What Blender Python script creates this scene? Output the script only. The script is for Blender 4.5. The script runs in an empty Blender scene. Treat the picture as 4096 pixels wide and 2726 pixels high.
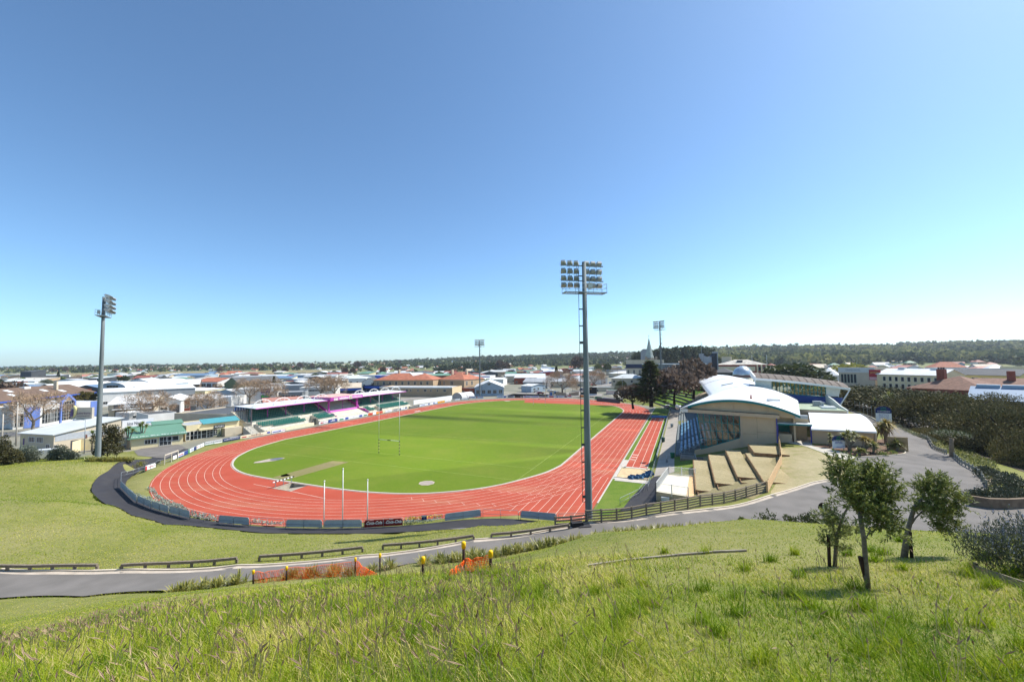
import bpy, bmesh, math, random
import numpy as np
from mathutils import Vector, Matrix, Euler
from mathutils.geometry import delaunay_2d_cdt
random.seed(7); RNG=np.random.default_rng(11)
SC=bpy.context.scene; COL=SC.collection
# ------------------------------------------------------------- camera (solved from the pitch, posts and track)
FPX=404.32; PITCH=0.049543; ROLL=-0.010918; CH=20.0
cp,sp=math.cos(PITCH),math.sin(PITCH); cr,sr=math.cos(ROLL),math.sin(ROLL)
_r=Vector((1,0,0)); _u=Vector((0,-sp,cp)); CF=Vector((0,cp,sp))
CR=cr*_r+sr*_u; CU=-sr*_r+cr*_u; CO=Vector((0,0,CH))
YAW=0.402149; FU=Vector((math.sin(YAW),math.cos(YAW),0)); FV=Vector((math.cos(YAW),-math.sin(YAW),0)); FO=Vector((-27.1515,89.4597,0))
def ray(px,py): return CR*((float(px)-512)/FPX)-CU*((float(py)-340.75)/FPX)+CF
def g(px,py,z=0.0):            # point of the world on height z seen at 1024-wide picture position
    d=ray(px,py); t=(z-CH)/d.z; return CO+t*d
def G(x,y,z=0.0): return g(x/4,y/4,z)
def dd(px,y,z=0.0,py=None):    # point at distance y ahead, on the bearing px
    t=ray(px,360 if py is None else py); y=float(y); t=t*(y/t.y); p=CO+t
    return p if py is not None else Vector((p.x,y,z))
def W(u,v,z=0.0): return FO+FU*float(u)+FV*float(v)+Vector((0,0,float(z)))
def UV(p): q=Vector((p[0],p[1],0))-FO; return q.dot(FU),q.dot(FV)
def pix(p):
    q=Vector(p)-CO; z=q.dot(CF); return 512+FPX*q.dot(CR)/z,340.75-FPX*q.dot(CU)/z
def top(p,py):                 # height above p's foot whose picture row is py
    p=Vector(p); d=ray(pix(p)[0],py); t=p.y/d.y; return CH+t*d.z
# ------------------------------------------------------------- object helpers
WO={}
def tag(o,label=None,cat=None,group=None,kind=None):
    if label: o['label']=label
    if cat: o['category']=cat
    if group: o['group']=group
    if kind: o['kind']=kind
    return o
def thing(name,label,cat,loc=(0,0,0),group=None,rz=0.0):
    o=bpy.data.objects.new(name,None); COL.objects.link(o); o.location=loc; o.rotation_euler=(0,0,rz); o.empty_display_size=.3
    WO[o]=Vector(loc); return tag(o,label,cat,group)
def npmesh(name,v,quads=None,tris=None,mat=None,parent=None,tint=None,smooth=False,org=None):
    me=bpy.data.meshes.new(name); v=np.asarray(v,np.float32)
    if org is not None: v=v-np.asarray(org,np.float32)
    me.vertices.add(len(v)); me.vertices.foreach_set('co',v.ravel())
    loops=[];start=[];tot=[];n=0
    for arr,k in((quads,4),(tris,3)):
        if arr is None or len(arr)==0: continue
        arr=np.asarray(arr,np.int32); loops.append(arr.ravel()); m=len(arr)
        start.append(n+np.arange(m)*k); tot.append(np.full(m,k)); n+=m*k
    L=np.concatenate(loops); me.loops.add(len(L)); me.loops.foreach_set('vertex_index',L)
    S=np.concatenate(start); me.polygons.add(len(S)); me.polygons.foreach_set('loop_start',S.astype(np.int32)); me.polygons.foreach_set('loop_total',np.concatenate(tot).astype(np.int32))
    if smooth: me.polygons.foreach_set('use_smooth',np.ones(len(S),bool))
    if tint is not None:
        a=me.attributes.new('tint','FLOAT','POINT'); a.data.foreach_set('value',np.asarray(tint,np.float32))
    if mat: me.materials.append(mat)
    me.update(calc_edges=True); me.validate()
    o=bpy.data.objects.new(name,me); COL.objects.link(o)
    if parent is not None: o.parent=parent
    return o
class MB:
    def __init__(s): s.v=[]; s.f=[]; s.m=[]; s.cm=0
    def add(s,v,f):
        b=len(s.v); s.v+= [Vector(p) for p in v]; s.f+=[[i+b for i in q] for q in f]; s.m+=[s.cm]*len(f); return s
    def obox(s,o,a,b,h):
        o,a,b,h=map(Vector,(o,a,b,h))
        if a.cross(b).dot(h)<0: a,b=b,a
        p=[o,o+a,o+a+b,o+b,o+h,o+a+h,o+a+b+h,o+b+h]
        return s.add(p,[(3,2,1,0),(4,5,6,7),(0,1,5,4),(1,2,6,5),(2,3,7,6),(3,0,4,7)])
    def box(s,c,sz,rz=0.0):     # c = centre of the base
        c=Vector(c); a=Vector((math.cos(rz),math.sin(rz),0)); b=Vector((-a.y,a.x,0))
        return s.obox(c-a*sz[0]/2-b*sz[1]/2,a*sz[0],b*sz[1],Vector((0,0,sz[2])))
    def beam(s,p,q,w,h,up=(0,0,1)):
        p,q=Vector(p),Vector(q); d=(q-p); 
        if d.length<1e-6: return s
        dn=d.normalized(); up=Vector(up)
        if abs(dn.dot(up))>.98: up=Vector((0,1,0)) if abs(dn.y)<.9 else Vector((1,0,0))
        a=dn.cross(up).normalized()*w; b=a.cross(dn).normalized()*h
        return s.obox(p-a/2-b/2,d,a,b)
    def tube(s,pts,r,n=6,cap=True):
        pts=[Vector(p) for p in pts]; k=len(pts); rs=r if isinstance(r,(list,tuple)) else [r]*k
        b=len(s.v); ref=None
        for i,p in enumerate(pts):
            d=(pts[min(i+1,k-1)]-pts[max(i-1,0)]).normalized()
            if ref is None: ref=Vector((0,0,1)) if abs(d.z)<.9 else Vector((1,0,0))
            a=d.cross(ref).normalized(); c=a.cross(d).normalized(); ref=c
            for j in range(n):
                t=2*math.pi*j/n; s.v.append(p+rs[i]*(math.cos(t)*a+math.sin(t)*c))
        f=[]
        for i in range(k-1):
            for j in range(n): f.append([b+i*n+j,b+i*n+(j+1)%n,b+(i+1)*n+(j+1)%n,b+(i+1)*n+j])
        if cap: f.append([b+j for j in range(n)][::-1]); f.append([b+(k-1)*n+j for j in range(n)])
        s.f+=f; s.m+=[s.cm]*len(f); return s
    def prism(s,pts,vec):
        pts=[Vector(p) for p in pts]; vec=Vector(vec); n=len(pts)
        nrm=Vector((0,0,0))
        for i in range(n): nrm+=pts[i].cross(pts[(i+1)%n])
        if nrm.dot(vec)<0: pts=pts[::-1]
        return s.add(pts+[p+vec for p in pts],[list(range(n))[::-1],list(range(n,2*n))]+[[i,(i+1)%n,n+(i+1)%n,n+i] for i in range(n)])
    def poly(s,pts): return s.add(pts,[list(range(len(pts)))])
    def grid(s,rows,thick=0.0):  # rows of points -> surface, optional thickness downwards
        r=len(rows); c=len(rows[0]); f=[[i*c+j,i*c+j+1,(i+1)*c+j+1,(i+1)*c+j] for i in range(r-1) for j in range(c-1)]
        v=[Vector(p) for row in rows for p in row]
        if not thick: return s.add(v,f)
        n=r*c; v2=v+[p-Vector((0,0,thick)) for p in v]
        f2=f+[[n+k for k in q[::-1]] for q in f]
        ed=[(j,j+1) for j in range(c-1)]+[((r-1)*c+j+1,(r-1)*c+j) for j in range(c-1)]+[((i+1)*c,i*c) for i in range(r-1)]+[(i*c+c-1,(i+1)*c+c-1) for i in range(r-1)]
        f2+=[[b,a,n+a,n+b] for a,b in ed]
        return s.add(v2,f2)
    def lathe(s,c,prof,n=16):
        c=Vector(c); b=len(s.v); k=len(prof)
        for r,z in prof:
            for j in range(n): t=2*math.pi*j/n; s.v.append(c+Vector((r*math.cos(t),r*math.sin(t),z)))
        f=[[b+i*n+j,b+i*n+(j+1)%n,b+(i+1)*n+(j+1)%n,b+(i+1)*n+j] for i in range(k-1) for j in range(n)]
        f.append([b+(k-1)*n+j for j in range(n)]); f.append([b+j for j in range(n)][::-1])
        s.f+=f; s.m+=[s.cm]*len(f); return s
    def build(s,name,mat,parent=None,smooth=False,label=None,cat=None,group=None,kind=None,org=None):
        o=Vector((0,0,0))
        if parent is not None and parent in WO: o=WO[parent]
        elif org is not None: o=Vector(org)
        me=bpy.data.meshes.new(name); me.from_pydata([tuple(p-o) for p in s.v],[],s.f)
        mats=mat if isinstance(mat,(list,tuple)) else [mat]
        for m in mats: me.materials.append(m)
        if len(mats)>1: me.polygons.foreach_set('material_index',s.m)
        if smooth: me.polygons.foreach_set('use_smooth',[True]*len(me.polygons))
        me.update(); ob=bpy.data.objects.new(name,me); COL.objects.link(ob)
        if parent is not None: ob.parent=parent; WO[ob]=o
        elif org is not None: ob.location=o; WO[ob]=o
        return tag(ob,label,cat,group,kind)
def copy_tree(o,parent=None):
    c=o.copy(); COL.objects.link(c); c.parent=parent
    for ch in list(o.children): copy_tree(ch,c)
    return c
USED=set()
def inst(proto,loc,rz=0.0,sc=1.0,label=None,group=None,name=None):
    if proto not in USED: USED.add(proto); o=proto
    else: o=copy_tree(proto)
    o.location=loc; o.rotation_euler=(0,0,rz); o.scale=(sc,sc,sc) if not isinstance(sc,(tuple,list)) else sc
    if label: o['label']=label
    if group: o['group']=group
    return o
# ------------------------------------------------------------- materials
def srgb(h):
    h=h.lstrip('#'); c=[int(h[i:i+2],16)/255 for i in(0,2,4)]
    return tuple(((x+.055)/1.055)**2.4 if x>.04045 else x/12.92 for x in c)
MC={}
def M(name,col,rough=.75,var=.12,scale=2.0,metal=0.0,bump=0.0,col2=None,spec=.3,detail=4,stretch=None):
    if name in MC: return MC[name]
    if isinstance(col,str): col=srgb(col)
    m=bpy.data.materials.new(name); m.use_nodes=True; nt=m.node_tree; b=nt.nodes['Principled BSDF']
    b.inputs['Roughness'].default_value=rough; b.inputs['Metallic'].default_value=metal; b.inputs['Specular IOR Level'].default_value=spec
    if var or col2 or bump:
        tc=nt.nodes.new('ShaderNodeTexCoord'); no=nt.nodes.new('ShaderNodeTexNoise'); no.inputs['Scale'].default_value=scale; no.inputs['Detail'].default_value=detail
        if stretch:
            mp=nt.nodes.new('ShaderNodeMapping'); mp.inputs['Scale'].default_value=stretch; nt.links.new(tc.outputs['Object'],mp.inputs['Vector']); nt.links.new(mp.outputs['Vector'],no.inputs['Vector'])
        else: nt.links.new(tc.outputs['Object'],no.inputs['Vector'])
        rp=nt.nodes.new('ShaderNodeValToRGB'); rp.color_ramp.elements[0].position=.32; rp.color_ramp.elements[1].position=.68
        if col2 is None: a=[c*(1-var) for c in col]; d=[min(1,c*(1+var)) for c in col]
        else: a=col; d=srgb(col2) if isinstance(col2,str) else col2
        rp.color_ramp.elements[0].color=(*a,1); rp.color_ramp.elements[1].color=(*d,1)
        nt.links.new(no.outputs['Fac'],rp.inputs['Fac']); nt.links.new(rp.outputs['Color'],b.inputs['Base Color'])
        if bump:
            bp=nt.nodes.new('ShaderNodeBump'); bp.inputs['Strength'].default_value=bump; bp.inputs['Distance'].default_value=.05
            nt.links.new(no.outputs['Fac'],bp.inputs['Height']); nt.links.new(bp.outputs['Normal'],b.inputs['Normal'])
    else: b.inputs['Base Color'].default_value=(*col,1)
    MC[name]=m; return m
def leafmat(name,c1,c2,trans=.25,rough=.55,spec=.3,scale=.35):
    if name in MC: return MC[name]
    c1=srgb(c1) if isinstance(c1,str) else c1; c2=srgb(c2) if isinstance(c2,str) else c2
    m=bpy.data.materials.new(name); m.use_nodes=True; nt=m.node_tree; b=nt.nodes['Principled BSDF']; out=nt.nodes['Material Output']
    at=nt.nodes.new('ShaderNodeAttribute'); at.attribute_name='tint'
    oi=nt.nodes.new('ShaderNodeObjectInfo')
    ad=nt.nodes.new('ShaderNodeMath'); ad.operation='MULTIPLY_ADD'; ad.inputs[1].default_value=.35; nt.links.new(oi.outputs['Random'],ad.inputs[0]); nt.links.new(at.outputs['Fac'],ad.inputs[2])
    sb=nt.nodes.new('ShaderNodeMath'); sb.operation='SUBTRACT'; sb.inputs[1].default_value=.17; sb.use_clamp=True; nt.links.new(ad.outputs[0],sb.inputs[0])
    mx=nt.nodes.new('ShaderNodeMix'); mx.data_type='RGBA'; mx.inputs['A'].default_value=(*c1,1); mx.inputs['B'].default_value=(*c2,1)
    nt.links.new(sb.outputs[0],mx.inputs['Factor']); nt.links.new(mx.outputs['Result'],b.inputs['Base Color'])
    b.inputs['Roughness'].default_value=rough; b.inputs['Specular IOR Level'].default_value=spec
    tr=nt.nodes.new('ShaderNodeBsdfTranslucent'); nt.links.new(mx.outputs['Result'],tr.inputs['Color'])
    ms=nt.nodes.new('ShaderNodeMixShader'); ms.inputs[0].default_value=trans
    nt.links.new(b.outputs[0],ms.inputs[1]); nt.links.new(tr.outputs[0],ms.inputs[2]); nt.links.new(ms.outputs[0],out.inputs['Surface'])
    MC[name]=m; return m
def grassmat(name,green,olive,straw,sc=1.0,strawamt=.5,bump=.4,stripes=None,rough=.9):
    m=bpy.data.materials.new(name); m.use_nodes=True; nt=m.node_tree; b=nt.nodes['Principled BSDF']; b.inputs['Roughness'].default_value=rough; b.inputs['Specular IOR Level'].default_value=.1
    N=nt.nodes.new; Lk=nt.links.new; tc=N('ShaderNodeTexCoord')
    def noise(s,d=5,r=.6):
        n=N('ShaderNodeTexNoise'); n.inputs['Scale'].default_value=s; n.inputs['Detail'].default_value=d; n.inputs['Roughness'].default_value=r; Lk(tc.outputs['Object'],n.inputs['Vector']); return n
    def ramp(n,a,bb,ca,cb):
        r=N('ShaderNodeValToRGB'); r.color_ramp.elements[0].position=a; r.color_ramp.elements[1].position=bb; r.color_ramp.elements[0].color=(*ca,1); r.color_ramp.elements[1].color=(*cb,1); Lk(n.outputs['Fac'],r.inputs['Fac']); return r
    big=noise(.09*sc,6); mid=noise(.9*sc,6,.7); fine=noise(9*sc,4,.75); 
    r1=ramp(mid,.35,.65,green,olive)
    r2=ramp(big,.5-.2*strawamt,.95-.25*strawamt,(0,0,0),(1,1,1)); r3=ramp(fine,.3,.7,(.25,.25,.25),(1.0,1.0,1.0))
    mu=N('ShaderNodeMath'); mu.operation='MULTIPLY'; Lk(r2.outputs['Color'],mu.inputs[0]); Lk(r3.outputs['Color'],mu.inputs[1])
    mx=N('ShaderNodeMix'); mx.data_type='RGBA'; Lk(mu.outputs[0],mx.inputs['Factor']); Lk(r1.outputs['Color'],mx.inputs['A']); mx.inputs['B'].default_value=(*straw,1)
    last=mx
    f2=noise(22*sc,3,.8); r4=ramp(f2,.3,.7,(.62,.62,.62),(1.25,1.25,1.25)); m2=N('ShaderNodeMix'); m2.data_type='RGBA'; m2.blend_type='MULTIPLY'; m2.inputs['Factor'].default_value=1; Lk(last.outputs['Result'],m2.inputs['A']); Lk(r4.outputs['Color'],m2.inputs['B']); last=m2
    if stripes:
        mp=N('ShaderNodeMapping'); mp.inputs['Rotation'].default_value=(0,0,stripes[0]); mp.inputs['Scale'].default_value=(1/stripes[1],)*3; Lk(tc.outputs['Object'],mp.inputs['Vector'])
        wv=N('ShaderNodeTexWave'); wv.inputs['Scale'].default_value=.314; wv.inputs['Distortion'].default_value=1.2; wv.inputs['Detail'].default_value=2; wv.inputs['Detail Scale'].default_value=.6; Lk(mp.outputs['Vector'],wv.inputs['Vector'])
        r5=ramp(wv,.3,.7,(1-stripes[2],)*3,(1+stripes[2],)*3); m3=N('ShaderNodeMix'); m3.data_type='RGBA'; m3.blend_type='MULTIPLY'; m3.inputs['Factor'].default_value=1; Lk(last.outputs['Result'],m3.inputs['A']); Lk(r5.outputs['Color'],m3.inputs['B']); last=m3
    Lk(last.outputs['Result'],b.inputs['Base Color'])
    if bump:
        bp=N('ShaderNodeBump'); bp.inputs['Strength'].default_value=bump; bp.inputs['Distance'].default_value=.06; Lk(fine.outputs['Fac'],bp.inputs['Height']); Lk(bp.outputs['Normal'],b.inputs['Normal'])
    return m
def glassmat(name,col,rough=.08,spec=.6):
    return M(name,col,rough,0,spec=spec)
def seethrough(name,tint,amt):
    if name in MC: return MC[name]
    m=bpy.data.materials.new(name); m.use_nodes=True; nt=m.node_tree; out=nt.nodes['Material Output']; nt.nodes.remove(nt.nodes['Principled BSDF'])
    t=nt.nodes.new('ShaderNodeBsdfTransparent'); t.inputs['Color'].default_value=(*tint,1); gl=nt.nodes.new('ShaderNodeBsdfGlossy'); gl.inputs['Roughness'].default_value=.05
    ms=nt.nodes.new('ShaderNodeMixShader'); ms.inputs[0].default_value=amt; nt.links.new(t.outputs[0],ms.inputs[1]); nt.links.new(gl.outputs[0],ms.inputs[2]); nt.links.new(ms.outputs[0],out.inputs['Surface']); MC[name]=m; return m
WHITE=M('white_paint','#e6e6e2',.55,.05); STEEL=M('galvanised_steel','#8f979b',.5,.12,3,.3); TIMBER=M('weathered_timber','#7d7263',.9,.3,6,bump=.3,stretch=(1,1,6))
BLACK=M('black_paint','#1b1c1e',.6,.1); CONC=M('pale_concrete','#b3aea2',.9,.12,1.2,bump=.1); GLASS=glassmat('window_glass','#26343c'); ASPH=M('grey_asphalt','#77726d',.92,.14,.5,col2='#68645f',bump=.15)
def text(s,size,origin,ex,up,mat,name='lettering',parent=None,align='CENTER',shear=0.0,ext=.01,wid=None,bold=0.0,kind=None):
    cu=bpy.data.curves.new(name,'FONT'); cu.body=s; cu.size=size; cu.align_x=align; cu.align_y='CENTER'; cu.extrude=ext; cu.shear=shear; cu.offset=bold; cu.resolution_u=2
    t=bpy.data.objects.new(name,cu); COL.objects.link(t)
    bpy.context.view_layer.update()
    me=bpy.data.meshes.new_from_object(t.evaluated_get(bpy.context.evaluated_depsgraph_get())); bpy.data.objects.remove(t); bpy.data.curves.remove(cu)
    ex=Vector(ex).normalized(); up=Vector(up).normalized(); nz=ex.cross(up)
    xs=[v.co.x for v in me.vertices]; k=1.0
    if wid and xs: k=wid/max(1e-4,max(xs)-min(xs))
    org=Vector(origin); base=WO.get(parent,Vector((0,0,0)))
    for v in me.vertices: c=v.co.copy(); v.co=org-base+ex*c.x*k+up*c.y+nz*c.z
    me.name=name; me.materials.clear(); me.materials.append(mat)
    o=bpy.data.objects.new(name,me); COL.objects.link(o)
    if parent is not None: o.parent=parent; WO[o]=base
    return o
# ============================================================= TERRAIN
KERB=[(0,570,3.4),(60,571,3.4),(130,570,3.4),(237,565.5,3.45),(361,556,3.5),(474,539.5,3.7),(556,529,3.9),(640,518.5,4.15),(717,508.5,4.35),(767,497,4.4),(812,483,4.45),(843,478.3,4.5)]
DR_L=[(856,457.5,4.55),(881,456,4.6),(902,454.3,4.6),(906,452.2,4.6),(904,448.5,4.6),(886,436,4.7),(872,424,4.8),(862,416.5,4.9),(850,411.5,5),(838,408.5,5.1)]
DR_R=[(836,405.2,5.1),(850,408.8,5.05),(868,416.2,4.9),(899,427,4.7),(929,439.4,4.6),(952,454.6,4.5),(977,471.9,4.5),(986,485.5,4.5)]
kerb=[g(*p) for p in KERB]; drl=[g(*p) for p in DR_L]; drr=[g(*p) for p in DR_R]
TP=[(0,0,18.35),(-4,-3,18.9),(5,-3,18.6),(0,-12,19.5),(-30,-12,17),(30,-12,18.5),(0,-40,23),(-60,-40,14),(60,-40,17),
 (0,4,16.97),(0,10,14.5),(0,16,12.02),(0,22,9.3),(0,29,6.3),(0.,35.0,3.95),
 (-4.2,5,16.35),(-8.2,10,13.95),(-16.4,20,8.95),(-22.5,27,5.3),(-24.8,29.6,3.75),
 (-6.2,5,16.2),(-15,12,11.75),(-25.4,20,7.55),(-38,29.2,3.45),(-12,5.,15.2),(-33,13,9.6),(-50,22,5.2),(-62,29,3.4),
 (-7,18,10.7),(-7.5,24,7.6),(-9,31,4.6),(-13,31.5,4.1),
 (2.8,5,16.6),(5.6,10,14.75),(9,16,13.0),(12.4,22,11.5),(15.2,27,9.2),(19,33,5.6),(21,37.5,4.4),
 (7.2,8.1,15.45),(9.1,8,15.5),(15,13,13.95),(19.5,17,12.55),(24,22,10.6),(30,27,8.1),(38,33,5.2),(44,36,4.5),(20,12,14.3),(30,16,12.8),(45,24,9),(6,30,7.6),(8,36.5,4.3)]
TP+=[tuple(p) for p in kerb]+[tuple(p) for p in drl]+[tuple(p) for p in drr]
def nrm2(a,b): d=(b-a); return Vector((-d.y,d.x,0)).normalized()
def offs(pl,w):
    out=[]
    for i,p in enumerate(pl):
        n=nrm2(pl[max(0,i-1)],pl[min(len(pl)-1,i+1)]); out.append(p+n*w)
    return out
road_in=offs(kerb[:9],-3.7)
TP+=[(p.x,p.y,p.z) for p in road_in]
# left bank, crest, flat behind it; asphalt area; ground right of drive; stadium rim
for q in [(0,500,3.3),(0,468,3.0),(50,467,2.9),(96,463,2.3),(130,461.5,1.7),(150,468,1.0),(60,500,3.1),(120,520,2.4),(180,545,3.0),(40,540,3.4),(300,548,2.3),(400,537,2.0),(480,525,2.2),(540,520,2.6)]: TP.append(tuple(g(*q)))
TP+=[(-81.5,80.5,1.7),(-78,85,.6),(-100,88,.5),(-125,75,2.4),(-140,70,2),(-125,95,0),(-95,96,0),(-60,92,0)]
TP+=[tuple(g(*q)) for q in [(556,526.5,4.0),(587,523,4.2),(601,521.8,4.25),(640,514.4,4.35),(675,511,4.4),(705,505.5,4.4),(767,492,4.4)]]
TP+=[(22,37,4.4),(35,35.5,4.5),(48,36,4.5),(40,44,4.5),(50,50,4.5),(62,50,4.4),(58,40,4.5),(70,46,4),(80,60,2.6),(78,52,2.6),(75,72,3.4),(88,70,1.2),(95,80,.6),(100,95,.8),(108,112,1.2),(115,135,3),(100,60,.2),(120,60,0),(120,100,0),(130,140,1),(110,150,4.5),(135,180,5),(150,150,2),(90,40,2),(120,30,1)]
for u,v,z in [(-20,54,1.2),(-24,52,2.6),(-12,54.6,.6),(-13,59,1.4),(-3,55,.5),(-3,61,1.6),(-14,62,2.6),(-17,66,4.2),(0,62,1.7),(0,66,2.6),(0,70,4.0),(0,74.5,4.6),(8,75.5,4.7),(10,62,1.4),(14,62,1.4),(14,75,4.7),(30,75,4.8),(30,90,4.8),(60,60,2),(60,72,4.5),(60,95,5),(15,57,.6),(40,57,.6),(80,57,.6),(100,60,.7),(100,70,4),(120,60,.8),(120,70,5),(100,95,6),(140,60,4.5),(130,80,6.5),(170,70,6.5),(170,45,5),(170,25,1.5),(150,20,.5),(160,100,6.5),(145,40,3.2),(-22,56,3.4)]: TP.append(tuple(W(u,v,z)))
RIM=[(-41.3,0),(-41.0,-8),(-40,-17),(-37,-28),(-31,-36),(-22,-44),(-10,-50),(5,-52),(80,-52),(110,-56),(130,-45),(138,-20),(140,5),(134,25),(126,38),(112,48),(104,54.3),(60,54.3),(0,54.3),(-12,53),(-19.5,50.5),(-25,46),(-28,38),(-33,28),(-38,14)]
rim=[W(u,v) for u,v in RIM]
for i in range(len(rim)):
    a,b=rim[i],rim[(i+1)%len(rim)]
    for t in np.linspace(0,1,max(2,int((b-a).length/6)))[:-1]: p=a.lerp(b,float(t)); TP.append((p.x,p.y,0.0))
for x in range(-170,200,20):
    for y in(200,): TP.append((x,y,0.0 if x<80 else 4))
for y in range(-60,200,20): TP.append((-180,y,0.0 if y>60 else 3)); TP.append((200,y,0.0))
TPA=np.array([p for p in TP]); 
_k=np.sqrt(((TPA[:,None,:2]-TPA[None,:,:2])**2).sum(-1)); _A=np.zeros((len(TPA)+1,)*2); _A[:-1,:-1]=_k+np.eye(len(TPA))*-.35; _A[-1,:-1]=1; _A[:-1,-1]=1
TW=np.linalg.solve(_A,np.append(TPA[:,2],0))
def inpoly(x,y,poly):
    x=np.asarray(x,float); y=np.asarray(y,float); c=np.zeros(x.shape,bool); n=len(poly)
    for i in range(n):
        x1,y1=poly[i][0],poly[i][1]; x2,y2=poly[(i+1)%n][0],poly[(i+1)%n][1]
        if y1==y2: continue
        c^=((y1>y)!=(y2>y))&(x<(x2-x1)*(y-y1)/(y2-y1)+x1)
    return c
RIDX=[0,330,440,480,560,620,700,800,900,1024,1300]; RIDH=[-.9,-.3,1.6,3.4,4.6,5.4,7.5,8.5,10,10.5,11]
def far_h(x,y):
    yy=np.maximum(y,1.0); px=512+404*x/yy; e=np.interp(px,RIDX,RIDH); y0=np.interp(px,[0,480,640,800,1024],[1120,1050,900,700,560]); y1=np.interp(px,[0,480,640,800,1024],[3000,2700,2400,2100,1900])
    t=np.clip((y-y0)/(y1-y0),0,1); t=t*t*(3-2*t); t=.5*t+.5*np.clip((y-y0)/(y1-y0),0,1)
    h=np.maximum(0,(20+e/404*y1))*t
    wob=1+.10*np.sin(x*.006+1)*np.sin(y*.004)+.06*np.sin(x*.017+y*.009)
    # slow rise of the town to the right, 5 m up beyond the banks
    up=5*np.clip((px-560)/140,0,1)*np.clip((y-150)/120,0,1)*np.clip((900-px)/200,0.15,1)
    return h*wob+up
def H(x,y):
    sh=np.shape(x); x=np.asarray(x,float).ravel(); y=np.asarray(y,float).ravel(); out=np.zeros(len(x))
    near=(x>-178)&(x<198)&(y>-60)&(y<198); fa=far_h(x,y)
    idx=np.where(near)[0]
    for k in range(0,len(idx),20000):
        j=idx[k:k+20000]; d=np.sqrt((x[j,None]-TPA[None,:,0])**2+(y[j,None]-TPA[None,:,1])**2); out[j]=d@TW[:-1]+TW[-1]
    edge=np.clip(np.minimum(np.minimum(x+178,198-x)/30,(198-y)/40),0,1)*near
    out=out*edge+fa*(1-edge)
    out[(y<-60)]=21
    out[inpoly(x,y,rim)]=0
    return out.reshape(sh)
def hz(x,y): return float(H(np.array([x]),np.array([y]))[0])
def on(p,dz=0.0): return Vector((p[0],p[1],hz(p[0],p[1])+dz))
def T(px,py,dz=0.0):           # first ground point along the sight line (1024-wide position)
    d=ray(px,py); d=d/d.y; ys=np.concatenate([np.linspace(1.5,60,900),np.linspace(60.2,400,1200)])
    z=CH+ys*d.z-H(ys*d.x,ys); k=np.argmax(z<0)
    if not (z<0).any(): return g(px,py,0)
    a=max(k-1,0); t=z[a]/(z[a]-z[k]) if k>a else 0; y=ys[a]+(ys[k]-ys[a])*t
    return Vector((y*d.x,y,CH+y*d.z+dz))
def catmull(pts,n=6,closed=False):
    P=[Vector(p) for p in pts]; out=[]; m=len(P)
    for i in range(m if closed else m-1):
        p0,p1,p2,p3=(P[(i-1)%m],P[i],P[(i+1)%m],P[(i+2)%m]) if closed else (P[max(i-1,0)],P[i],P[i+1],P[min(i+2,m-1)])
        for k in range(n):
            t=k/n; out.append(.5*((2*p1)+(p2-p0)*t+(2*p0-5*p1+4*p2-p3)*t*t+(3*p1-p0-3*p2+p3)*t**3))
    if not closed: out.append(P[-1])
    return out
def sheet(name,poly,mat,dz=.02,step=1.5,holes=(),flat=None,kind='structure',dens=True):
    poly=[Vector((p[0],p[1])) for p in poly]; vs=[];ed=[]
    def ring(pl):
        b=len(vs); dn=[]
        for i in range(len(pl)):
            a,c=pl[i],pl[(i+1)%len(pl)]; k=max(1,int((c-a).length/step)) if dens else 1
            for j in range(k): dn.append(a.lerp(c,j/k))
        vs.extend(dn); n=len(dn); ed.extend([(b+i,b+(i+1)%n) for i in range(n)])
    ring(poly)
    hs=[[Vector((p[0],p[1])) for p in h] for h in holes]
    for h in hs: ring(h)
    if flat is None:
        xs=[p.x for p in poly]; ys=[p.y for p in poly]
        X,Y=np.meshgrid(np.arange(min(xs)+step/2,max(xs),step),np.arange(min(ys)+step/2,max(ys),step)); X=X.ravel();Y=Y.ravel()
        k=inpoly(X,Y,poly); vs.extend([Vector((a,b)) for a,b in zip(X[k]+RNG.uniform(-.1,.1,k.sum())*step,Y[k]+RNG.uniform(-.1,.1,k.sum())*step)])
    v,e,f,_,_,_=delaunay_2d_cdt(vs,ed,[],0,1e-4,True)
    vx=np.array([p[0] for p in v]);vy=np.array([p[1] for p in v]); f=np.array(f)
    cx=vx[f].mean(1);cy=vy[f].mean(1); ok=inpoly(cx,cy,poly)
    for h in hs: ok&=~inpoly(cx,cy,h)
    z=(H(vx,vy)+dz) if flat is None else np.full(len(vx),flat)
    f=f[ok]; ar=(vx[f[:,1]]-vx[f[:,0]])*(vy[f[:,2]]-vy[f[:,0]])-(vx[f[:,2]]-vx[f[:,0]])*(vy[f[:,1]]-vy[f[:,0]]); f[ar<0]=f[ar<0][:,::-1]
    o=npmesh(name,np.stack([vx,vy,z],-1),tris=f,mat=mat); tag(o,kind=kind); return o
def strip(name,pl,w0,w1,mat,dz,flat=None,kind='structure',label=None,cat=None):  # ribbon along a polyline, offsets w0..w1 (left positive)
    a=offs(pl,w0); b=offs(pl,w1); mb=MB(); P=[]
    for p,q in zip(a,b):
        z1=hz(p.x,p.y)+dz if flat is None else flat; z2=hz(q.x,q.y)+dz if flat is None else flat
        P.append([Vector((p.x,p.y,z1)),Vector((q.x,q.y,z2))])
    mb.grid([[r[1],r[0]] for r in P]); return mb.build(name,mat,kind=kind)
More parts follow.
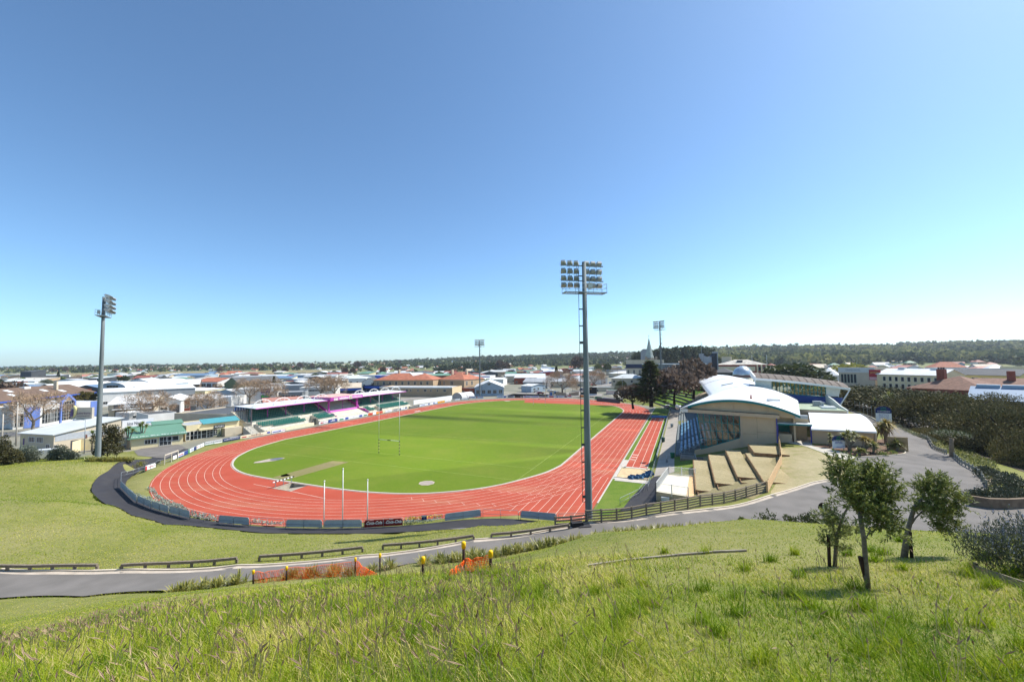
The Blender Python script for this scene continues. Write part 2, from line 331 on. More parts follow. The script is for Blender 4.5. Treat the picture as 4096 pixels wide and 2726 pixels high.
# ------------------------------------------------------------- surfaces that lie on the ground
roadpl=catmull(kerb[:9],5); roadin=offs(roadpl,-3.7)
far=[(27,34.6),(36,33.5),(46,33),(58,34),(74,37),(86,40)]
wallr=[g(1075,500,4.5),g(1024,503,4.5),g(1004,506,4.5),g(972,504,4.5),g(962,501,4.5)]
drive_poly=[p for p in roadpl]+[Vector(p) for p in catmull(kerb[8:],4)]+catmull(drl,4)+catmull(drr,4)+[g(988,489,4.5),g(975,494,4.5),g(962,500.5,4.5),g(972,505,4.5),g(1005,507,4.5),g(1060,505,4.5)]+[Vector((a,b,0)) for a,b in far[::-1]]+[p for p in roadin[::-1]]
path_in=catmull([W(u,v) for u,v in [(-12,-47.5),(-20,-42.5),(-27,-36.5),(-33,-28.5),(-37,-17),(-38.6,-7),(-38.4,3),(-37.2,11),(-34.6,19.3),(-30.4,27.8),(-26.6,33),(-24,38),(-22.9,44),(-22.2,48.5),(-18,51.2),(-8,52.6),(2,54.6)]],5)
path_out=catmull([W(u,v) for u,v in [(-13,-50.5),(-22,-45),(-30.8,-38),(-36.5,-30.4),(-39.6,-21),(-41.1,-10),(-41.3,-2),(-40.6,6),(-38.6,14),(-35.6,22),(-32,28.8),(-29.4,33.5),(-27.6,38),(-26,44),(-25,49.5),(-20,54.3),(-8,56.6),(2,57.6)]],5)
black_poly=path_in+path_out[::-1]
GCUT=[drive_poly,black_poly]
TERR=[W(106,57),W(98,56.6),W(103,54),W(118,48.5),W(133,40),W(146,33),W(160,34),W(158,44),W(150,52),W(150,60),W(185,64),W(180,72),W(114,70),W(113,62)]
# ------------------------------------------------------------- ground sheet
def axis(segs):
    a=[]
    for lo,hi,st in segs: a.append(np.arange(lo,hi,st))
    return np.concatenate(a+[np.array([segs[-1][1]])])
UC1_=87.4
gx=axis([(-9000,-3000,500),(-3000,-900,90),(-900,-180,24),(-180,-60,1.5),(-60,60,.6),(60,130,1.0),(130,200,2.5),(200,900,24),(900,3600,90),(3600,9000,500)])
gy=axis([(-400,-60,40),(-60,-4,3),(-4,60,.6),(60,110,1.0),(110,200,2.5),(200,900,22),(900,3200,60),(3200,3800,150)])
X,Y=np.meshgrid(gx,gy); Z=H(X,Y); nearm=np.zeros(X.shape,bool)
for pl,dp in zip(GCUT,(.22,.5)): Z=np.where(inpoly(X,Y,pl),Z-dp,Z)
Z=np.where(inpoly(X,Y,TERR),np.minimum(Z,0.0)-.6,Z)
inner=inpoly(X,Y,[W(UC1_+46.8*math.sin(t),46.8*math.cos(t)) for t in np.linspace(0,math.pi,30)]+[W(9.5-46.6*math.sin(t),-46.6*math.cos(t)) for t in np.linspace(0,math.pi*.70,24)]+[W(-27,29.3),W(-21.5,40),(W(-21,47.6))])
Z=np.where(inner,Z-1.2,Z)
nx,ny=len(gx),len(gy); ii=np.arange(nx*ny).reshape(ny,nx); Q=np.stack([ii[:-1,:-1],ii[:-1,1:],ii[1:,1:],ii[1:,:-1]],-1).reshape(-1,4)
cx=(X[:-1,:-1]+X[1:,1:]).ravel()/2; cy=(Y[:-1,:-1]+Y[1:,1:]).ravel()/2
park=[(-220,-400),(260,-400),(260,30),(135,35),(128,70),(118,120),(150,200)]+[tuple(W(u,v)[:2]) for u,v in [(172,60),(165,38),(140,30),(131,26),(112,46),(108,53),(-14,53),(-20,40),(-26,25),(-30,10),(-14,-58),(-27,-60)]]+[(-84,85),(-100,84),(-130,82),(-220,80)]
isg=inpoly(cx,cy,park)|(inpoly(cx,cy,rim)&((cx-FO.x)*FU.x+(cy-FO.y)*FU.y<1))
GRASS=grassmat('bank_grass',(.135,.165,.030),(.20,.205,.055),(.36,.31,.155),1.0,.7,.5)
LAWN=grassmat('lawn_grass',(.10,.175,.018),(.14,.20,.028),(.27,.25,.09),1.0,.25,.4)
CITY=M('city_ground','#6f7163',.95,.2,.06,col2='#8a8577')
FARG=M('far_ground','#5c6b38',.95,.2,.012,col2='#84805a')
og=npmesh('ground',np.stack([X.ravel(),Y.ravel(),Z.ravel()],-1),quads=Q,mat=GRASS,smooth=True); og.data.materials.append(CITY); og.data.materials.append(FARG)
mi=np.where(isg,0,np.where((cy>650)|(np.abs(cx)>900),2,1)).astype(np.int32); og.data.polygons.foreach_set('material_index',mi); tag(og,kind='structure')
sea=MB(); sea.poly([(-60000,3790,-1.5),(60000,3790,-1.5),(60000,60000,-1.5),(-60000,60000,-1.5)]); sea.build('sea',M('sea_water','#2f5f86',.25,.05,.01,spec=.5),kind='structure')
sheet('driveway',drive_poly,ASPH,.03,1.2)
BLK=M('black_asphalt','#3d3c3e',.92,.16,.6,col2='#35353a',bump=.12)
sheet('black_path',black_poly,BLK,.03,1.0)
lower=[g(*q) for q in [(448,523.6,.6),(462,522.4,.6),(540,524,.9),(606,521.5,1.2),(606,524.2,1.2),(550,526.6,1.1),(500,526.3,.9),(462,524.6,.6)]]
sheet('lower_path',[Vector((p.x,p.y)) for p in lower],M('worn_path','#6a6664',.95,.15,.8),.05,1.0)
KB=M('kerb_concrete','#c9bdaa',.9,.1,1.5)
mb=MB(); kp=catmull(kerb[:],5); ko=offs(kp,.16)
for i in range(len(kp)-1):
    a,b,c,d=on(kp[i]),on(kp[i+1]),on(ko[i+1]),on(ko[i])
    mb.prism([a+Vector((0,0,-.1)),b+Vector((0,0,-.1)),c+Vector((0,0,-.1)),d+Vector((0,0,-.1))],(0,0,.24))
mb.build('road_kerb',KB,kind='structure')
strip('kerb_apron',kp,-.45,-.003,M('kerb_apron_concrete','#b3a798',.9,.15,1.2),.036)
# ------------------------------------------------------------- track
UC0,UC1,R0,LW=9.5,87.4,37.75,1.185
def oval(r,n=40,rr=None):
    out=[]
    for i in range(n+1): t=math.pi*i/n; out.append((UC1+r*math.sin(t),r*math.cos(t)))     # far bend +v -> -v
    for i in range(n+1): t=math.pi*i/n; out.append((UC0-r*math.sin(t),-r*math.cos(t)))
    return out
KNEAR=[(4,-37.6),(-5.8,-34.6),(-11.9,-30.8),(-15,-28),(-17.7,-24.6),(-19.6,-21.4),(-21.1,-17.8),(-22.1,-13.8),(-22.5,-9),(-22.6,0),(-22.5,9),(-21.7,16),(-19.7,22.4),(-15.9,28),(-12,31.5),(-7.8,33.9),(-2,36.5),(4,37.75)]
knear=[tuple(p[:2]) for p in catmull([Vector((a,b,0)) for a,b in KNEAR],5)]
inner_uv=[p for p in oval(R0)[:41]]+[(60,-R0),(30,-R0)]+knear+[(30,R0),(60,R0)]
def w2(pl,z=0): return [W(a,b,z) for a,b in pl]
RO=R0+8*LW+.45
outer_uv=[(UC1+RO*math.sin(math.pi*i/40),RO*math.cos(math.pi*i/40)) for i in range(41)]+[(UC0-RO*math.sin(math.pi*i/40),-RO*math.cos(math.pi*i/40)) for i in range(25)]
outer_uv=[p for p in outer_uv if not (p[0]<UC0 and p[1]>27)]+[(-27.6,29.3),(-22.0,40),(-21.6,48.1)]
def trackmat():
    m=M('red_track','#a2452f',.9,.07,.25,col2='#ac4d38',bump=.06,detail=6); nt=m.node_tree; b=nt.nodes['Principled BSDF']; src=b.inputs['Base Color'].links[0].from_socket
    tc=nt.nodes.new('ShaderNodeTexCoord'); mp=nt.nodes.new('ShaderNodeMapping'); mp.inputs['Rotation'].default_value=(0,0,.5); mp.inputs['Scale'].default_value=(.05,.22,.1); no=nt.nodes.new('ShaderNodeTexNoise'); no.inputs['Scale'].default_value=1; no.inputs['Detail'].default_value=7; no.inputs['Roughness'].default_value=.62; r=nt.nodes.new('ShaderNodeValToRGB'); r.color_ramp.elements[0].position=.52; r.color_ramp.elements[1].position=.82; r.color_ramp.elements[1].color=(.75,.75,.75,1)
    mx=nt.nodes.new('ShaderNodeMix'); mx.data_type='RGBA'; mx.inputs['B'].default_value=(*srgb('#b08466'),1); L=nt.links.new; L(tc.outputs['Object'],mp.inputs['Vector']); L(mp.outputs['Vector'],no.inputs['Vector']); L(no.outputs['Fac'],r.inputs['Fac']); L(r.outputs['Color'],mx.inputs['Factor']); L(src,mx.inputs['A']); L(mx.outputs['Result'],b.inputs['Base Color']); return m
RED=trackmat()
pitq=[W(u,v) for u,v in [(-25.9,-1.2),(-22.62,-1.2),(-22.62,2.6),(-25.9,2.6)]]
track_o=sheet('running_track',w2(outer_uv),RED,holes=[w2(inner_uv),pitq],flat=.012,step=3)
INF=grassmat('infield_grass',(.112,.180,.012),(.132,.192,.016),(.20,.215,.04),1.0,.3,.35)
sheet('infield',w2(inner_uv),INF,flat=.02,step=6)
dz_uv=[(110.3,-11.4),(110.3,14),(109.4,22),(108.2,30.6)]
dcap=[(UC1+(R0-.15)*math.sin(t),(R0-.15)*math.cos(t)) for t in np.linspace(math.asin((108.2-UC1)/R0),math.pi-math.acos(-(-17)/R0)*0-math.acos(17/R0)*1.0,14)]
dcap=[(UC1+(R0-.15)*math.cos(a),(R0-.15)*math.sin(a)) for a in np.linspace(.95,-.42,16)]
sheet('jump_apron',w2([(110.2,-11.4),(110.2,14),(109.3,30.7)]+dcap),RED,flat=.026,step=4)
KC=M('kerb_grey','#b9b1a6',.9,.08,1.5)
mb=MB(); P=w2(inner_uv,.02); n=len(P)
for i in range(n):
    a,b=P[i],P[(i+1)%n]; u,v=UV(a)
    q=(b-a); nn=Vector((-q.y,q.x,0)).normalized()*.16
    mb.prism([a-nn,b-nn,b+nn,a+nn],(0,0,.07))
mb.build('track_kerb',KC,kind='structure')
LINE=M('line_paint','#cdb6a6',.8,.15,1.2)
def line_mesh(mb,pl,w=.06,z=.02,closed=False):
    P=[W(a,b,z) for a,b in pl]
    if closed: P=P+[P[0]]
    L=offs(P,w);Rr=offs(P,-w); mb.grid([[b,a] for a,b in zip(L,Rr)])
mb=MB()
for k in range(9):
    r=R0+.25+k*LW if k else R0+.38
    near=[(UC0-r*math.sin(math.pi*i/60),-r*math.cos(math.pi*i/60)) for i in range(61)]
    fr=[(UC1+r*math.sin(math.pi*i/40),r*math.cos(math.pi*i/40)) for i in range(41)]
    line_mesh(mb,[(40,r)]+fr+[(60,-r),(30,-r)]+near+[(40,r)],.03)
line_mesh(mb,[(p[0]*1.0-.0,p[1]) for p in catmull([Vector((a-.25 if abs(b)<30 else a,b*1.006,0)) for a,b in KNEAR],5)],.04)
for k in range(9):                     # straight lanes of the sprint chute, dashed where they cross the bend
    v=R0+.25+k*LW; u=-21.4
    ub=UC0-math.sqrt(max(0,(R0+.25+8*LW)**2-v*v))
    line_mesh(mb,[(u,v),(min(ub,-1),v)],.035,.024)
    if k<8:
        t=ub
        while t<UC0-math.sqrt(max(0.,(R0+.3+k*LW)**2-v*v+.001)) and t<8: line_mesh(mb,[(t,v),(t+.32,v)],.032,.024); t+=.75
for u in(-9.0,8.2,18.3,28.3,9.0-.4): line_mesh(mb,[(u,R0+.2),(u,R0+8*LW+.3)],.018,.024)
for u in(30,46,60,72.6): line_mesh(mb,[(u,-R0-.2),(u,-R0-8*LW)],.018,.024)
for k in range(8):                     # stagger marks
    for base,st in((1.12,.050),(.62,.052),(.9,.03)):
        a=base+k*st if base>1 else base-.0+k*st*.8; r1=R0+.3+k*LW; r2=r1+LW-.1
        line_mesh(mb,[(UC0-r1*math.cos(a),r1*math.sin(a)),(UC0-r2*math.cos(a+.004),r2*math.sin(a+.004))],.03,.024)
line_mesh(mb,[(-25.7,-6.6),(-26.05,2.6),(-26.6,10.6)],.05,.024)
for v in(50.5,51.8): line_mesh(mb,[(7.2,v),(76.5,v)],.045,.03)
for u in(13,15.2,17.4): mb.grid([[W(u,49.4,.03),W(u,50.5,.03)],[W(u+.55,49.4,.03),W(u+.55,50.5,.03)]][::1])
for u in(8.4,9.6): mb.grid([[W(u,51.9,.03),W(u,53.0,.03)],[W(u+.4,51.9,.03),W(u+.4,53.0,.03)]])
for u in(68.5,70,71.5,73): mb.grid([[W(u,51.9,.03),W(u,52.9,.03)],[W(u+.5,51.9,.03),W(u+.5,52.9,.03)]])
mb.grid([[W(74.6,49.3,.03),W(74.6,50.4,.03)],[W(75.2,49.3,.03),W(75.2,50.4,.03)]])
# field lines (faint) and numeral at the sprint start
mb.build('track_lines',LINE,kind='structure')
mb=MB(); FLN=M('faint_field_line','#a3b06a',.9,.2,1)
for pl in [[(-8,-33.5),(100,-33.5)],[(-8,33.5),(108,33.5)],[(0,-34),(0,34)],[(22,-34),(22,34)],[(50,-34),(50,34)],[(-8,-33.5),(-8,33)]]: line_mesh(mb,pl,.028,.03)
mb.build('field_lines',FLN,kind='structure')
SAND=M('pit_sand','#c3ab84',.95,.12,1.2,bump=.5); RUN=RED
sheet('long_jump_runway',w2([(6.8,49.3),(76.8,49.15),(76.8,53.05),(6.8,53.15)]),RED,flat=.022,step=5)
VERGE=LAWN
sheet('track_verge',w2([(-12,48.35),(106,48.3),(108.5,48.6),(103,54.2),(0,54.2),(-7,53),(-14,52.2),(-19,50),(-17,48.4)]),VERGE,flat=.008,step=6)
mb=MB()
for u0,u1,v0,v1 in [(6.6,76.9,49.14,49.3),(6.6,76.9,53.05,53.2),(-14,107,48.1,48.32),(-1.5,7.2,48.33,48.7),(-2.4,-.6,48.7,54),(6.6,7.3,48.7,53.6),(7.3,12.5,48.33,49.14)]:
    mb.obox(W(u0,v0,.01),FU*(u1-u0),FV*(v1-v0),(0,0,.05))
mb.build('runway_edging',KC,kind='structure')
sheet('sand_pit',w2([(-.55,48.75),(6.5,48.75),(6.5,53.6),(-.2,54)]),SAND,flat=.035,step=.5)
mb=MB(); mb.obox(W(76.9,48.5,.01),FU*1.0,FV*5.3,(0,0,.05)).obox(W(80.8,48.5,.01),FU*.8,FV*5.3,(0,0,.05)).obox(W(76.9,48.32,.012),FU*4.7,FV*.3,(0,0,.05)); mb.build('pit_surround',KC,kind='structure')
# steeplechase water jump: a real pit under the track
mb=MB(); a,b,c,d=[Vector((p.x,p.y,0)) for p in pitq]
dn=Vector((0,0,-.75)); mb.add([a,d,d+dn*.05,a+dn],[(0,1,2,3)]); mb.add([b,a,a+dn,b+dn],[(0,1,2,3)]); mb.add([c,b,b+dn,c+dn*.05],[(0,1,2,3)]); mb.add([a+dn,d+dn*.05,c+dn*.05,b+dn],[(0,1,2,3)])
mb.obox(W(-26.15,-1.4,.0),FU*.2,FV*4.0,(0,0,.05)); mb.obox(W(-26,-1.45,0),FU*3.45,FV*.2,(0,0,.05))
mb.build('water_jump',M('pit_concrete','#a59c8c',.9,.2,1.2),kind='structure')
sheet('bare_strip',w2([(-21.9,-7.2),(-9,-6.9),(-8.6,-2.9),(-21.9,-3.6)]),grassmat('worn_turf',(.20,.19,.07),(.24,.205,.09),(.27,.22,.12),2,.6,.4),flat=.028,step=1)
def circ(u,v,r,n=28): return [W(u+r*math.cos(t),v+r*math.sin(t),0) for t in np.linspace(0,2*math.pi,n,endpoint=False)]
sheet('shot_circle',circ(-14.8,20.2,1.35,8),M('circle_concrete','#b0a393',.9,.12,1.2),flat=.05,step=.5)
sheet('shot_circle_floor',circ(-14.8,20.2,1.07),M('circle_floor','#9c9186',.85,.1,1.2),flat=.056,step=.5)
sheet('throwing_slab',w2([(-16.2,-20.6),(-15.4,-21.2),(-12.6,-20.9),(-10.9,-19.8),(-10.7,-18.6),(-11.6,-18.1),(-13.2,-18.2),(-15.6,-19.6)]),M('slab_concrete','#a79b8d',.9,.15,1),flat=.05,step=.6)
sheet('throwing_circle',circ(-12.1,-19.3,1.2),M('wet_circle','#66676a',.4,.2,1),flat=.056,step=.6)
sheet('far_circle',circ(115,-22.3,1.6,10),M('circle_concrete','#b0a393'),flat=.05,step=.6)
sheet('painted_tree_shade',[(112,150),(101,128),(93,104),(84,80),(76,66),(71,57),(80,52),(100,58),(112,80),(124,104),(132,140)],M('tree_shade_brown','#4a4130',.95,.3,1),.04,4)  # shade under the big right-hand trees, painted as a dark brown ground sheet
# dry lawn below the driveway, concrete walk to the door
DRYL=grassmat('dry_lawn',(.20,.20,.06),(.33,.28,.16),(.50,.42,.28),1.0,.95,.4)
dl=[g(*q) for q in [(842,478.9,4.5),(812,484,4.45),(770,497,4.4),(771,490,4.4),(781,470,4.5),(782,448,4.6),(806,447.6,4.65),(822,454,4.6),(845,461,4.6)]]
sheet('mulch_bank',[W(u,v) for u,v in [(-19,66.5),(-14,61.2),(-10,60.9),(8,61.2),(13,62.5),(14.6,74.5),(.5,72.7),(-15.8,68.3)]],grassmat('mulch_bank_straw',(.22,.19,.09),(.27,.23,.12),(.40,.33,.19),2.0,.7,.5),.03,1.2)
sheet('dry_lawn',[Vector((p.x,p.y)) for p in dl],DRYL,.03,1.2)
wk=[g(*q) for q in [(846,461,4.6),(823,453.5,4.6),(806,447.2,4.65),(778,441,4.7),(776,437,4.7),(812,438,4.7),(812,446,4.65),(838,451.5,4.6),(856,457.3,4.6)]]
sheet('concrete_walk',[Vector((p.x,p.y)) for p in wk],CONC,.04,1.2)
# concourse between fence and stand, street far right, city streets
sheet('concourse',w2([(2,54.65),(104,54.5),(112,50),(113,53),(104,57.8),(15,57.6),(4,58)]),M('concourse_asphalt','#a29a8f',.92,.1,.4,bump=.1),.035,1.5)
STREET=M('street_asphalt','#8c8781',.92,.12,.3)
def street(name,pts,w,dz=.05): pl=[Vector((p[0],p[1],0)) for p in pts]; pl2=catmull(pl,6); return strip(name,pl2,w/2,-w/2,STREET,dz)
street('street',[(-150,98),(-108,94.5),W(-8,-75),W(20,-78),W(90,-80),W(150,-72)],9)
street('street',[dd(0,120),dd(60,128),dd(160,160),dd(260,214),dd(330,290)],9)
street('street',[W(150,-40),W(150,0),W(152,18)],14)
street('street',[W(152,2),dd(600,285),dd(625,340),dd(650,520)],13)
street('street',[(60,30),(88,55),(108,90),(118,120),(135,170),(200,300)],11,.08)
yard=[g(*q) for q in [(166,457,.2),(176,452,.2),(186,446.5,.2),(172,441,.2),(150,443,.2),(134,451,.2),(138,456,.3)]]
sheet('parking_yard',[Vector((p.x,p.y)) for p in yard],ASPH,.05,2)
sheet('car_park',w2([(138,-36),(141,-5),(149,12),(172,6),(172,-37)]),STREET,.05,4)
sheet('racecourse',[dd(-160,735),dd(90,735),dd(230,735),dd(345,760),dd(350,1150),dd(240,1150),dd(90,1100),dd(-160,1100)],grassmat('race_turf',(.24,.20,.10),(.29,.24,.13),(.33,.28,.16),.05,.7,0),.25,40)
# ------------------------------------------------------------- camera, sun, sky
cam=bpy.data.cameras.new('camera'); cam.sensor_width=36; cam.lens=FPX/1024*36; cam.clip_start=.1; cam.clip_end=80000
co=bpy.data.objects.new('camera',cam); COL.objects.link(co); co.matrix_world=Matrix(((CR.x,CU.x,-CF.x,0),(CR.y,CU.y,-CF.y,0),(CR.z,CU.z,-CF.z,CH),(0,0,0,1))); SC.camera=co
SD=Vector((2.4,.86,3.0)).normalized(); sun=bpy.data.lights.new('sun','SUN'); sun.energy=4.4; sun.angle=math.radians(.55); sun.color=(1,.955,.88)
so=bpy.data.objects.new('sun',sun); COL.objects.link(so); so.rotation_euler=SD.to_track_quat('Z','Y').to_euler()
wd=bpy.data.worlds.new('World'); SC.world=wd; wd.use_nodes=True; nt=wd.node_tree; bg=nt.nodes['Background']; sk=nt.nodes.new('ShaderNodeTexSky'); sk.sky_type='NISHITA'; sk.sun_disc=False
sk.sun_elevation=math.asin(SD.z); sk.sun_rotation=math.atan2(SD.x,SD.y); sk.altitude=0; sk.air_density=.74; sk.dust_density=.5; sk.ozone_density=5.0
tn=nt.nodes.new('ShaderNodeMix'); tn.data_type='RGBA'; tn.blend_type='MULTIPLY'; tn.inputs['Factor'].default_value=1; tn.inputs['B'].default_value=(.86,.985,.95,1)
nt.links.new(sk.outputs['Color'],tn.inputs['A']); nt.links.new(tn.outputs['Result'],bg.inputs['Color']); bg.inputs['Strength'].default_value=.14
SC.view_settings.view_transform='Standard'; SC.view_settings.look='None'; SC.view_settings.exposure=.68; SC.view_settings.gamma=1.0
SC.cycles.max_bounces=6; SC.cycles.transparent_max_bounces=12; SC.cycles.use_adaptive_sampling=True; SC.cycles.adaptive_threshold=.02
# ============================================================= STADIUM FURNITURE
BLUEPAD=M('post_pad_dark','#2b2f36',.7,.1); CREAM=M('cream_paint','#ddd2b4',.75,.07,1.0); SHED=M('shadow_dark','#23262a',.8,.1)
def goal(name,u,label,white=True):
    p=W(u,0); t=thing(name,label,'goal posts',p,'rugby goals on the field')
    for s in(-1,1):
        b=p+FV*2.8*s
        po=MB().tube([b+Vector((0,0,2.9)),b+Vector((0,0,13.2))],.045,8).build('post',WHITE,t,True)
        mb=MB()
        for k in range(9): mb.cm=k%2; mb.tube([b+Vector((0,0,k*.34+.0)),b+Vector((0,0,k*.34+.34))],.075,8)
        mb.build('post_wrap',[BLUEPAD,M('wrap_yellow','#c9c489' if u<50 else '#d8d2d0',.7,.05)] if u<50 else [M('wrap_red','#8e3b3a',.7,.05),WHITE],t,True)
    MB().tube([p-FV*2.8+Vector((0,0,3)),p+FV*2.8+Vector((0,0,3))],.05,8).build('crossbar',WHITE,t,True)
    MB().tube([p-FV*.45+Vector((0,0,3)),p+FV*.45+Vector((0,0,3))],.085,8).build('crossbar_pad',BLUEPAD,t,True)
goal('rugby_goal',0,'nearer white rugby goal with black and yellow banded lower posts')
goal('rugby_goal',99.6,'farther white rugby goal with red banded posts before the red far track')
# flagpoles
for (u,v,h),lab in zip([(-34.2,18.7,5.4),(-33.4,20.9,6.9),(-32.1,23.6,5.5)],['left short white flagpole of three behind the near fence','tall white flagpole between two short ones','right short white flagpole behind the red soft drink board']):
    p=on(W(u,v)); MB().tube([p,p+Vector((0,0,h))],[.07,.055],8).lathe(p+Vector((0,0,h)),[(.09,0),(.09,.12),(.03,.16)],8).build('flagpole',WHITE,None,True,lab,'flagpole','white flagpoles',org=p)
# steeplechase barrier
p=W(-24.2,-1.35); t=thing('steeplechase_barrier','black and white striped steeplechase barrier at the water jump','hurdle',p)
a=W(-26.1,-1.4,.95);b=W(-22.4,-1.3,.95); mb=MB()
for k in range(12): mb.cm=k%2; mb.beam(a.lerp(b,k/12),a.lerp(b,(k+1)/12),.16,.15)
mb.build('beam',[WHITE,BLACK],t)
for f in(.12,.5,.88): q=a.lerp(b,f); MB().beam(q-Vector((0,0,.95)),q,.07,.07).build('leg',STEEL,t)
p=W(60.2,-36.6); t=thing('steeplechase_barrier','small distant white barrier lying by the left straight kerb','hurdle',p)
mb=MB().beam(W(58.6,-36.7,.8),W(62,-36.6,.8),.16,.16); mb.build('beam',WHITE,t)
for u in(59,61.6): MB().beam(W(u,-36.7,0),W(u,-36.6,.8),.08,.08).build('leg',STEEL,t)
# ------------------------------------------------------------- tracks-side fence panels
def panel(a,b,kind,label,group,h=1.1,lift=.0,printer=None,nm=None):
    a=Vector(a);b=Vector(b); a.z=hz(a.x,a.y)+lift; b.z=hz(b.x,b.y)+lift
    t=thing(nm or ('fence_panel' if kind in('rail','back') else 'advert_board'),label,'fence panel' if kind in('rail','back') else 'advertising board',a,group)
    d=(b-a);L=d.length;dn=d.normalized();z=Vector((0,0,1)); n=dn.cross(z)
    r=.16 if kind!='rail' else .2; pts=[a,a+z*(h-r)]
    for k in range(1,4): an=math.pi/2*k/3; pts.append(a+z*(h-r)+dn*(r-r*math.cos(an))+z*r*math.sin(an))
    pts2=[b,b+z*(h-r)]
    for k in range(1,4): an=math.pi/2*k/3; pts2.append(b+z*(h-r)-dn*(r-r*math.cos(an))+z*r*math.sin(an))
    mb=MB().tube(pts+pts2[::-1],.026,6); mid=a.lerp(b,.5); mb.tube([mid,mid+z*h],.024,6).tube([a+z*h*.5,b+z*h*.5],.022,6)
    mb.build('frame',STEEL,t,True)
    if kind!='rail':
        col={'back':M('board_back','#aebac2',.6,.08,1.2)}.get(kind,None) or kind
        q=a+dn*.05-n*.03+z*.22 if kind=='back' else a+dn*.05-n*.045+z*.14
        pb=MB().prism([q,q+dn*(L-.1),q+dn*(L-.1)+z*(h-.28-r),q+dn*(L-.1-r)+z*(h-.26),q+dn*r+z*(h-.26),q+z*(h-.28-r)],-n*.03).build('panel',col,t)
    return t,a,dn,n,z,L
BW=M('board_white','#e8e9ea',.5,.04); BBL=M('board_blue','#27418a',.5,.05); BRD=M('board_red','#7c1620',.5,.08); BNV=M('board_navy','#1f2f66',.5,.05)
INKB=M('ink_black','#22242a',.6,0); INKN=M('ink_blue','#2b4aa0',.6,0); INKR=M('ink_red','#c03038',.6,0); INKG=M('ink_green','#2f8a58',.6,0); INKY=M('ink_yellow','#e8b21f',.6,0); INKW=M('ink_white','#efefef',.6,0); INKO=M('ink_orange','#e2621c',.6,0)
def P(x,y): return G(x,y,0.05)
GR='fence panels around the near end of the track'; seq=[
((484,1912.3),(531.8,1900.9),'rail','open steel rail panel on the bend beside the pale rounded board'),((531.8,1900.9),(577.7,1887.5),'rail','open steel rail panel touching the small white and red board'),
((482.8,1948.7),(484,1912.3),'rail','open rail panel at the leftmost turn of the fence'),
((512.7,1979.3),(482.8,1948.7),'back','dark shaded board panel facing left at the fence turn'),((545.2,2009.1),(512.7,1979.3),'back','second shaded board panel below the leftmost fence turn'),
((547.5,2009.4),(602.6,2032.9),'back','grey backed panel first below the shaded ones, beside grey green groundcover'),((603.5,2033),(671.5,2053.9),'back','grey backed panel second below the shaded ones'),((675,2054),(757.5,2074.9),'back','grey backed panel left of the first open rail of the lower bend'),
((761.7,2075.3),(867.6,2091.8),'rail','open rail panel with grey groundcover showing behind it'),((871.9,2093.1),(995.1,2103.3),'back','grey backed panel standing between two open rail panels'),((1001,2103.3),(1135.5,2111),'rail','open rail panel left of the two grey boards below the flagpoles'),
((1141.3,2112.2),(1287.5,2113.5),'back','grey backed panel under the left flagpole'),((1295.2,2114),(1447,2112.2),'back','grey backed panel touching the red drink board'),
((1619,2101.3),(1772.2,2088.5),'rail','open rail panel carrying a small blue notice'),((1779,2087.8),(1924.5,2068.9),'back','grey backed panel right of the blue notice'),((1931.6,2068.9),(2074.5,2074.5),'rail','open rail panel at the corner of the sprint chute'),((2081.6,2074.5),(2226.8,2087.5),'back','grey backed panel closing the sprint chute'),((2234,2088.5),(2350,2100),'rail','open rail panel behind the end of the dark timber fence')]
for A,B,k,lab in seq:
    t,a,dn,n,z,L=panel(P(*A),P(*B),k,lab,GR)
    if 'blue notice' in lab and k=='rail':
        q=a+dn*L*.43+z*.5-n*.03; s=MB().obox(q,dn*L*.14,-n*.03,z*.62).build('notice',BNV,t); MB().obox(q+dn*.06+z*.44-n*-.032,dn*(L*.14-.12),n*.004,z*.1).build('notice_text',INKW,s)
t,a,dn,n,z,L=panel(P(1454.6,2112),P(1611,2102.5),BRD,'dark red soft drink board with white script written twice','advert boards by the near track')
for f in(.26,.76):
    o=a+dn*L*f+n*.012
    text('Enjoy',.2,o+z*.98-dn*.25,dn,z,INKW,'lettering',t,wid=.46); text('Coca-Cola',.52,o+z*.62,dn,z,INKW,'lettering',t,shear=.32,wid=L*.40,bold=.012)
t,a,dn,n,z,L=panel(P(580.4,1883.1),P(624.1,1868.8),BW,'small white board with faded red lettering between open rails','advert boards by the near track'); MB().obox(a+dn*.05+z*.15+n*.01,dn*.35,n*.006,z*.75).build('print',INKR,t)
text('BUILDING',.24,a+dn*L*.62+z*.58+n*.012,dn,z,INKR,'lettering',t,wid=L*.52)
def board(A,B,mat,label,prints=(),h=1.05,group='advert boards along the track',txt=()):
    t,a,dn,n,z,L=panel(A,B,mat,label,group,h)
    for f0,f1,z0,z1,m in prints: MB().obox(a+dn*L*f0+z*(.14+z0*(h-.26))+n*.0+n*.004-n*.05*0,dn*L*(f1-f0),n*.006,z*(z1-z0)*(h-.26)).build('print',m,t)
    for s,f,zz,size,wd,m in txt: text(s,size,a+dn*L*f+z*zz+n*.012,dn,z,m,'lettering',t,wid=wd)
    return t
BLB=M('board_pale','#dfe6ec',.5,.05)
board(P(711.6,1832.1),P(751.5,1815.5),BW,'white and blue board first along the track from the tall gate',[(.62,1,0,1,BBL),(.04,.55,.05,.25,INKN),(.1,.5,.5,.7,INKR)])
board(P(752.4,1814.6),P(785,1798.6),BLB,'white board with green corner and navy end',[(0,.2,0,1,INKG),(.7,1,.0,1,BNV),(.28,.62,.45,.6,INKN)])
board(P(785.9,1798),P(817.8,1784.3),BW,'plain white rounded board with thin red mark',[(.08,.2,.45,.7,INKR),(.28,.85,.5,.58,INKB)])
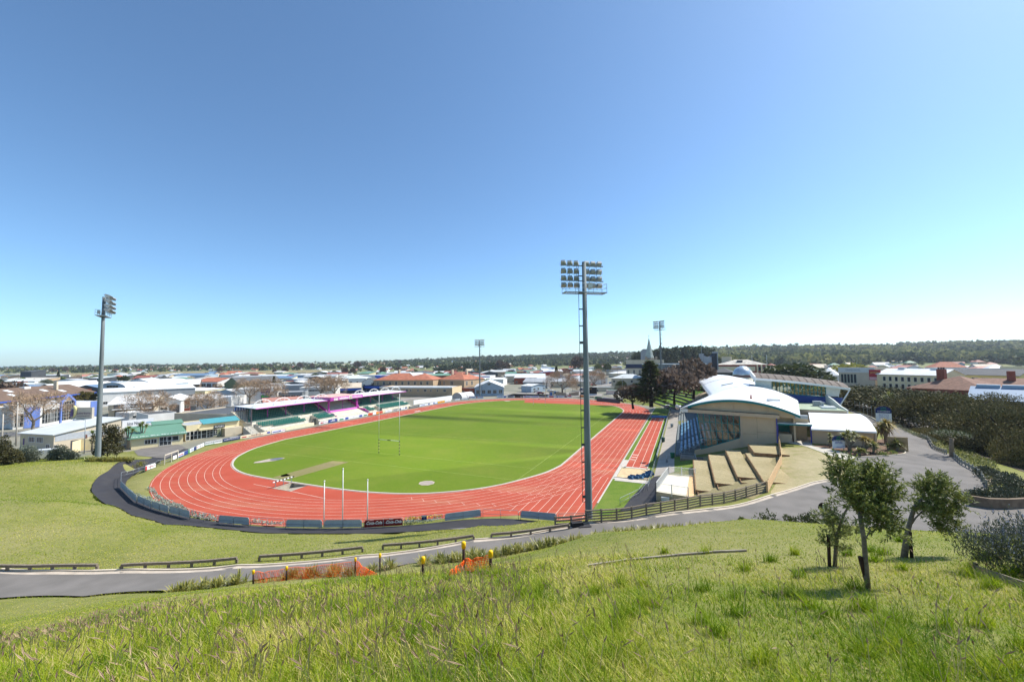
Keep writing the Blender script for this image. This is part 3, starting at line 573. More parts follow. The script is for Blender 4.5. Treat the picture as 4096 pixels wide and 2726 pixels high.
board(P(818.5,1782.7),P(890.2,1769.3),BW,'long white farmers board with dark capitals and green foot',[(.0,.55,.02,.12,INKG)],txt=[('KAKATAHI FARMERS',.47,.68,.34,4.2,INKB)])
board(P(891.8,1768.3),P(960.,1755.8),BNV,'navy board with white lettering at the bend',txt=[('SUMMIT',.25,.55,.36,1.6,INKW),('development',.68,.6,.3,2.3,INKW)],prints=[(.4,.9,.88,.97,INKW)])
t=board(P(961,1755.6),P(1085,1735),M('board_cream','#efe3c4',.5,.05),'long cream supermarket board in front of the stand steps',[(.05,.19,.25,.6,INKR),(.86,.96,.3,.9,INKN)],txt=[('New World.',.5,.72,.42,2.6,INKB),('The only supermarket with Fly Buys',.5,.36,.2,3.8,INKO)])
board(P(1086,1734.6),P(1141,1725.5),BW,'white board with blue swirl right of the cream supermarket board',[(.1,.5,.3,.6,INKN),(.55,.68,.3,.75,INKN),(.75,.95,.5,.6,INKR)])
sv=-49.6
def bd(u0,u1,*a,**k): return board(W(u0,sv),W(u1,sv),*a,**k)
bd(25.3,29.0,BW,'white board with red print right of the stand tunnel',[(.2,.45,.25,.75,INKR),(.5,.9,.45,.6,INKR)]); bd(29.1,32.9,BBL,'solid blue board before the left side of the purple bay',[(.25,.75,.35,.5,INKW),(.4,.7,.65,.8,INKW)],h=1.25)
bd(33,47.4,BW,'very long white board before the purple bay with two blue squares',[(.24,.34,.15,.85,INKN),(.70,.80,.15,.85,INKN),(.06,.18,.2,.7,INKG),(.85,.97,.2,.7,INKG)],h=1.2)
bd(47.6,55.6,INKO,'orange and red board right of the purple bay',[(.3,.52,0,1,BW),(.1,.25,.3,.8,INKR),(.55,.75,.2,.6,INKY),(.75,.95,.3,.8,INKR)],h=1.15)
bd(57,61,BW,'white board with faint print before the right green seats',[(.2,.8,.3,.6,M('faint_print','#b8bcc0'))]); bd(61.4,65.4,BW,'white board with black frame and capitals before the right seats',[(0,1,0,.12,INKB),(0,1,.88,1,INKB)],txt=[('METECH',.5,.55,.45,3,INKB)]); bd(65.8,71,BLB,'pale board with navy corner shapes at the end of the stand',[(0,.15,.1,.9,BNV),(.7,.9,.3,1,BNV)])
for k,(u0,u1,m,lab,pr) in enumerate([(71.5,79,BLACK,'black framed board beside the white side wall',[(.08,.92,.3,.75,M('board_grey','#8b8f90'))]),(79.3,87,BLB,'pale blue board by the left end of the white wall',[(.1,.5,.3,.6,INKN),(.85,.97,.2,.9,INKN)]),(87.2,93.5,BW,'white board with a blue triangle before the white wall',[(.45,.6,.2,.9,INKN),(.6,1,.1,.5,M('pale_blue','#8fb3cc'))]),(93.7,100,INKY,'bright yellow board before the white wall',[(.15,.85,.35,.65,INKO)]),(100.2,106,BW,'white board right of the yellow board',[(.2,.8,.4,.6,M('faint_red','#cf9a98'))])]):
    board(W(u0,-49.4-.0*k),W(u1,-49.4),m,lab,pr)
fa=[(106.5,-49.0),(111.5,-47.2),(116,-44.5)]
board(W(*fa[0]),W(*fa[1]),M('board_grey2','#9fa3a0'),'grey board of the pair before the round shelter',[(.3,.9,.3,.8,BLB)]); board(W(*fa[1]),W(*fa[2]),M('board_grey2','#9fa3a0'),'pale grey board nearest the round shelter',[(.1,.8,.3,.8,BLB)])
farb=[((1620,255),(1965,258),BLB,'pale blue board under the near end of the grey shed',[(.05,.1,.2,.8,INKR),(.15,.4,.35,.65,INKN),(.5,.6,.2,.8,INKR),(.65,.95,.35,.65,INKN)],(1600,1550))]
for x0,x1,m,lab,pr in [(-80,152,BLB,'pale board with blue badge, leftmost on the far bend',[(.2,.6,.4,.6,INKN),(.75,.95,.1,.8,INKN)]),(172,335,BLB,'pale board with bold dark capitals on the far bend',[(.1,.9,.55,.85,INKB),(.1,.9,.15,.4,INKB)]),(345,535,BLACK,'black board left of the far goal',[(.2,.7,.4,.7,M('board_maroon','#6a3038')),(.75,.85,.2,.8,BW)]),(540,732,BLB,'lilac board just left of the far goal',[(.2,.9,.3,.6,INKN),(.2,.3,.6,1,INKR)]),(735,922,BLB,'lilac board behind the far goal left post',[(.1,.9,.35,.7,INKN)]),(930,1112,BLACK,'black framed board behind the far goal crossbar',[(.05,.95,.3,.75,BLB),(.2,.8,.42,.6,INKN)]),(1115,1302,BLB,'lilac and red board behind the far goal right post',[(.25,.8,.15,.8,INKR)]),(1310,1502,BLB,'lilac board with blue triangle right of the far goal',[(.1,.3,.1,.7,INKN),(.4,.9,.35,.6,INKN)]),(1506,1588,BLB,'small board with dark badge on the far bend',[(.15,.85,.2,.85,BRD)]),(1592,1690,BLB,'half orange board on the far bend',[(0,.9,.6,1,INKO),(.3,.9,.2,.5,INKN)]),(1875,2010,INKO,'solid orange board by the tall pole on the far bend',[(.2,.8,.4,.65,INKY)])]:
    farb.append(((x0,533),(x1,535 if x1<1700 else 548),m,lab,pr,(2000,1500)))
for A,B,m,lab,pr,o in farb: s=400/2356; board(G(A[0]*s+o[0],A[1]*s+o[1]),G(B[0]*s+o[0],B[1]*s+o[1]),m,lab,pr,h=1.35)
for x0,y0,x1,y1,m,lab,pr in [(1820,930,1905,940,INKG,'green board right of the tall pole on the far bend',[(.4,.9,.2,.7,BW)]),(1912,938,1996,948,BW,'white board with red badge on the far bend',[(.1,.5,.2,.8,INKR)]),(1999,948,2082,955,BW,'white board with red script on the far bend',[(.15,.85,.35,.65,INKR)]),(2086,955,2165,962,BW,'white and red board nearest the terraces',[(.2,.7,.4,.7,INKR),(.75,1,0,1,INKN)])]:
    s=.31891; board(G(1800+x0*s,1300+y0*s),G(1800+x1*s,1300+y1*s),m,lab,pr,h=1.5)
# tall gate frame on the left of the track
a,b=P(657.4,1857),P(711,1836); a.z=b.z=hz(a.x,a.y); t=thing('gate','open timber and steel gate frame beside the left bend','gate',a)
mb=MB()
for f in(0,.5,1.0): q=a.lerp(b,f); mb.beam(q,q+Vector((0,0,1.9 if f!=.5 else 1.85)),.12,.12)
mb.beam(a+Vector((0,0,1.9)),b+Vector((0,0,1.9)),.14,.2).build('frame',M('pale_timber','#bdb7a6',.85,.15,3),t)
MB().beam(a+Vector((0,0,.55)),b+Vector((0,0,.55)),.05,.05).beam(a+Vector((0,0,1.0)),b+Vector((0,0,1.0)),.05,.05).build('rail',STEEL,t)
q=a.lerp(b,.62); MB().obox(q+Vector((0,0,.35)),(b-a)*.28,FV*.04,(0,0,.75)).build('sign',BW,t)
a2,b2=P(623.9,1864),P(657,1857); panel(a2,b2,'rail','short open rail panel beside the tall timber gate',GR)
# fence and boards along the right concourse (v=54.3)
for i in range(15):
    u0=-7+i*7.2; m='rail' if i in(0,1,2) else 'back'
    nm=['first','second','third'][i] if i<3 else None
    panel(W(u0,54.35),W(u0+7.0,54.35),m,('open concourse rail panel, %s from the white terrace'%nm) if nm else 'white backed board seen edge on along the right concourse','fence panels along the right concourse')
pts=[(655,500.8),(662,493.5),(669.5,483)]
for (x0,y0),(x1,y1),lab in [((2480,2022),(2556,1984),'lower sloping rail panel beside the shaded grass'),((2556,1984),(2590,1945),'upper sloping rail panel leading to the concourse')]:
    panel(P(x0,y0),P(x1,y1),'rail',lab,'rails beside the concourse entry')
a=g(676,423.4,0); t=thing('folded_barrier','small white framed sign on the grass at the far right track corner','sign',W(108,53.3)); MB().obox(W(107,52.2,.35),FU*1.4,FV*1.6,(0,0,.9)).build('panel',BW,t); MB().obox(W(106.98,52.4,.6),FU*-.02,FV*1.2,(0,0,.4)).build('print',INKR,t); MB().tube([W(107.2,52.4),W(107.2,52.4,.5)],.04).tube([W(108.2,53.6),W(108.2,53.6,.5)],.04).build('leg',STEEL,t)
# blue landing mat cover and crumpled tarpaulin
BT=M('blue_cover','#2f7fc0',.6,.12,1.5,bump=.2); rows=[[W(77.2+u*.9,48.9+v*.7,.30+.05*math.sin(u*2.1+v*1.7)+.04*math.sin(v*3.3)) for v in range(8)] for u in range(5)]
MB().grid(rows,.28).build('pit_cover',BT,None,False,'flat bright blue cover over the far jumping pit','pit cover',org=W(79,51))
def crumple(name,pts,mat,label,cat,rad,seed,seg=18):
    rr=random.Random(seed); mb=MB()
    for p in pts:
        rows=[]
        for i in range(7):
            ph=math.pi*(i/6)*.5; row=[]
            for j in range(seg+1):
                th=2*math.pi*j/seg; r=rad*(1+.35*math.sin(th*3+p[0])+.22*math.sin(th*7+p[1])+.1*math.sin(th*13+i)); row.append(Vector((p[0]+r*math.cos(ph)*math.cos(th),p[1]+r*math.cos(ph)*math.sin(th)*.7,p[2]+rad*.75*math.sin(ph)*(1+.25*math.sin(th*5+i*2)))))
            rows.append(row)
        mb.grid(rows)
    return mb.build(name,mat,None,False,label,cat,org=pts[0])
tp=[W(.3,52.2,.03),W(1.2,53.0,.04),W(2.3,53.5,.04),W(3.4,53.9,.1),W(-.2,51.3,.02)]
crumple('tarpaulin',tp,M('teal_tarp','#24557a',.6,.3,2,bump=.3),'crumpled dark blue tarpaulin on the sand pit edge','tarpaulin',.75,3)
MB().tube([W(-.6,48.3,.08),W(.1,54.2,.1)],.05).build('pit_rake',STEEL,None,label='long thin bar lying along the near edge of the sand pit',cat='bar',org=W(-.5,50))
for (x,y,h,lab,m) in [(2653,1763,1.1,'green wheeled bin on the concourse by the stand','#2d5147'),(2690,1836,1.0,'green bin standing in the shade below the stand','#2f6a4a'),(2688,1710,1.0,'grey bin furthest along the concourse','#8c9290')]:
    p=G(x,y,.35); p.z=hz(p.x,p.y)+.04; t=thing('litter_bin',lab,'bin',p); MB().lathe(p,[(.36,0),(.42,h-.15)],10).build('body',M('bin'+m,m,.6,.1),t,True); MB().lathe(p+Vector((0,0,h-.15)),[(.46,0),(.46,.1),(.3,.16)],10).build('lid',M('bin'+m,m),t)
p=G(2667,1849,.35); p.z=hz(p.x,p.y); MB().lathe(p,[(.13,0),(.13,1.25),(.05,1.32)],8).build('bollard',STEEL,None,True,'pale round bollard at the concourse shadow edge','bollard',org=p)
# ------------------------------------------------------------- floodlights
POLEM=M('pole_concrete','#747c7e',.75,.22,.8,bump=.15,stretch=(2,2,.25)); LAMPB=M('lamp_housing','#a3a8aa',.5,.12,2,.1); LAMPG=M('lamp_glass','#c9d3d8',.15,.05,spec=.6)
FLG='floodlight towers around the stadium'; FH=32.3
ft=thing('floodlight_tower','x','floodlight',(0,0,0),FLG)
MB().tube([Vector((0,0,z)) for z in(-1.5,0,10,20,FH)],[.46,.45,.40,.33,.25],20).build('pole',POLEM,ft,True)
mb=MB()
for z in(8.6,17.4,25): mb.lathe(Vector((0,0,z)),[(.45-.0065*z,0),(.45-.0065*z,.12)],20)
mb.build('joint_band',M('band_grey','#6a7072',.6,.1),ft,True)
mb=MB(); lx=-.78
mb.tube([Vector((lx,-.0,2.6)),Vector((lx,0,FH-.6))],.035,5).tube([Vector((lx,.0,2.6)),Vector((-.3,0,2.6))],.04,5)
for k in range(14): z=3.2+k*2.1; mb.beam(Vector((lx,0,z)),Vector((-.3,0,z)),.06,.14 if k%3 else .32)
for k in range(95): z=2.8+k*.3; mb.beam(Vector((lx,-.14,z)),Vector((lx,.14,z)),.02,.02)
mb.build('ladder',M('dark_steel','#4b5457',.6,.1,metal=.3),ft)
mb=MB(); pz=28.3; mb.obox(Vector((-2.75,-.75,pz)),(5.5,0,0),(0,.06,0),(0,0,.1)).obox(Vector((-2.75,.7,pz)),(5.5,0,0),(0,.06,0),(0,0,.1)).obox(Vector((-2.75,-.69,pz)),(.08,0,0),(0,1.39,0),(0,0,.1)).obox(Vector((2.67,-.69,pz)),(.08,0,0),(0,1.39,0),(0,0,.1))
for k in range(16): mb.obox(Vector((-2.6+k*.33,-.69,pz+.03)),(.16,0,0),(0,1.39,0),(0,0,.03))
mb.build('platform',STEEL,ft)
mb=MB()
for y in(-.72,.72):
    for z in(.62,1.15): mb.tube([Vector((-2.7,y,pz+z)),Vector((2.7,y,pz+z))],.022,5)
    for x in(-2.7,-.9,.9,2.7): mb.tube([Vector((x,y,pz)),Vector((x,y,pz+1.15))],.028,5)
for x in(-2.7,2.7):
    for z in(.62,1.15): mb.tube([Vector((x,-.72,pz+z)),Vector((x,.72,pz+z))],.022,5)
mb.build('guard_rail',STEEL,ft)
mb=MB()
for z in(30.0,31.95): mb.beam(Vector((-2.85,.62,z)),Vector((2.85,.62,z)),.12,.12)
for z in(30.,31.95):
    mb.beam(Vector((-.1,0,z)),Vector((-.1,.62,z)),.1,.1)
for x in(-1.75,-.75,.95,1.95): mb.tube([Vector((x,.55,28.9)),Vector((x,.62,32.1))],.03,5)
mb.build('cross_arm',STEEL,ft)
MB().box((.55,-.55,pz+.5),(.5,.35,.75)).build('control_box',M('box_grey','#c4c8c6',.5,.05),ft)
def lampmesh():
    mb=MB(); w0,w1=.2,.34
    f=[Vector((-w1,.35,-.28)),Vector((w1,.35,-.28)),Vector((w1,.35,.30)),Vector((-w1,.35,.30))]; b=[Vector((-w0-.06,-.28,-.2)),Vector((w0+.06,-.28,-.2)),Vector((w0+.06,-.28,.12)),Vector((-w0-.06,-.28,.12))]
    mb.add(f+b,[(7,6,5,4),(0,1,5,4),(1,2,6,5),(2,3,7,6),(3,0,4,7)]); mb.cm=1; mb.add([f[0]+Vector((0,-.03,0)),f[1]+Vector((0,-.03,0)),f[2]+Vector((0,-.03,0)),f[3]+Vector((0,-.03,0))],[(0,1,2,3)])
    mb.cm=0; mb.obox(Vector((-w1,.35,.28)),(2*w1,0,0),(0,.34,-.03),(0,0,.03)).obox(Vector((-w1,.35,-.2)),(.02,0,0),(0,.25,0),(0,0,.48)).obox(Vector((w1-.02,.35,-.2)),(.02,0,0),(0,.25,0),(0,0,.48))
    mb.tube([Vector((-.4,0,-.1)),Vector((-.4,0,-.42)),Vector((.4,0,-.42)),Vector((.4,0,-.1))],.02,4)
    return mb
lp0=None
for r,(z,ry) in enumerate([(29.55,-.15),(30.42,.1),(31.35,-.12),(32.35,.12)]):
    for c_ in range(6):
        x=(-2.5+c_*.86) if c_<3 else (.62+(c_-3)*.88)
        if lp0 is None: o=lampmesh().build('lamp',[LAMPB,LAMPG],ft); lp0=o
        else: o=lp0.copy(); COL.objects.link(o); o.parent=ft
        o.location=(x,.62+.12,z); o.rotation_euler=(math.radians(-24-r*3),0,math.radians(-26 if c_<3 else -4))
for (loc,lab) in [((9.2,50.6,.1),'tall near floodlight tower rising beside the dark timber fence'),((-81.5,80.3,1.4),'floodlight tower at left behind the grass bank'),((*g(479.9,396.2,0)[:2],0),'distant floodlight tower before the grey shed'),((*W(126.8,50)[:2],5.2),'floodlight tower on the green terraces near the church spire')]:
    f=W(48,0); d=Vector((f.x-loc[0],f.y-loc[1],0)); rz=math.atan2(d.y,d.x)-math.pi/2
    inst(ft,loc,rz,1.0,lab,FLG)
# ============================================================= LEFT COVERED STAND (along v=-50)
def S(u,t,z=0): return W(u,-t,z)
TL=-FV
st=thing('covered_stand','long covered stand of green seats with a purple central bay','grandstand',S(42,58))
CW=M('stand_concrete','#cfc8b6',.85,.12,.8,bump=.1); SEATG=M('seat_green','#1e6358',.45,.1,2); PURP=M('purple_paint','#a8409c',.55,.06); PINK=M('pink_paint','#cf6fc4',.55,.06); LILAC=M('lilac_roof','#e8d9e8',.5,.06,.5)
def steps(mb,u0,u1,prof):   # prof (t,z) closed polygon, swept along u
    mb.prism([S(u0,t,z) for t,z in prof],FU*(u1-u0))
def tiers(t0,z0,n,run,rise,base=0):
    pr=[(t0,base)]; 
    for i in range(n): pr+=[(t0+i*run,z0+i*rise),(t0+(i+1)*run,z0+i*rise)]
    return pr+[(t0+n*run,base)]
mb=MB()
for u0,u1 in((8,23.6),(27.2,35.0),(50.6,55.0),(57.5,76)):   # uncovered front tiers in blocks with openings between
    steps(mb,u0,u1,tiers(51.2,1.0,5,.85,.33))
steps(mb,35,50.6,tiers(51.2,.6,8,.75,.24))
for u0,u1 in((7,35.2),(50.4,77.5)): steps(mb,u0,u1,[(55.5,0),(55.5,2.45),(57.9,2.45)]+[(57.9+i*.82+d,2.75+i*.42) for i in range(8) for d in(0,.82)]+[(64.5,0)])
steps(mb,35.2,50.4,[(57.3,0),(57.3,2.6)]+[(57.5+i*.8+d,2.6+i*.4) for i in range(9) for d in(0,.8)]+[(64.8,0)])
mb.obox(S(6.8,55.6,0),FU*.3,TL*9.5,(0,0,3.0)); mb.build('tiers',CW,st)
mb=MB(); steps(mb,8,24,[(50.2,0),(50.2,1.0),(50.45,1.0),(50.45,0)]); steps(mb,27,76,[(50.2,0),(50.2,.95),(50.4,.95),(50.4,0)]); mb.build('front_wall',CREAM,st)
# tunnels
for u in(24.2,55.4): MB().obox(S(u,51.3,0),FU*1.6,TL*.1,(0,0,2.0)).build('door',M('door_dark','#2f3330',.7,.1),st)
# roof slabs
def roofseg(u0,u1,t0,t1,z0,z1,mat,name='roof',th=.16):
    mb=MB(); n=24; mb.prism([S(u0,t0,z0),S(u0,t1,z1),S(u0,t1,z1+th),S(u0,t0,z0+th)],FU*(u1-u0))
    return mb.build(name,mat,st)
SR=M('stand_roof','#c9cdd1',.5,.12,.7); roofseg(8.6,35.4,56.0,66,6.75,7.15,SR); roofseg(50.2,78.2,56.0,66,6.75,7.15,M('stand_roof_white','#dcdcdc',.5,.1,.7)); roofseg(35.0,50.6,55.4,67,7.45,7.75,M('stand_roof_red','#d8a79a',.6,.12,.5),'bay_roof')
mb=MB(); mb.obox(S(8.6,55.94,6.7),FU*26.4,TL*.06,(0,0,.24)).obox(S(50.7,55.94,6.7),FU*27.6,TL*.06,(0,0,.24)); mb.build('fascia',PINK,st)
sg=MB().obox(S(35.3,55.25,6.55),FU*15.4,TL*.12,(0,0,1.25)).obox(S(35.1,55.3,6.4),FU*.25,TL*9,(0,0,1.5)).build('sign_fascia',PURP,st)
MB().obox(S(38.7,55.2,6.65),FU*4.9,TL*.04,(0,0,1.0)).build('sign_panel',PINK,sg); MB().obox(S(43.7,55.2,6.6),FU*1.6,TL*.04,(0,0,1.1)).build('sign_crest',BW,sg); MB().obox(S(36.6,55.2,6.6),FU*1.9,TL*.04,(0,0,.9)).build('sign_picture',M('cat_grey','#cdbfc4',.6,.25,3),sg)
MB().obox(S(43.95,55.16,6.75),FU*1.1,TL*.02,(0,0,.8)).build('crest_shield',M('crest_tan','#b6a98c',.6,.3,6),sg); MB().obox(S(45.4,55.2,6.65),FU*5.0,TL*.04,(0,0,1.05)).build('sign_panel',PINK,sg)
text('whiskas',1.15,S(41.2,55.14,7.16),FU,(0,0,1),INKW,'lettering',sg,wid=4.3,bold=.03); text('PROUDLY MADE IN',.34,S(47.7,55.14,7.46),FU,(0,0,1),INKW,'lettering',sg,wid=3.8); text('WANGANUI',.56,S(47.7,55.14,6.98),FU,(0,0,1),INKW,'lettering',sg,wid=4.3,bold=.01)
# roof arches
k=0
for u in(12.6,19.2,27.0,34.0,52.5,60.5,67.2,74.3):
    mb=MB(); pts=[S(u+3.1*math.cos(a)*-1,58.6,7.0+2.1*math.sin(a)) for a in np.linspace(0,math.pi,13)]; mb.tube(pts,.1,6); mb.tube([S(u-3.4,58.6,7.05),S(u+3.4,58.6,7.05)],.07,6)
    for a in(.75,1.3,1.85,2.4): mb.tube([S(u-3.1*math.cos(a),58.6,7.0+2.1*math.sin(a)),S(u-.9*math.cos(a),58.6,7.05)],.045,5)
    mb.build('roof_arch',WHITE,st,True)
for u in(8.9,14.4,20.6,27.4,33.2,52.4,59,66,72.5,77.8):
    MB().tube([S(u,58.9,2.7),S(u,58.9,6.8)],.11,8).build('column',PURP if u not in(8.9,77.8) else STEEL,st,True)
for u in(36.2,49.6): MB().obox(S(u-.25,57.0,.9),FU*.5,TL*.5,(0,0,5.7)).build('bay_column',PURP,st)
MB().tube([S(43,57.6,2.8),S(43,57.6,7)],.1,8).build('column',PURP,st)
mb=MB().obox(S(36.6,56.9,2.35),FU*12.8,TL*.15,(0,0,.62)); mb.build('balustrade',PINK,st)
for u in(35.0,50.3):
    mb=MB(); mb.prism([S(u,52.2,0),S(u,52.2,1.6),S(u,53.4,1.7),S(u,53.6,2.3),S(u,56.8,2.6),S(u,57.2,3.6),S(u,64.6,7.2),S(u,64.6,6.4),S(u,57.6,2.9),S(u,57.4,0)],FU*.28); mb.build('bay_side_wall',PURP,st)
# back wall with slotted cladding and end walls
mb=MB(); c=0
for u0,u1,cols in((8.6,20,[M('clad_blue','#3f74c0',.6,.1)]),(20,35,[M('clad_salmon','#b7705f',.6,.1)]),(50.8,78,[M('clad_white','#cfcfcb',.6,.1)])):
    mb=MB(); u=u0
    while u<u1: mb.obox(S(u,65.4,4.9),FU*.55,TL*.08,(0,0,2.1)); u+=.8
    mb.build('back_cladding',cols[0],st)
mb=MB().obox(S(7,64.7,0),FU*28.2,TL*.2,(0,0,5.9)).obox(S(50.4,64.7,0),FU*27,TL*.2,(0,0,5.9)).obox(S(35,66,0),FU*15.6,TL*.2,(0,0,7.4)); mb.build('back_wall',M('back_wall_grey','#a9a294',.8,.1,.7),st)
mb=MB()
for k in range(7): t=57.6+k*1.05; mb.tube([S(7.3,t,2.7+k*.45),S(7.3,t,6.8)],.06,6)
mb.tube([S(7.05,55.6,0),S(7.05,55.6,6.9)],.16,8); mb.build('end_mullion',M('mullion_dark','#5d5358',.6,.1),st)
mb=MB().prism([S(6.9,57,0),S(6.9,57,2.7),S(6.9,64.6,5.9),S(6.9,64.6,0)],FU*.2); mb.build('end_wall',M('end_wall_beige','#b5ab98',.8,.1,.8),st)
mb=MB()
for k in range(10): mb.obox(S(4.6,51.2+k*.42,0),FU*2.3,TL*.44,(0,0,.22*(k+1)))
mb.build('stairs',CONC,st)
mb=MB()
for u in(4.6,6.9): mb.tube([S(u,51.2,1.1),S(u,55.4,3.2)],.035,5); [mb.tube([S(u,51.2+k*1.05,.2+k*.55),S(u,51.2+k*1.05,1.1+k*.53)],.03,5) for k in range(5)]
for u0,u1 in((7.2,23.8),(27.2,34.8),(50.8,55.2),(57.4,76)):
    for z in(2.95,3.35): mb.tube([S(u0,55.55,z),S(u1,55.55,z)],.03,5)
    n=int((u1-u0)/1.6)
    for k in range(n+1): u=u0+(u1-u0)*k/n; mb.tube([S(u,55.55,2.4),S(u,55.55,3.35)],.028,5)
    mb.tube([S(u0+.3,50.35,1.7),S(u1,50.35,1.7)],.028,5)
    for k in range(n+1): u=u0+(u1-u0)*k/n; mb.tube([S(u,50.35,.9),S(u,50.35,1.7)],.028,5)
mb.tube([S(33.5,50.4,1.5),S(50,50.4,1.5)],.028,5)
for k in range(12): mb.tube([S(35+k*1.3,50.4,.8),S(35+k*1.3,50.4,1.5)],.03,5)
mb.build('hand_rail',STEEL,st)
# seats: cup shaped, nearest 100 are parts of their own
def seatbox(mb,p):
    a=p-FU*.22; mb.obox(a+TL*.0+Vector((0,0,.36)),FU*.44,TL*.42,(0,0,.09)); mb.obox(a+TL*.38+Vector((0,0,.40)),FU*.44,TL*.07,TL*.06+Vector((0,0,.36)))
sp=[]
for u0,u1 in((8.4,23.2),(27.6,34.6),(51,54.6),(58,75.6)):
    for r in(1,2,3,4):
        if u0<20 and r in(1,2) : s0=u0+3.0*(2-r)+.5
        else: s0=u0
        u=s0
        while u<u1-(1.2 if r>2 else .2):
            sp.append(S(u,51.25+r*.85,1.0+r*.33)); u+=.56
for u0,u1 in((8,21.5),(23,34.6),(51,62.6),(64,77)):
    for r in range(8):
        u=u0+(.5*r if u0<9 else 0)
        while u<u1+(.0): sp.append(S(u,57.95+r*.82,2.75+r*.42)); u+=.56
sp.sort(key=lambda p:(p-CO).length)
m1=None
for p in sp[:100]:
    if m1 is None: mb=MB(); seatbox(mb,Vector((0,0,0))); m1=mb.build('seat',SEATG,st); m1.location=p-WO[st]; WO.pop(m1); me=m1.data; o_=WO[st]; [setattr(v,'co',v.co+o_) for v in me.vertices]
    else: o=m1.copy(); COL.objects.link(o); o.parent=st; o.location=p-WO[st]
mb=MB()
for p in sp[100:]: seatbox(mb,p)
tag(mb.build('seat_rows',SEATG,st),kind='stuff')
mb=MB()
for r in range(1,9): mb.obox(S(36,57.9+r*.8-.6,2.55+r*.4),FU*13.6,TL*.3,(0,0,.14))
mb.build('bench_rows',M('bench_grey','#9ba3a6',.7,.1),st)
# white side wall, curved shelter
a,b=W(86.5,-58),W(115.5,-54.7); MB().obox(a,b-a,TL*.3,(0,0,2.0)).build('white_wall',WHITE,None,label='long plain white wall along the left of the far straight',cat='wall',org=a)
def barrel(name,a,b,dirv,L,r,mat,label,cat,endm,zb=0,ribs=True):
    a=Vector(a);b=Vector(b); c=(a+b)/2; ex=(b-a).normalized(); w=(b-a).length/2; t=thing(name,label,cat,c)
    arc=[c+ex*(w*math.cos(x)*-1)+Vector((0,0,r*math.sin(x))) for x in np.linspace(0,math.pi,17)]
    rows=[[p+dirv*(L*k/6) for p in arc] for k in range(7)]; MB().grid(rows).build('shell',mat,t,True)
    MB().poly([p+dirv*.25 for p in arc]).build('end_panel',endm,t); MB().poly([p+dirv*(L-.1) for p in arc]).build('end_panel',endm,t)
    if ribs:
        for k in(0,.42,1): MB().tube([p+dirv*L*k for p in arc],.1,6).build('rib',M('rib_grey','#8d8f90',.6,.1),t)
    return t
TW_=M('shelter_skin','#d3d1ce',.6,.1,.5)
barrel('round_shelter',W(116.4,-55.6),W(118.9,-50.6),(W(127,-50.2)-W(117.6,-53.2)).normalized(),9.6,3.3,TW_,'white half round shelter at the end of the white wall','shelter',M('shelter_end','#aaa5a3',.7,.1,.8))
# ============================================================= RIGHT GRANDSTAND
gs=thing('arched_grandstand','modern grandstand with white arched roof, glass side and tan walls','grandstand',W(60,68))
TAN=M('tan_wall','#c4ae90',.85,.06,.5,bump=.05); TEAL=M('teal_paint','#12777a',.5,.05); TRIM=M('tan_trim','#c2ad93',.8,.05); ROOFW=M('white_roof','#dfe0e0',.45,.04,.4)
U0=15.5
def Q(v,z,u=U0): return W(u,v,z)
# south wall: solid parts around the glazing
mb=MB(); mb.prism([Q(61.2,.6),Q(69.3,.6),Q(69.3,5.25),Q(62.2,2.55),Q(61.3,2.2)],FU*.35).prism([Q(69.3,.6),Q(75.2,.6),Q(75.2,9.5),Q(69.3,9.5)],FU*.35)
mb.build('side_wall',TAN,gs)
mb=MB(); mb.obox(Q(69.3,1.5)-FU*.12,FU*.12,FV*.35,(0,0,7.8)).obox(Q(69.15,2.2)-FU*.14,FU*.1,FV*.12,(0,0,3.4)); mb.build('pilaster',TRIM,gs)
mb=MB().obox(Q(72,5.2)-FU*.02,FU*.02,FV*.03,(0,0,4)).obox(Q(72,6.4)-FU*.02,FU*.02,FV*3.2,(0,0,.03)).obox(Q(69.7,6.0)-FU*.02,FU*.02,FV*2.3,(0,0,.03)); mb.build('panel_joint',M('joint_dark','#7d6f5c'),gs)
MB().tube([Q(75.1,4.4)-FU*.15,Q(75.1,9.2)-FU*.15],.1,8).build('downpipe',M('violet_paint','#4a4c9a',.5,.05),gs)
# fascia beam
mb=MB(); A=[Q(60.3,10.25),Q(75.5,9.72)]; mb.prism([A[0]-FU*.7,A[1]-FU*.7,A[1]-FU*.7-Vector((0,0,.62)),A[0]-FU*.7-Vector((0,0,.62))],FU*.75); mb.build('fascia_beam',TRIM,gs)
mb=MB().prism([Q(59.0,10.32)-FU*.7,Q(60.3,10.25)-FU*.7,Q(60.3,9.62)-FU*.7,Q(59.0,9.75)-FU*.7],FU*.8); mb.build('fascia_tip',WHITE,gs)
MB().obox(Q(60.4,10.27)-FU*.68,FU*.7,Q(75.5,9.74)-Q(60.4,10.27),(0,0,.05)).build('flashing',M('flash_dark','#2c3430',.6,.1),gs)
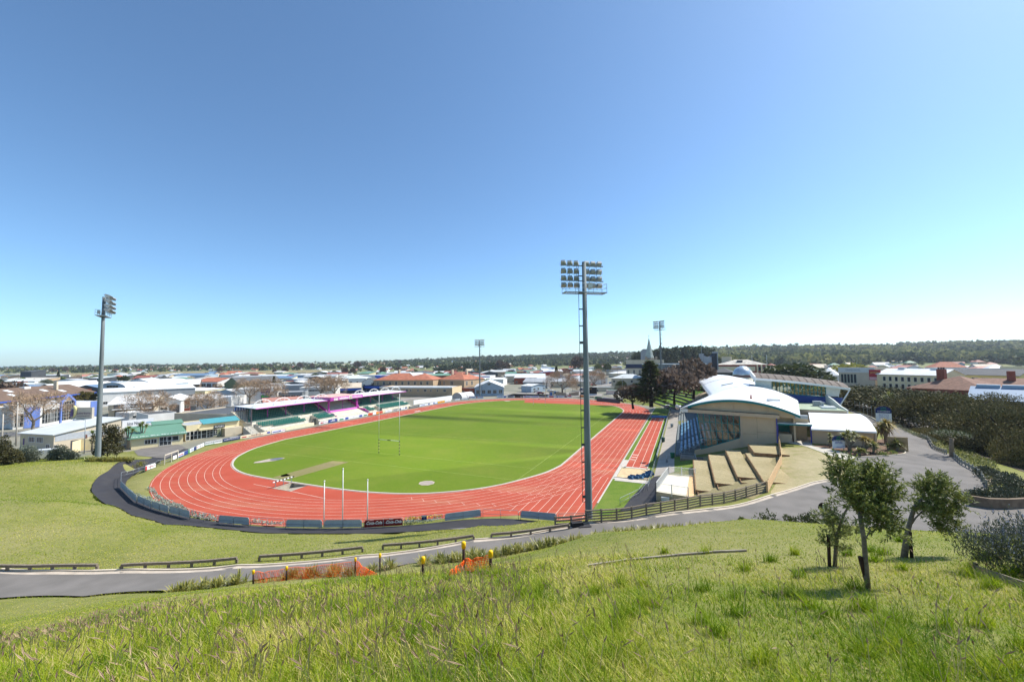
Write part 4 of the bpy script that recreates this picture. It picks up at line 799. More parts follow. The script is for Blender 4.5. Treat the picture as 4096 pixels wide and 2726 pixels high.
# arched roof loft
def sec(u,F,A_,B_,n=24):
    (v0,z0),(va,za),(v1,z1)=F,A_,B_; out=[]
    for i in range(n+1):
        v=v0+(v1-v0)*i/n
        # quadratic through the three points
        z=z0*(v-va)*(v-v1)/((v0-va)*(v0-v1))+za*(v-v0)*(v-v1)/((va-v0)*(va-v1))+z1*(v-v0)*(v-va)/((v1-v0)*(v1-va))
        out.append(W(u,v,z))
    return out
secs=[(14.7,(59.0,10.38),(68.3,12.3),(78.6,9.75)),(46,(65.9,10.5),(73.3,12.9),(85.0,9.75)),(90,(65.2,11.3),(73,13.6),(84,11)),(113,(61.2,11.3),(72.2,13.5),(83.5,11))]
def lerpsec(u):
    for a,b in zip(secs,secs[1:]):
        if a[0]<=u<=b[0]:
            f=(u-a[0])/(b[0]-a[0]); return tuple(tuple(x+(y-x)*f for x,y in zip(p,q)) for p,q in zip(a[1:],b[1:]))
rows=[sec(u,*lerpsec(u)) for u in np.linspace(14.7,113,28)]
MB().grid([r[::-1] for r in rows],.22).build('roof',ROOFW,gs,True)
for o in gs.children:
    if o.name.startswith('roof'): o.data.polygons.foreach_set('use_smooth',[True]*len(o.data.polygons))
for u in(46.2,79.5):
    MB().tube([p+Vector((0,0,.02)) for p in sec(u,*lerpsec(u))],.07,5).build('roof_seam',M('seam_grey','#b3b5b5',.6,.05),gs)
mb=MB(); e=[r[0]+Vector((0,0,-.28)) for r in rows]
for a,b in zip(e,e[1:]): mb.beam(a,b,.14,.55)
mb.build('roof_edge',WHITE,gs)
mb=MB(); s0=sec(14.66,*lerpsec(14.7),n=30)
for a,b in zip(s0[2:],s0[3:]): mb.prism([a-FU*.05,b-FU*.05,b-FU*.05-Vector((0,0,.42)),a-FU*.05-Vector((0,0,.42))],FU*.12)
mb.build('teal_verge',TEAL,gs)
mb=MB(); s1=sec(15.4,*lerpsec(15.4),n=30); base=[]
pl=[p-Vector((0,0,.25)) for p in s1[3:]]; 
bot=[W(15.4,59+(78.6-59)*i/30,10.3-(59+(78.6-59)*i/30-60.3)*.035 if 59+(78.6-59)*i/30<75.5 else 9.2) for i in range(3,31)]
for i in range(len(pl)-1):
    if pl[i].z>bot[i].z and pl[i+1].z>bot[i+1].z: mb.add([bot[i],bot[i+1],pl[i+1],pl[i]],[(0,1,2,3)])
mb.build('gable_wall',TAN,gs)
mb=MB()
for v in(63.3,65.7,68.3,71,73.6): z=[p for p in s1 if UV(p)[1]>=v][0].z-.3; mb.obox(W(15.3,v,10.25-(v-60.3)*.035),FU*.09,FV*.14,(0,0,max(.1,z-10.2+(v-60.3)*.035)))
mb.build('gable_rib',TRIM,gs)
# glazing of the side
GLS=seethrough('stand_glass',(.62,.68,.66),.14); ga=[Q(62.0,9.55),Q(69.2,9.3),Q(69.2,5.2),Q(62.5,2.6)]
MB().poly([p+FU*.1 for p in ga]).build('side_glass',GLS,gs)
mb=MB()
def gp(fx,fz):  # bilinear in the glass quad
    t_=ga[0].lerp(ga[1],fx); b_=ga[3].lerp(ga[2],fx); zt=9.55-fx*.25; zb=2.6+fx*2.6; z=zb+(zt-zb)*fz; v=(62.5+(69.2-62.5)*fx)-(.5*(1-fx))*((z-2.6)/7)
    return W(U0+.05,v,z)
for k in range(8): fx=k/7; mb.beam(gp(fx,0),gp(fx,1),.12,.1,up=FU)
for zz in(9.5,7.9,6.3,4.7,3.2):
    pts=[]
    for k in range(15):
        fx=k/14; zb=2.6+fx*2.6
        if zz>zb: v=(62.5+6.7*fx)-(.5*(1-fx))*((zz-2.6)/7); pts.append(W(U0+.05,v,zz-fx*.2))
    if len(pts)>1: mb.beam(pts[0],pts[-1],.1,.1)
mb.beam(gp(0,0),gp(1,0),.12,.14); mb.build('glazing_bar',TEAL,gs)
# seating tiers and benches
mb=MB(); pr=[(57.8,.2)]
NR=16; RV=.76; RZ=.36
for i in range(NR): pr+=[(57.8+i*RV,1.15+i*RZ),(57.8+(i+1)*RV,1.15+i*RZ)]
pr+=[(57.8+NR*RV,.2)]
mb.prism([W(U0+.4,v,z) for v,z in pr],FU*92); mb.build('seating_tiers',M('tier_concrete','#6d7475',.9,.12,.8),gs)
MB().obox(W(28.5,57.8,1.2),FU*1.0,FV*5,(0,0,0.02)).build('aisle',CONC,gs)
BEN=M('bench_blue','#6f9fbf',.35,.08,2,.4); b0=None
for i in range(1,NR-1):
    for k in range(7):
        u=U0+.9+k*5.2+(1.2 if k>1 else 0)
        if i>6 and k>3: continue
        p=W(u,57.95+i*RV,1.15+i*RZ)
        if b0 is None:
            mb=MB(); 
            for j in range(3): mb.obox(FU*0+FV*(.02+j*.13)+Vector((0,0,.40)),FU*4.6,FV*.10,(0,0,.05))
            for q in(.6,4.0): mb.obox(FU*q+FV*.12,FU*.08,FV*.15,(0,0,.40))
            b0=mb.build('bench',BEN,gs); me=b0.data; [setattr(v,'co',v.co+WO[gs]) for v in me.vertices]; b0.location=p-WO[gs]; WO.pop(b0)
        else: o=b0.copy(); COL.objects.link(o); o.parent=gs; o.location=p-WO[gs]
mb=MB()
for v,z in((57.9,1.2),):
    mb.tube([W(U0+.2,61.0,2.6),W(U0+.2,63.5,4.2)],.05,6)
mb.tube([W(14.6,58.6,2.5),W(14.6,63,4.8)],.045,6).tube([W(14.6,58.6,1.9),W(14.6,63,4.2)],.04,6)
for k in range(6): mb.tube([W(14.6,58.6+k*.88,1.3+k*.45),W(14.6,58.6+k*.88,2.5+k*.46)],.04,6)
mb.tube([W(12.2,58.9,2.3),W(12.2,61.2,2.3)],.045,6).tube([W(12.2,58.9,1.85),W(12.2,61.2,1.85)],.04,6).tube([W(12.2,58.9,2.3),W(14.6,58.6,2.5)],.045,6).tube([W(12.2,58.9,1.2),W(12.2,58.9,2.3)],.04,6).tube([W(12.2,61.2,1.2),W(12.2,61.2,2.3)],.04,6).tube([W(12.2,61.3,1.2),W(12.0,61.3,2.4),W(7,61.6,1.4),W(3,61.8,1.4)],.05,6)
mb.build('hand_rail',STEEL,gs)
mb=MB().obox(W(11.9,58.7,.5),FU*3.6,FV*2.7,(0,0,.85)); mb.build('landing',M('landing_block','#8d8070',.9,.15,1.2),gs)
mb=MB()
for k in range(9): mb.obox(W(3.4+k*.95,61.3,.3),FU*.97,FV*1.35,(0,0,1.5-.16*(8-k)))
mb.build('stairs',M('stair_concrete','#6f685f',.9,.12,1),gs)
# far end glazing
mb=MB(); fz=[W(112,62.3+i*1.1,4.2+i*.5) for i in range(6)]
for i,p in enumerate(fz): mb.tube([p,W(113,62.0+i*1.1,11.3+i*.25)],.07,5)
for z in(5,7,9): mb.tube([W(112.3,62.3,z),W(112.3,67.8,z+.8)],.05,5)
mb.build('far_glazing_bar',TEAL,gs); MB().poly([fz[0],fz[-1],W(113,67.5,12.4),W(113,62,11.2)]).build('far_glass',GLS,gs)
MB().prism([W(100,62.4,2),W(113,62.4,4.2),W(113,70,7.5),W(100,70,6)],(0,0,.3)).build('far_wall',TAN,gs)
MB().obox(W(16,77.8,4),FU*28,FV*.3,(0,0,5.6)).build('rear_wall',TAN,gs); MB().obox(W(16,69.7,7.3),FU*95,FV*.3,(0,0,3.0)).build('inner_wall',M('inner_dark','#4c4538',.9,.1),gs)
MB().obox(W(16,70.3,1),FU*95,FV*7.2,(0,0,5.2)).build('club_room',TAN,gs)
# roof bits
def onroof(u,v): s=sec(u,*lerpsec(u),n=60); return min(s,key=lambda p:abs(UV(p)[1]-v))
for u,v in((58,69.4),(100,66.5)):
    p=onroof(u,v); q=onroof(u+.1,v+3); MB().beam(p+Vector((0,0,.12)),q+Vector((0,0,.12)),1.4,.14,up=(0,0,1)).build('roof_light',M('rooflight_grey','#7f8a8c',.4,.1),gs)
p=onroof(20,74.5); MB().obox(p,FU*.7,FV*2.2,(0,0,.45)).build('roof_vent',WHITE,gs); p=onroof(19,71.8); MB().lathe(p,[(.25,0),(.1,.35),(.22,.7)],8).build('roof_flue',M('rust_red','#a1553a',.8,.1),gs)
# horn loudspeakers at the tips
for p,lab in((W(17.6,58.7,10.4),'grey horn loudspeaker on the near tip of the arched roof'),(W(113,61.2,11.4),'small horn loudspeaker on the far tip of the arched roof')):
    t=thing('horn_loudspeaker',lab,'loudspeaker',p); d=(-FU*.8-FV*.6+Vector((0,0,-.1))).normalized()
    MB().tube([p-d*.5,p-d*.1,p+d*.25,p+d*.5],[.16,.2,.3,.55],14).build('horn',M('horn_white','#cfcfca',.5,.05),t,True); MB().tube([p+d*.2,p+d*.46],[.14,.1],10).build('driver',M('horn_dark','#6a665f',.6,.1),t,True); MB().tube([p-Vector((0,0,.5)),p],.06,6).build('bracket',STEEL,t)
# entrance link with the teal doors, rear block with flat green roof, low white roofed block
mb=MB().obox(W(19.2,75.2,4.2),FU*.3,FV*5.3,(0,0,4.3)).obox(W(17.0,75.3,8.3),FU*.3,FV*5.0,(0,0,1.05)); mb.build('entrance_wall',TAN,gs)
MB().obox(W(19.05,76.0,4.6),FU*.12,FV*2.25,(0,0,3.15)).build('teal_door',M('teal_door_paint','#0d7a7c',.5,.06),gs); MB().obox(W(19.1,79.0,4.6),FU*.08,FV*.12,(0,0,3.3)).build('wall_joint',TRIM,gs)
MB().prism([W(15.6,75.1,8.12),W(15.6,80.5,8.05),W(19.2,80.5,8.2),W(19.2,75.1,8.3)],(0,0,.14)).build('entrance_canopy',M('canopy_white','#cfd4d4',.5,.08),gs); MB().obox(W(15.5,75.1,7.9),FU*.1,FV*5.4,(0,0,.2)).build('canopy_edge',TEAL,gs)
for v in(75.3,80.3): MB().tube([W(15.7,v,4.4),W(15.7,v,7.95)],.09,8).build('canopy_post',M('violet_paint','#4a4c9a'),gs)
MB().obox(W(15.0,77.9,9.2),FU*.6,FV*1.9,(0,0,.6)).build('gutter_box',M('gutter_grey','#c3c8cb',.5,.05),gs)
fr=thing('flat_roof_block','low block with flat green roof behind the arched grandstand','building',W(32,86))
MB().prism([W(33.6,81.2,4.2),W(49.5,84,4.2),W(49.5,91.3,4.2),W(33.6,90.8,4.2)],(0,0,4.6)).build('wall',TAN,fr)
GRF=M('green_membrane','#9aa68f',.9,.1,.8); MB().prism([W(33.5,81.0,8.8),W(49.5,83.8,8.8),W(49.5,91.3,8.8),W(33.5,90.8,8.8)],(0,0,.15)).build('roof',GRF,fr)
for u,v,s in((41,87,1.5),):
    MB().obox(W(u,v,8.95),FU*1.4,FV*1.6,(0,0,1.1)).build('roof_unit',STEEL,fr)
for u,v in((36,87.2),(38.5,87.6)): MB().obox(W(u,v,8.95),FU*1.2,FV*2.6,(0,0,.35)).build('skylight',M('skylight_white','#d6d8d6',.4,.05),fr)
MB().lathe(W(39.5,88.2,8.95),[(.25,0),(.25,.9),(.5,.92),(.5,1.05)],8).build('flue',STEEL,fr)
pts=[W(49.5,91.4,11.0),W(44,91.2,10.4),W(38,90.9,9.5),W(33.6,90.8,9.05)]
mb=MB(); [mb.prism([a,b,Vector((b.x,b.y,5)),Vector((a.x,a.y,5))],FV*.25) for a,b in zip(pts,pts[1:])]; mb.build('curved_parapet',M('parapet_white','#c9ccc4',.7,.06),fr)
# gull wing pavilion with blue wall
def WP(u,v,z=0.0): return W(u+5.4,76.6+(v-77)*.78,z+.15)
pv=thing('wing_roof_pavilion','tall glazed pavilion with long dark wing roof and blue wall behind the grandstand','building',WP(50,88))
BLW=M('blue_wall','#3a4f8c',.7,.06,.6); mb=MB(); pw=[(75.5,13.1),(79,12.5),(82,11.6),(85,10.9),(88,10.6),(97.5,10.2)]
for (v0,z0),(v1,z1) in zip(pw,pw[1:]): mb.prism([WP(44.6,v0,z0),WP(44.6,v1,z1),WP(44.6,v1,5),WP(44.6,v0,5)],FU*.3)
mb.build('blue_wall',BLW,pv)
mb=MB()
for (v0,z0),(v1,z1) in zip(pw,pw[1:]): mb.beam(WP(44.7,v0,z0+.05),WP(44.7,v1,z1+.05),.4,.12)
mb.build('wall_cap',TEAL,pv)
MB().prism([WP(44.6,97.5,10.2),WP(44.6,100.5,10.1),WP(44.6,99.2,5),WP(44.6,97.5,5)],FU*.3).build('blue_wing',BLW,pv)
rt=[]
for i in range(13):
    f=i/12; v=77.0+25*f; z=14.9-2.3*f+.25*math.sin(f*math.pi); rt.append((v,z))
rows=[[WP(43.6,v,z-.2),WP(45.2,v,z+.45),WP(48,v,z+.95),WP(51.5,v,z+1.1)] for v,z in rt]
MB().grid(rows,.18).build('wing_roof',M('brown_roof_felt','#6a5f56',.8,.1,.6),pv)
mb=MB()
for (v0,z0),(v1,z1) in zip(rt,rt[1:]): mb.beam(WP(43.5,v0,z0-.35),WP(43.5,v1,z1-.35),.25,.5)
mb.beam(WP(43.5,rt[-1][0],rt[-1][1]-.35),WP(51.5,rt[-1][0],rt[-1][1]+.95),.3,.35); mb.beam(WP(43.5,rt[0][0],rt[0][1]-.35),WP(51.5,rt[0][0],rt[0][1]+1.0),.3,1.3); mb.build('roof_edge',WHITE,pv)
for f in range(1,12): v,z=rt[f]; MB().beam(WP(43.7,v,z-.1),WP(45.2,v,z+.5),.08,.08).beam(WP(45.2,v,z+.5),WP(48,v,z+1.0),.08,.08).build('roof_batten',M('batten_dark','#40382f'),pv)
mb=MB(); 
for k in range(15):
    v=82+k*1.02; zt=np.interp(v,[a for a,_ in rt],[b for _,b in rt])-.45; zb=np.interp(v,[a for a,_ in pw],[b for _,b in pw]); mb.beam(WP(44.75,v,zb),WP(44.75,v,zt),.1,.1)
for k in range(2):
    pts=[WP(44.75,v,np.interp(v,[a for a,_ in pw],[b for _,b in pw])+1.0+.9*k) for v in(85,88,92,96.3)]
    for a,b in zip(pts,pts[1:]): mb.beam(a,b,.07,.07)
mb.build('glazing_bar',TEAL,pv)
MB().poly([WP(44.9,80.5,12.1),WP(44.9,85,10.9),WP(44.9,96.3,10.3),WP(44.9,96.3,12.6),WP(44.9,80.5,14.1)]).build('glass',seethrough('pavilion_glass',(.72,.80,.77),.12),pv)
MB().prism([WP(44.9,96.5,12.7),WP(44.9,100.2,12.2),WP(44.9,99.6,10.4),WP(44.9,96.5,10.4)],FU*.25).build('white_wing_wall',WHITE,pv); MB().prism([WP(44.7,77.2,14.4),WP(44.7,81.8,13.9),WP(44.7,81.8,11.9),WP(44.7,77.2,12.9)],FU*.25).build('white_end_wall',M('wing_white','#d4d8cf',.6,.05),pv)
MB().tube([WP(43.8,102.0,12.1),WP(43.9,99.4,8.2),WP(44,98.9,4.9)],.14,8).build('prop',WHITE,pv,True); MB().tube([WP(44.4,99.4,10.3),WP(44.4,99.4,12)],.08,6).build('prop',WHITE,pv)
MB().obox(WP(45.2,75,5),FU*7,FV*17,(0,0,5.0)).build('room',M('room_grey','#a7a898',.8,.1),pv)
# dome of the observatory
ob=thing('observatory','silver observatory dome on a pale drum wall','observatory',(*dd(741.9,168)[:2],6)); p=Vector((*dd(741.9,168)[:2],0)); r=3.65; zb=12.9
MB().lathe(p,[(r*1.02,5),(r*1.02,zb-.35)],24).build('drum_wall',M('drum_cream','#cfc8b6',.8,.08,.8),ob,True); MB().lathe(p+Vector((0,0,zb-.35)),[(r*1.08,0),(r*1.08,.35)],24).build('drum_rim',M('rim_red','#6a2326',.7,.05),ob)
MB().lathe(p+Vector((0,0,zb)),[(r*math.cos(a),r*math.sin(a)*1.08) for a in np.linspace(0,math.pi/2-.02,10)],28).build('dome',M('dome_metal','#b6c2cb',.35,.12,1,.55),ob,True)
mb=MB()
for s in(-.55,.55):
    pts=[p+Vector((s+ .9*math.cos(.6)*0+r*1.02*math.cos(a)*.75,s*.2+-r*1.02*math.cos(a)*.45,zb+r*1.1*math.sin(a))) for a in np.linspace(.1,1.75,10)]; mb.tube(pts,.12,5)
mb.build('shutter_rib',WHITE,ob,True)
a=p+Vector((3.2,-1.5,0)); t=thing('sail_roof','white pointed sail roof beside the observatory dome','roof',a); MB().prism([a+Vector((0,0,13.1)),a+Vector((4.6,.5,11.9)),a+Vector((4.4,2.5,11.9)),a+Vector((.3,3.2,13.8))],(0,0,.15)).build('sheet',WHITE,t); MB().tube([a+Vector((4.2,1,6)),a+Vector((4.2,1,11.9))],.1).tube([a+Vector((.5,1,6)),a+Vector((.5,1,13))],.1).build('post',STEEL,t)
# small block with the white roof at the drive
sb=thing('entry_block','low tan block with broad white roof beside the driveway','building',W(15,84))
MB().prism([W(15.9,80.5,4.0),W(15.9,89.1,4.0),W(32.5,93.4,4.0),W(32.5,84,4.0)],(0,0,3.4)).build('wall',TAN,sb)
rows=[[W(15.2+18.3*f,80.2+3.9*f+(9.1+.7*f)*g_-(.0 if g_<1 else .9*f*f),7.5+.85*f+.35*math.sin(f*math.pi)) for g_ in np.linspace(0,1,5)] for f in np.linspace(0,1,7)]
MB().grid(rows,.16).build('roof',ROOFW,sb,False); MB().obox(W(15.1,80.2,7.25),FU*.14,FV*9.1,(0,0,.26)).build('gutter',WHITE,sb)
MB().obox(W(15.85,84.4,5.7),FU*.1,FV*.9,(0,0,.9)).build('window',M('frame_teal','#4d7a74',.6,.05),sb); MB().obox(W(15.8,84.5,5.8),FU*.05,FV*.7,(0,0,.7)).build('window_pane',GLASS,sb)
MB().tube([W(15.4,89.2,4.6),W(15.4,89.2,7.4)],.14,8).build('post',TAN,sb)
a=W(14.5,90.4,4.6); MB().obox(a,FU*.1,FV*2.6,(0,0,2.3)).build('lattice_screen',M('lattice_tan','#a98e68',.9,.35,18),None,label='tan lattice screen beside the white roofed block',cat='screen',org=a)
a=W(19,90.2,4.6); mb=MB()
for k in range(7): mb.obox(a+FU*k*1.2,FU*.12,FV*.1,(0,0,2.4))
mb.obox(a+Vector((0,0,1.1)),FU*7.4,FV*.06,(0,0,.12)).obox(a+Vector((0,0,2.2)),FU*7.4,FV*.06,(0,0,.12)).obox(a+Vector((0,0,.2)),FU*7.4,FV*.03,(0,0,1.8)).build('picket_screen',M('picket_grey','#8e8a78',.9,.15,2),None,label='grey timber picket screen behind the lattice',cat='screen',org=a)
# ============================================================= PLANT HELPERS
def leaves(P,D,L,Wd,rng,flat=.0,jit=.35):
    """diamond leaves: P positions, D directions (N,3)"""
    n=len(P); D=D/np.linalg.norm(D,axis=1,keepdims=True); a=rng.normal(size=(n,3)); a[:,2]+=flat; S_=np.cross(D,a); S_/=np.linalg.norm(S_,axis=1,keepdims=True)+1e-9
    l=(L*rng.uniform(.7,1.3,n))[:,None]; w=(Wd*rng.uniform(.7,1.3,n))[:,None]
    v=np.stack([P,P+D*l*.45+S_*w*.5,P+D*l,P+D*l*.45-S_*w*.5],1).reshape(-1,3); q=np.arange(n*4).reshape(n,4)
    return v,q,np.repeat(rng.random(n),4)
def blobpts(blobs,n,rng,hollow=.45):
    vol=np.array([b[3]*b[4]*b[5] for b in blobs])**.7; pr=vol/vol.sum(); k=rng.choice(len(blobs),n,p=pr); B=np.array(blobs)[k]
    d=rng.normal(size=(n,3)); d/=np.linalg.norm(d,axis=1,keepdims=True); r=hollow+(1-hollow)*rng.random(n)**.6; r*=1+.12*rng.normal(size=n)
    return B[:,:3]+d*B[:,3:]*r[:,None],d,k
def crownmesh(name,blobs,n,size,mat,seed,parent=None,aspect=.8,up=.35,tintblob=.5,org=None):
    rng=np.random.default_rng(seed); P,d,k=blobpts(blobs,n,rng); D=d+rng.normal(size=(n,3))*.6; D[:,2]+=up
    v,q,t=leaves(P,D,size,size*aspect,rng); bt=rng.random(len(blobs)); t=t*(1-tintblob)+tintblob*np.repeat(bt[k],4)
    return npmesh(name,v,quads=q,mat=mat,parent=parent,tint=t,org=org)
def dome(R,Hh,z0,nb,seed,flat=.75,spread=.8):
    r=random.Random(seed); out=[]
    for i in range(nb):
        a=i*2.39996+r.random()*.6; f=math.sqrt((i+.5)/nb); rr=R*f*spread; z=z0+Hh*(math.sqrt(max(0,1-f*f*.92)))*(.75+.25*r.random())*.8; s=R*(.26+.16*r.random())
        out.append((rr*math.cos(a),rr*math.sin(a),z,s,s*(.8+.4*r.random()),s*flat))
    return out
PROTO={}
LEAFD=leafmat('dark_leaf',(.030,.047,.016),(.11,.125,.038),.2); LEAFM=leafmat('mid_leaf',(.05,.085,.02),(.16,.185,.05),.3); LEAFY=leafmat('yellow_leaf',(.14,.16,.03),(.36,.34,.08),.3); LEAFB=leafmat('brown_leaf',(.07,.045,.03),(.16,.11,.075),.2); LEAFG=leafmat('grey_leaf',(.09,.105,.07),(.24,.26,.18),.25); LEAFP=leafmat('pale_leaf',(.10,.15,.03),(.28,.32,.08),.35)
BARK=M('bark','#5a5048',.9,.25,4,bump=.3); BARKP=M('pale_bark','#83796b',.9,.25,5,bump=.3); TWIG=M('bare_twig','#a58c72',.9,.2,3); BARKD=M('dark_bark','#3a3129',.9,.2,3)
def broad(key,R,Ht,nb,n,size,mat,seed,trunk=True,flat=.75,th=.22,label=None,name='tree',bark=None,lowp=False):
    t=thing(name,label or key,'tree',(0,0,0)); z0=Ht*th
    crownmesh('crown',dome(R,Ht-z0-R*.25,z0,nb,seed,flat),n,size,mat,seed,t)
    if trunk:
        rr=random.Random(seed); mb=MB(); r=.022*Ht+.05; mb.tube([Vector((0,0,-.4)),Vector((.05*R,0,z0*.6)),Vector((0,.04*R,z0*1.25))],[r*1.3,r,r*.8],7)
        if not lowp:
            for k in range(5): a=k*1.3+rr.random(); mb.tube([Vector((0,.03*R,z0*.9)),Vector((.35*R*math.cos(a),.35*R*math.sin(a),z0*1.5+R*.1)),Vector((.65*R*math.cos(a),.65*R*math.sin(a),z0*1.7+R*.35))],[r*.6,r*.4,r*.15],5)
        mb.build('trunk',bark or BARKD,t,True)
    return t
def baretree(key,Ht,seed,spread=.6,depth=5,fork=3,mat=None,twl=.6):
    rr=random.Random(seed); rng=np.random.default_rng(seed); t=thing('bare_tree',key,'tree',(0,0,0)); mb=MB(); tw=[]
    def br(p,d,L,r,lv):
        mid=p+d*L*.5+Vector((rr.uniform(-1,1),rr.uniform(-1,1),rr.uniform(-.3,.5)))*L*.08; q=p+d*L+Vector((0,0,L*.04))
        mb.tube([p,mid,q],[r,r*.85,r*.68],6 if lv<2 else 4 if lv<3 else 3,cap=False)
        if lv>=depth-2: tw.append((q,d,L)); tw.append((mid,d,L))
        if lv>=depth: return
        n=fork if lv<3 else 2+(rr.random()<.6)
        for k in range(n):
            a=2*math.pi*(k+rr.random()*.6)/n; ax=d.orthogonal().normalized(); s=ax*math.cos(a)+d.cross(ax)*math.sin(a)
            nd=(d*.75+s*(spread+.25*rr.random())+Vector((0,0,.10))).normalized(); br(q if k or lv>1 else p+d*L*(.7+.3*rr.random()),nd,L*(.66+.16*rr.random()),r*.62,lv+1)
    br(Vector((0,0,-.3)),Vector((.03,.02,1)).normalized(),Ht*.25,Ht*.026,0)
    mb.build('trunk',BARKP,t,True)
    P=[];D=[]
    for q,d,L in tw:
        for k in range(7): s=Vector(rng.normal(size=3)); P.append(q+s*L*.12); D.append((d*.5+s*.6+Vector((0,0,.25))))
    v,qd,ti=leaves(np.array([tuple(p) for p in P]),np.array([tuple(p) for p in D]),Ht*.085*twl*1.6,Ht*.0045,rng)
    npmesh('twigs',v,quads=qd,mat=mat or TWIG,parent=t); return t
def spiky(mb_pts,n,L,w,rng,droop=.35,up=.3,arc=3):
    """strap leaves radiating from points -> arrays"""
    V=[];F=[];Tn=[]
    for p in mb_pts:
        for k in range(n):
            a=rng.uniform(0,2*math.pi); e=rng.uniform(-.25,1.25)+up*.3; l=L*rng.uniform(.75,1.15); d=np.array([math.cos(a)*math.cos(e),math.sin(a)*math.cos(e),math.sin(e)]); s=np.array([-math.sin(a),math.cos(a),0])*w*.5; tt=rng.random()
            b=len(V)
            for j in range(arc+1):
                f=j/arc; c=np.array(p)+d*l*f+np.array([0,0,-droop*l*f*f]); ww=s*(1-f)**.7 if j<arc else s*0; V+= [c-ww,c+ww] if j<arc else [c]; Tn+=[min(1,tt+.25*f)]*(2 if j<arc else 1)
            for j in range(arc-1): F.append((b+2*j,b+2*j+1,b+2*j+3,b+2*j+2))
            F.append((b+2*arc-2,b+2*arc-1,b+2*arc,b+2*arc))
    q=np.array(F); tri=q[q[:,2]==q[:,3]][:,:3]; q=q[q[:,2]!=q[:,3]]
    return np.array(V),q,tri,np.array(Tn)
def cabbage(name,label,heads,L,n,seed,cat='palm',mat=None,w=.06,droop=.35,skirt=None):
    rng=np.random.default_rng(seed); t=thing(name,label,cat,(0,0,0)); mb=MB()
    for (x,y,z) in heads: mb.tube([Vector((0,0,-.3)),Vector((x*.25,y*.25,z*.45)),Vector((x,y,z))],[.16+.02*z,.12,.09],7)
    mb.build('trunk',BARKP,t,True); v,q,tr,ti=spiky(heads,n,L,w,rng,droop)
    npmesh('leaves',v,quads=q,tris=tr,mat=mat or LEAFP,parent=t,tint=ti)
    if skirt:
        v,q,tr,ti=spiky([(x,y,z-.45) for x,y,z in heads],n//2,L*.6,w,rng,1.2,-1.2); npmesh('dead_leaf_skirt',v,quads=q,tris=tr,mat=skirt,parent=t,tint=ti)
    return t
# ============================================================= ROAD BARRIERS, TIMBER FENCE
for (x0,y0,x1,y1,lab) in [(-60,2281,388.3,2279.6,'weathered low timber rail barrier at the left edge of the picture, cut by it'),(485.1,2279.6,946.8,2250.9,'low timber rail barrier beside the road, second from the left'),(1036.7,2243.3,1449.9,2206.9,'low timber rail barrier beside the road left of the orange net end'),(1531.2,2197.4,1894.7,2159.1,'low timber rail barrier below the red drink board'),(1965.5,2153.4,2276,2114.3,'low timber rail barrier ending at the dark rail fence')]:
    a=T(x0/4,y0/4); b=T(x1/4,y1/4); n=max(3,round((b-a).length/1.75)); t=thing('timber_barrier',lab,'barrier',a,'low timber barriers along the road')
    pts=[on(a.lerp(b,i/n)) for i in range(n+1)]; mb=MB()
    for p,q in zip(pts,pts[1:]): mb.beam(p+Vector((0,0,.42)),q+Vector((0,0,.42)),.19,.2)
    mb.build('rail',TIMBER,t)
    for p in pts: MB().box(p-Vector((0,0,.2)),(.17,.17,.55),.2).build('post',TIMBER,t)
def railfence(pts,h,nr,label,group=None,top_=True,sp=2.0,name='rail_fence',mat=None,th=.09):
    mat=mat or TIMBER; t=thing(name,label,'fence',pts[0],group); mbp=MB(); R_=[MB() for _ in range(nr)]; allp=[]
    for a,b in zip(pts,pts[1:]):
        n=max(1,round((b-a).length/sp)); allp+=[a.lerp(b,i/n) for i in range(n)]
    allp.append(pts[-1]); allp=[on(p) for p in allp]
    for p,q in zip(allp,allp[1:]):
        for k in range(nr):
            z=Vector((0,0,h*(k+.55)/nr))
            if k==nr-1 and top_: R_[k].tube([p+z,q+z],.08,7)
            else: R_[k].beam(p+z,q+z,.06,h*.46/nr)
    for k in range(nr): R_[k].build('rail',mat,t)
    for p in allp: MB().box(p-Vector((0,0,.3)),(.13,.13,h*1.0+.3),.5).build('post',mat,t)
    return t
f=lambda x,y:T(x/4,y/4)
railfence([f(2221,2103),f(2349,2092)],.95,3,'short lower end of the dark timber rail fence, three rails',top_=False,sp=1.8)
railfence([f(2344,2092),f(2406,2088),f(2700,2046),f(3069,1967)],1.3,5,'long dark timber rail fence above the track corner',sp=1.75)
DKB=M('dark_board','#2c2b2c',.8,.1); a=f(2290,2112); MB().obox(a,Vector((1.1,.2,0)),Vector((-.1,.6,0)),(0,0,.45)).build('utility_box',DKB,None,label='dark low box at the fence foot where the barrier ends',cat='box',org=a)
q=[f(2316,2112),f(2367,2108),f(2352,2090),f(2316,2092)]; MB().prism([p+Vector((0,0,.05)) for p in q],(0,0,.04)).build('hatch_cover',BLK,None,label='black flat cover slab at the foot of the timber fence',cat='cover',org=q[0])
PAL=M('new_timber','#c6a67d',.85,.15,2,bump=.2,stretch=(1,1,8)); PALD=M('terrace_timber','#8c6e50',.85,.2,2,bump=.2)
c3=[W(-16,68.5),W(.1,72.9),W(14.2,75.2)]; t=thing('board_fence','new pale boarded timber fence turning beside the dry lawn','fence',on(c3[0])); 
for a,b in zip(c3,c3[1:]):
    a,b=on(a),on(b); mb=MB()
    for k in range(5): mb.beam(a+Vector((0,0,.12+k*.25)),b+Vector((0,0,.12+k*.25)),.05,.22)
    mb.build('boards',PAL,t); n=max(2,int((b-a).length/1.8)); mb=MB()
    for i in range(n+1): p=a.lerp(b,i/n); MB().box(on(p)-FV*.1,(.12,.12,1.35)).build('post',PAL,t)
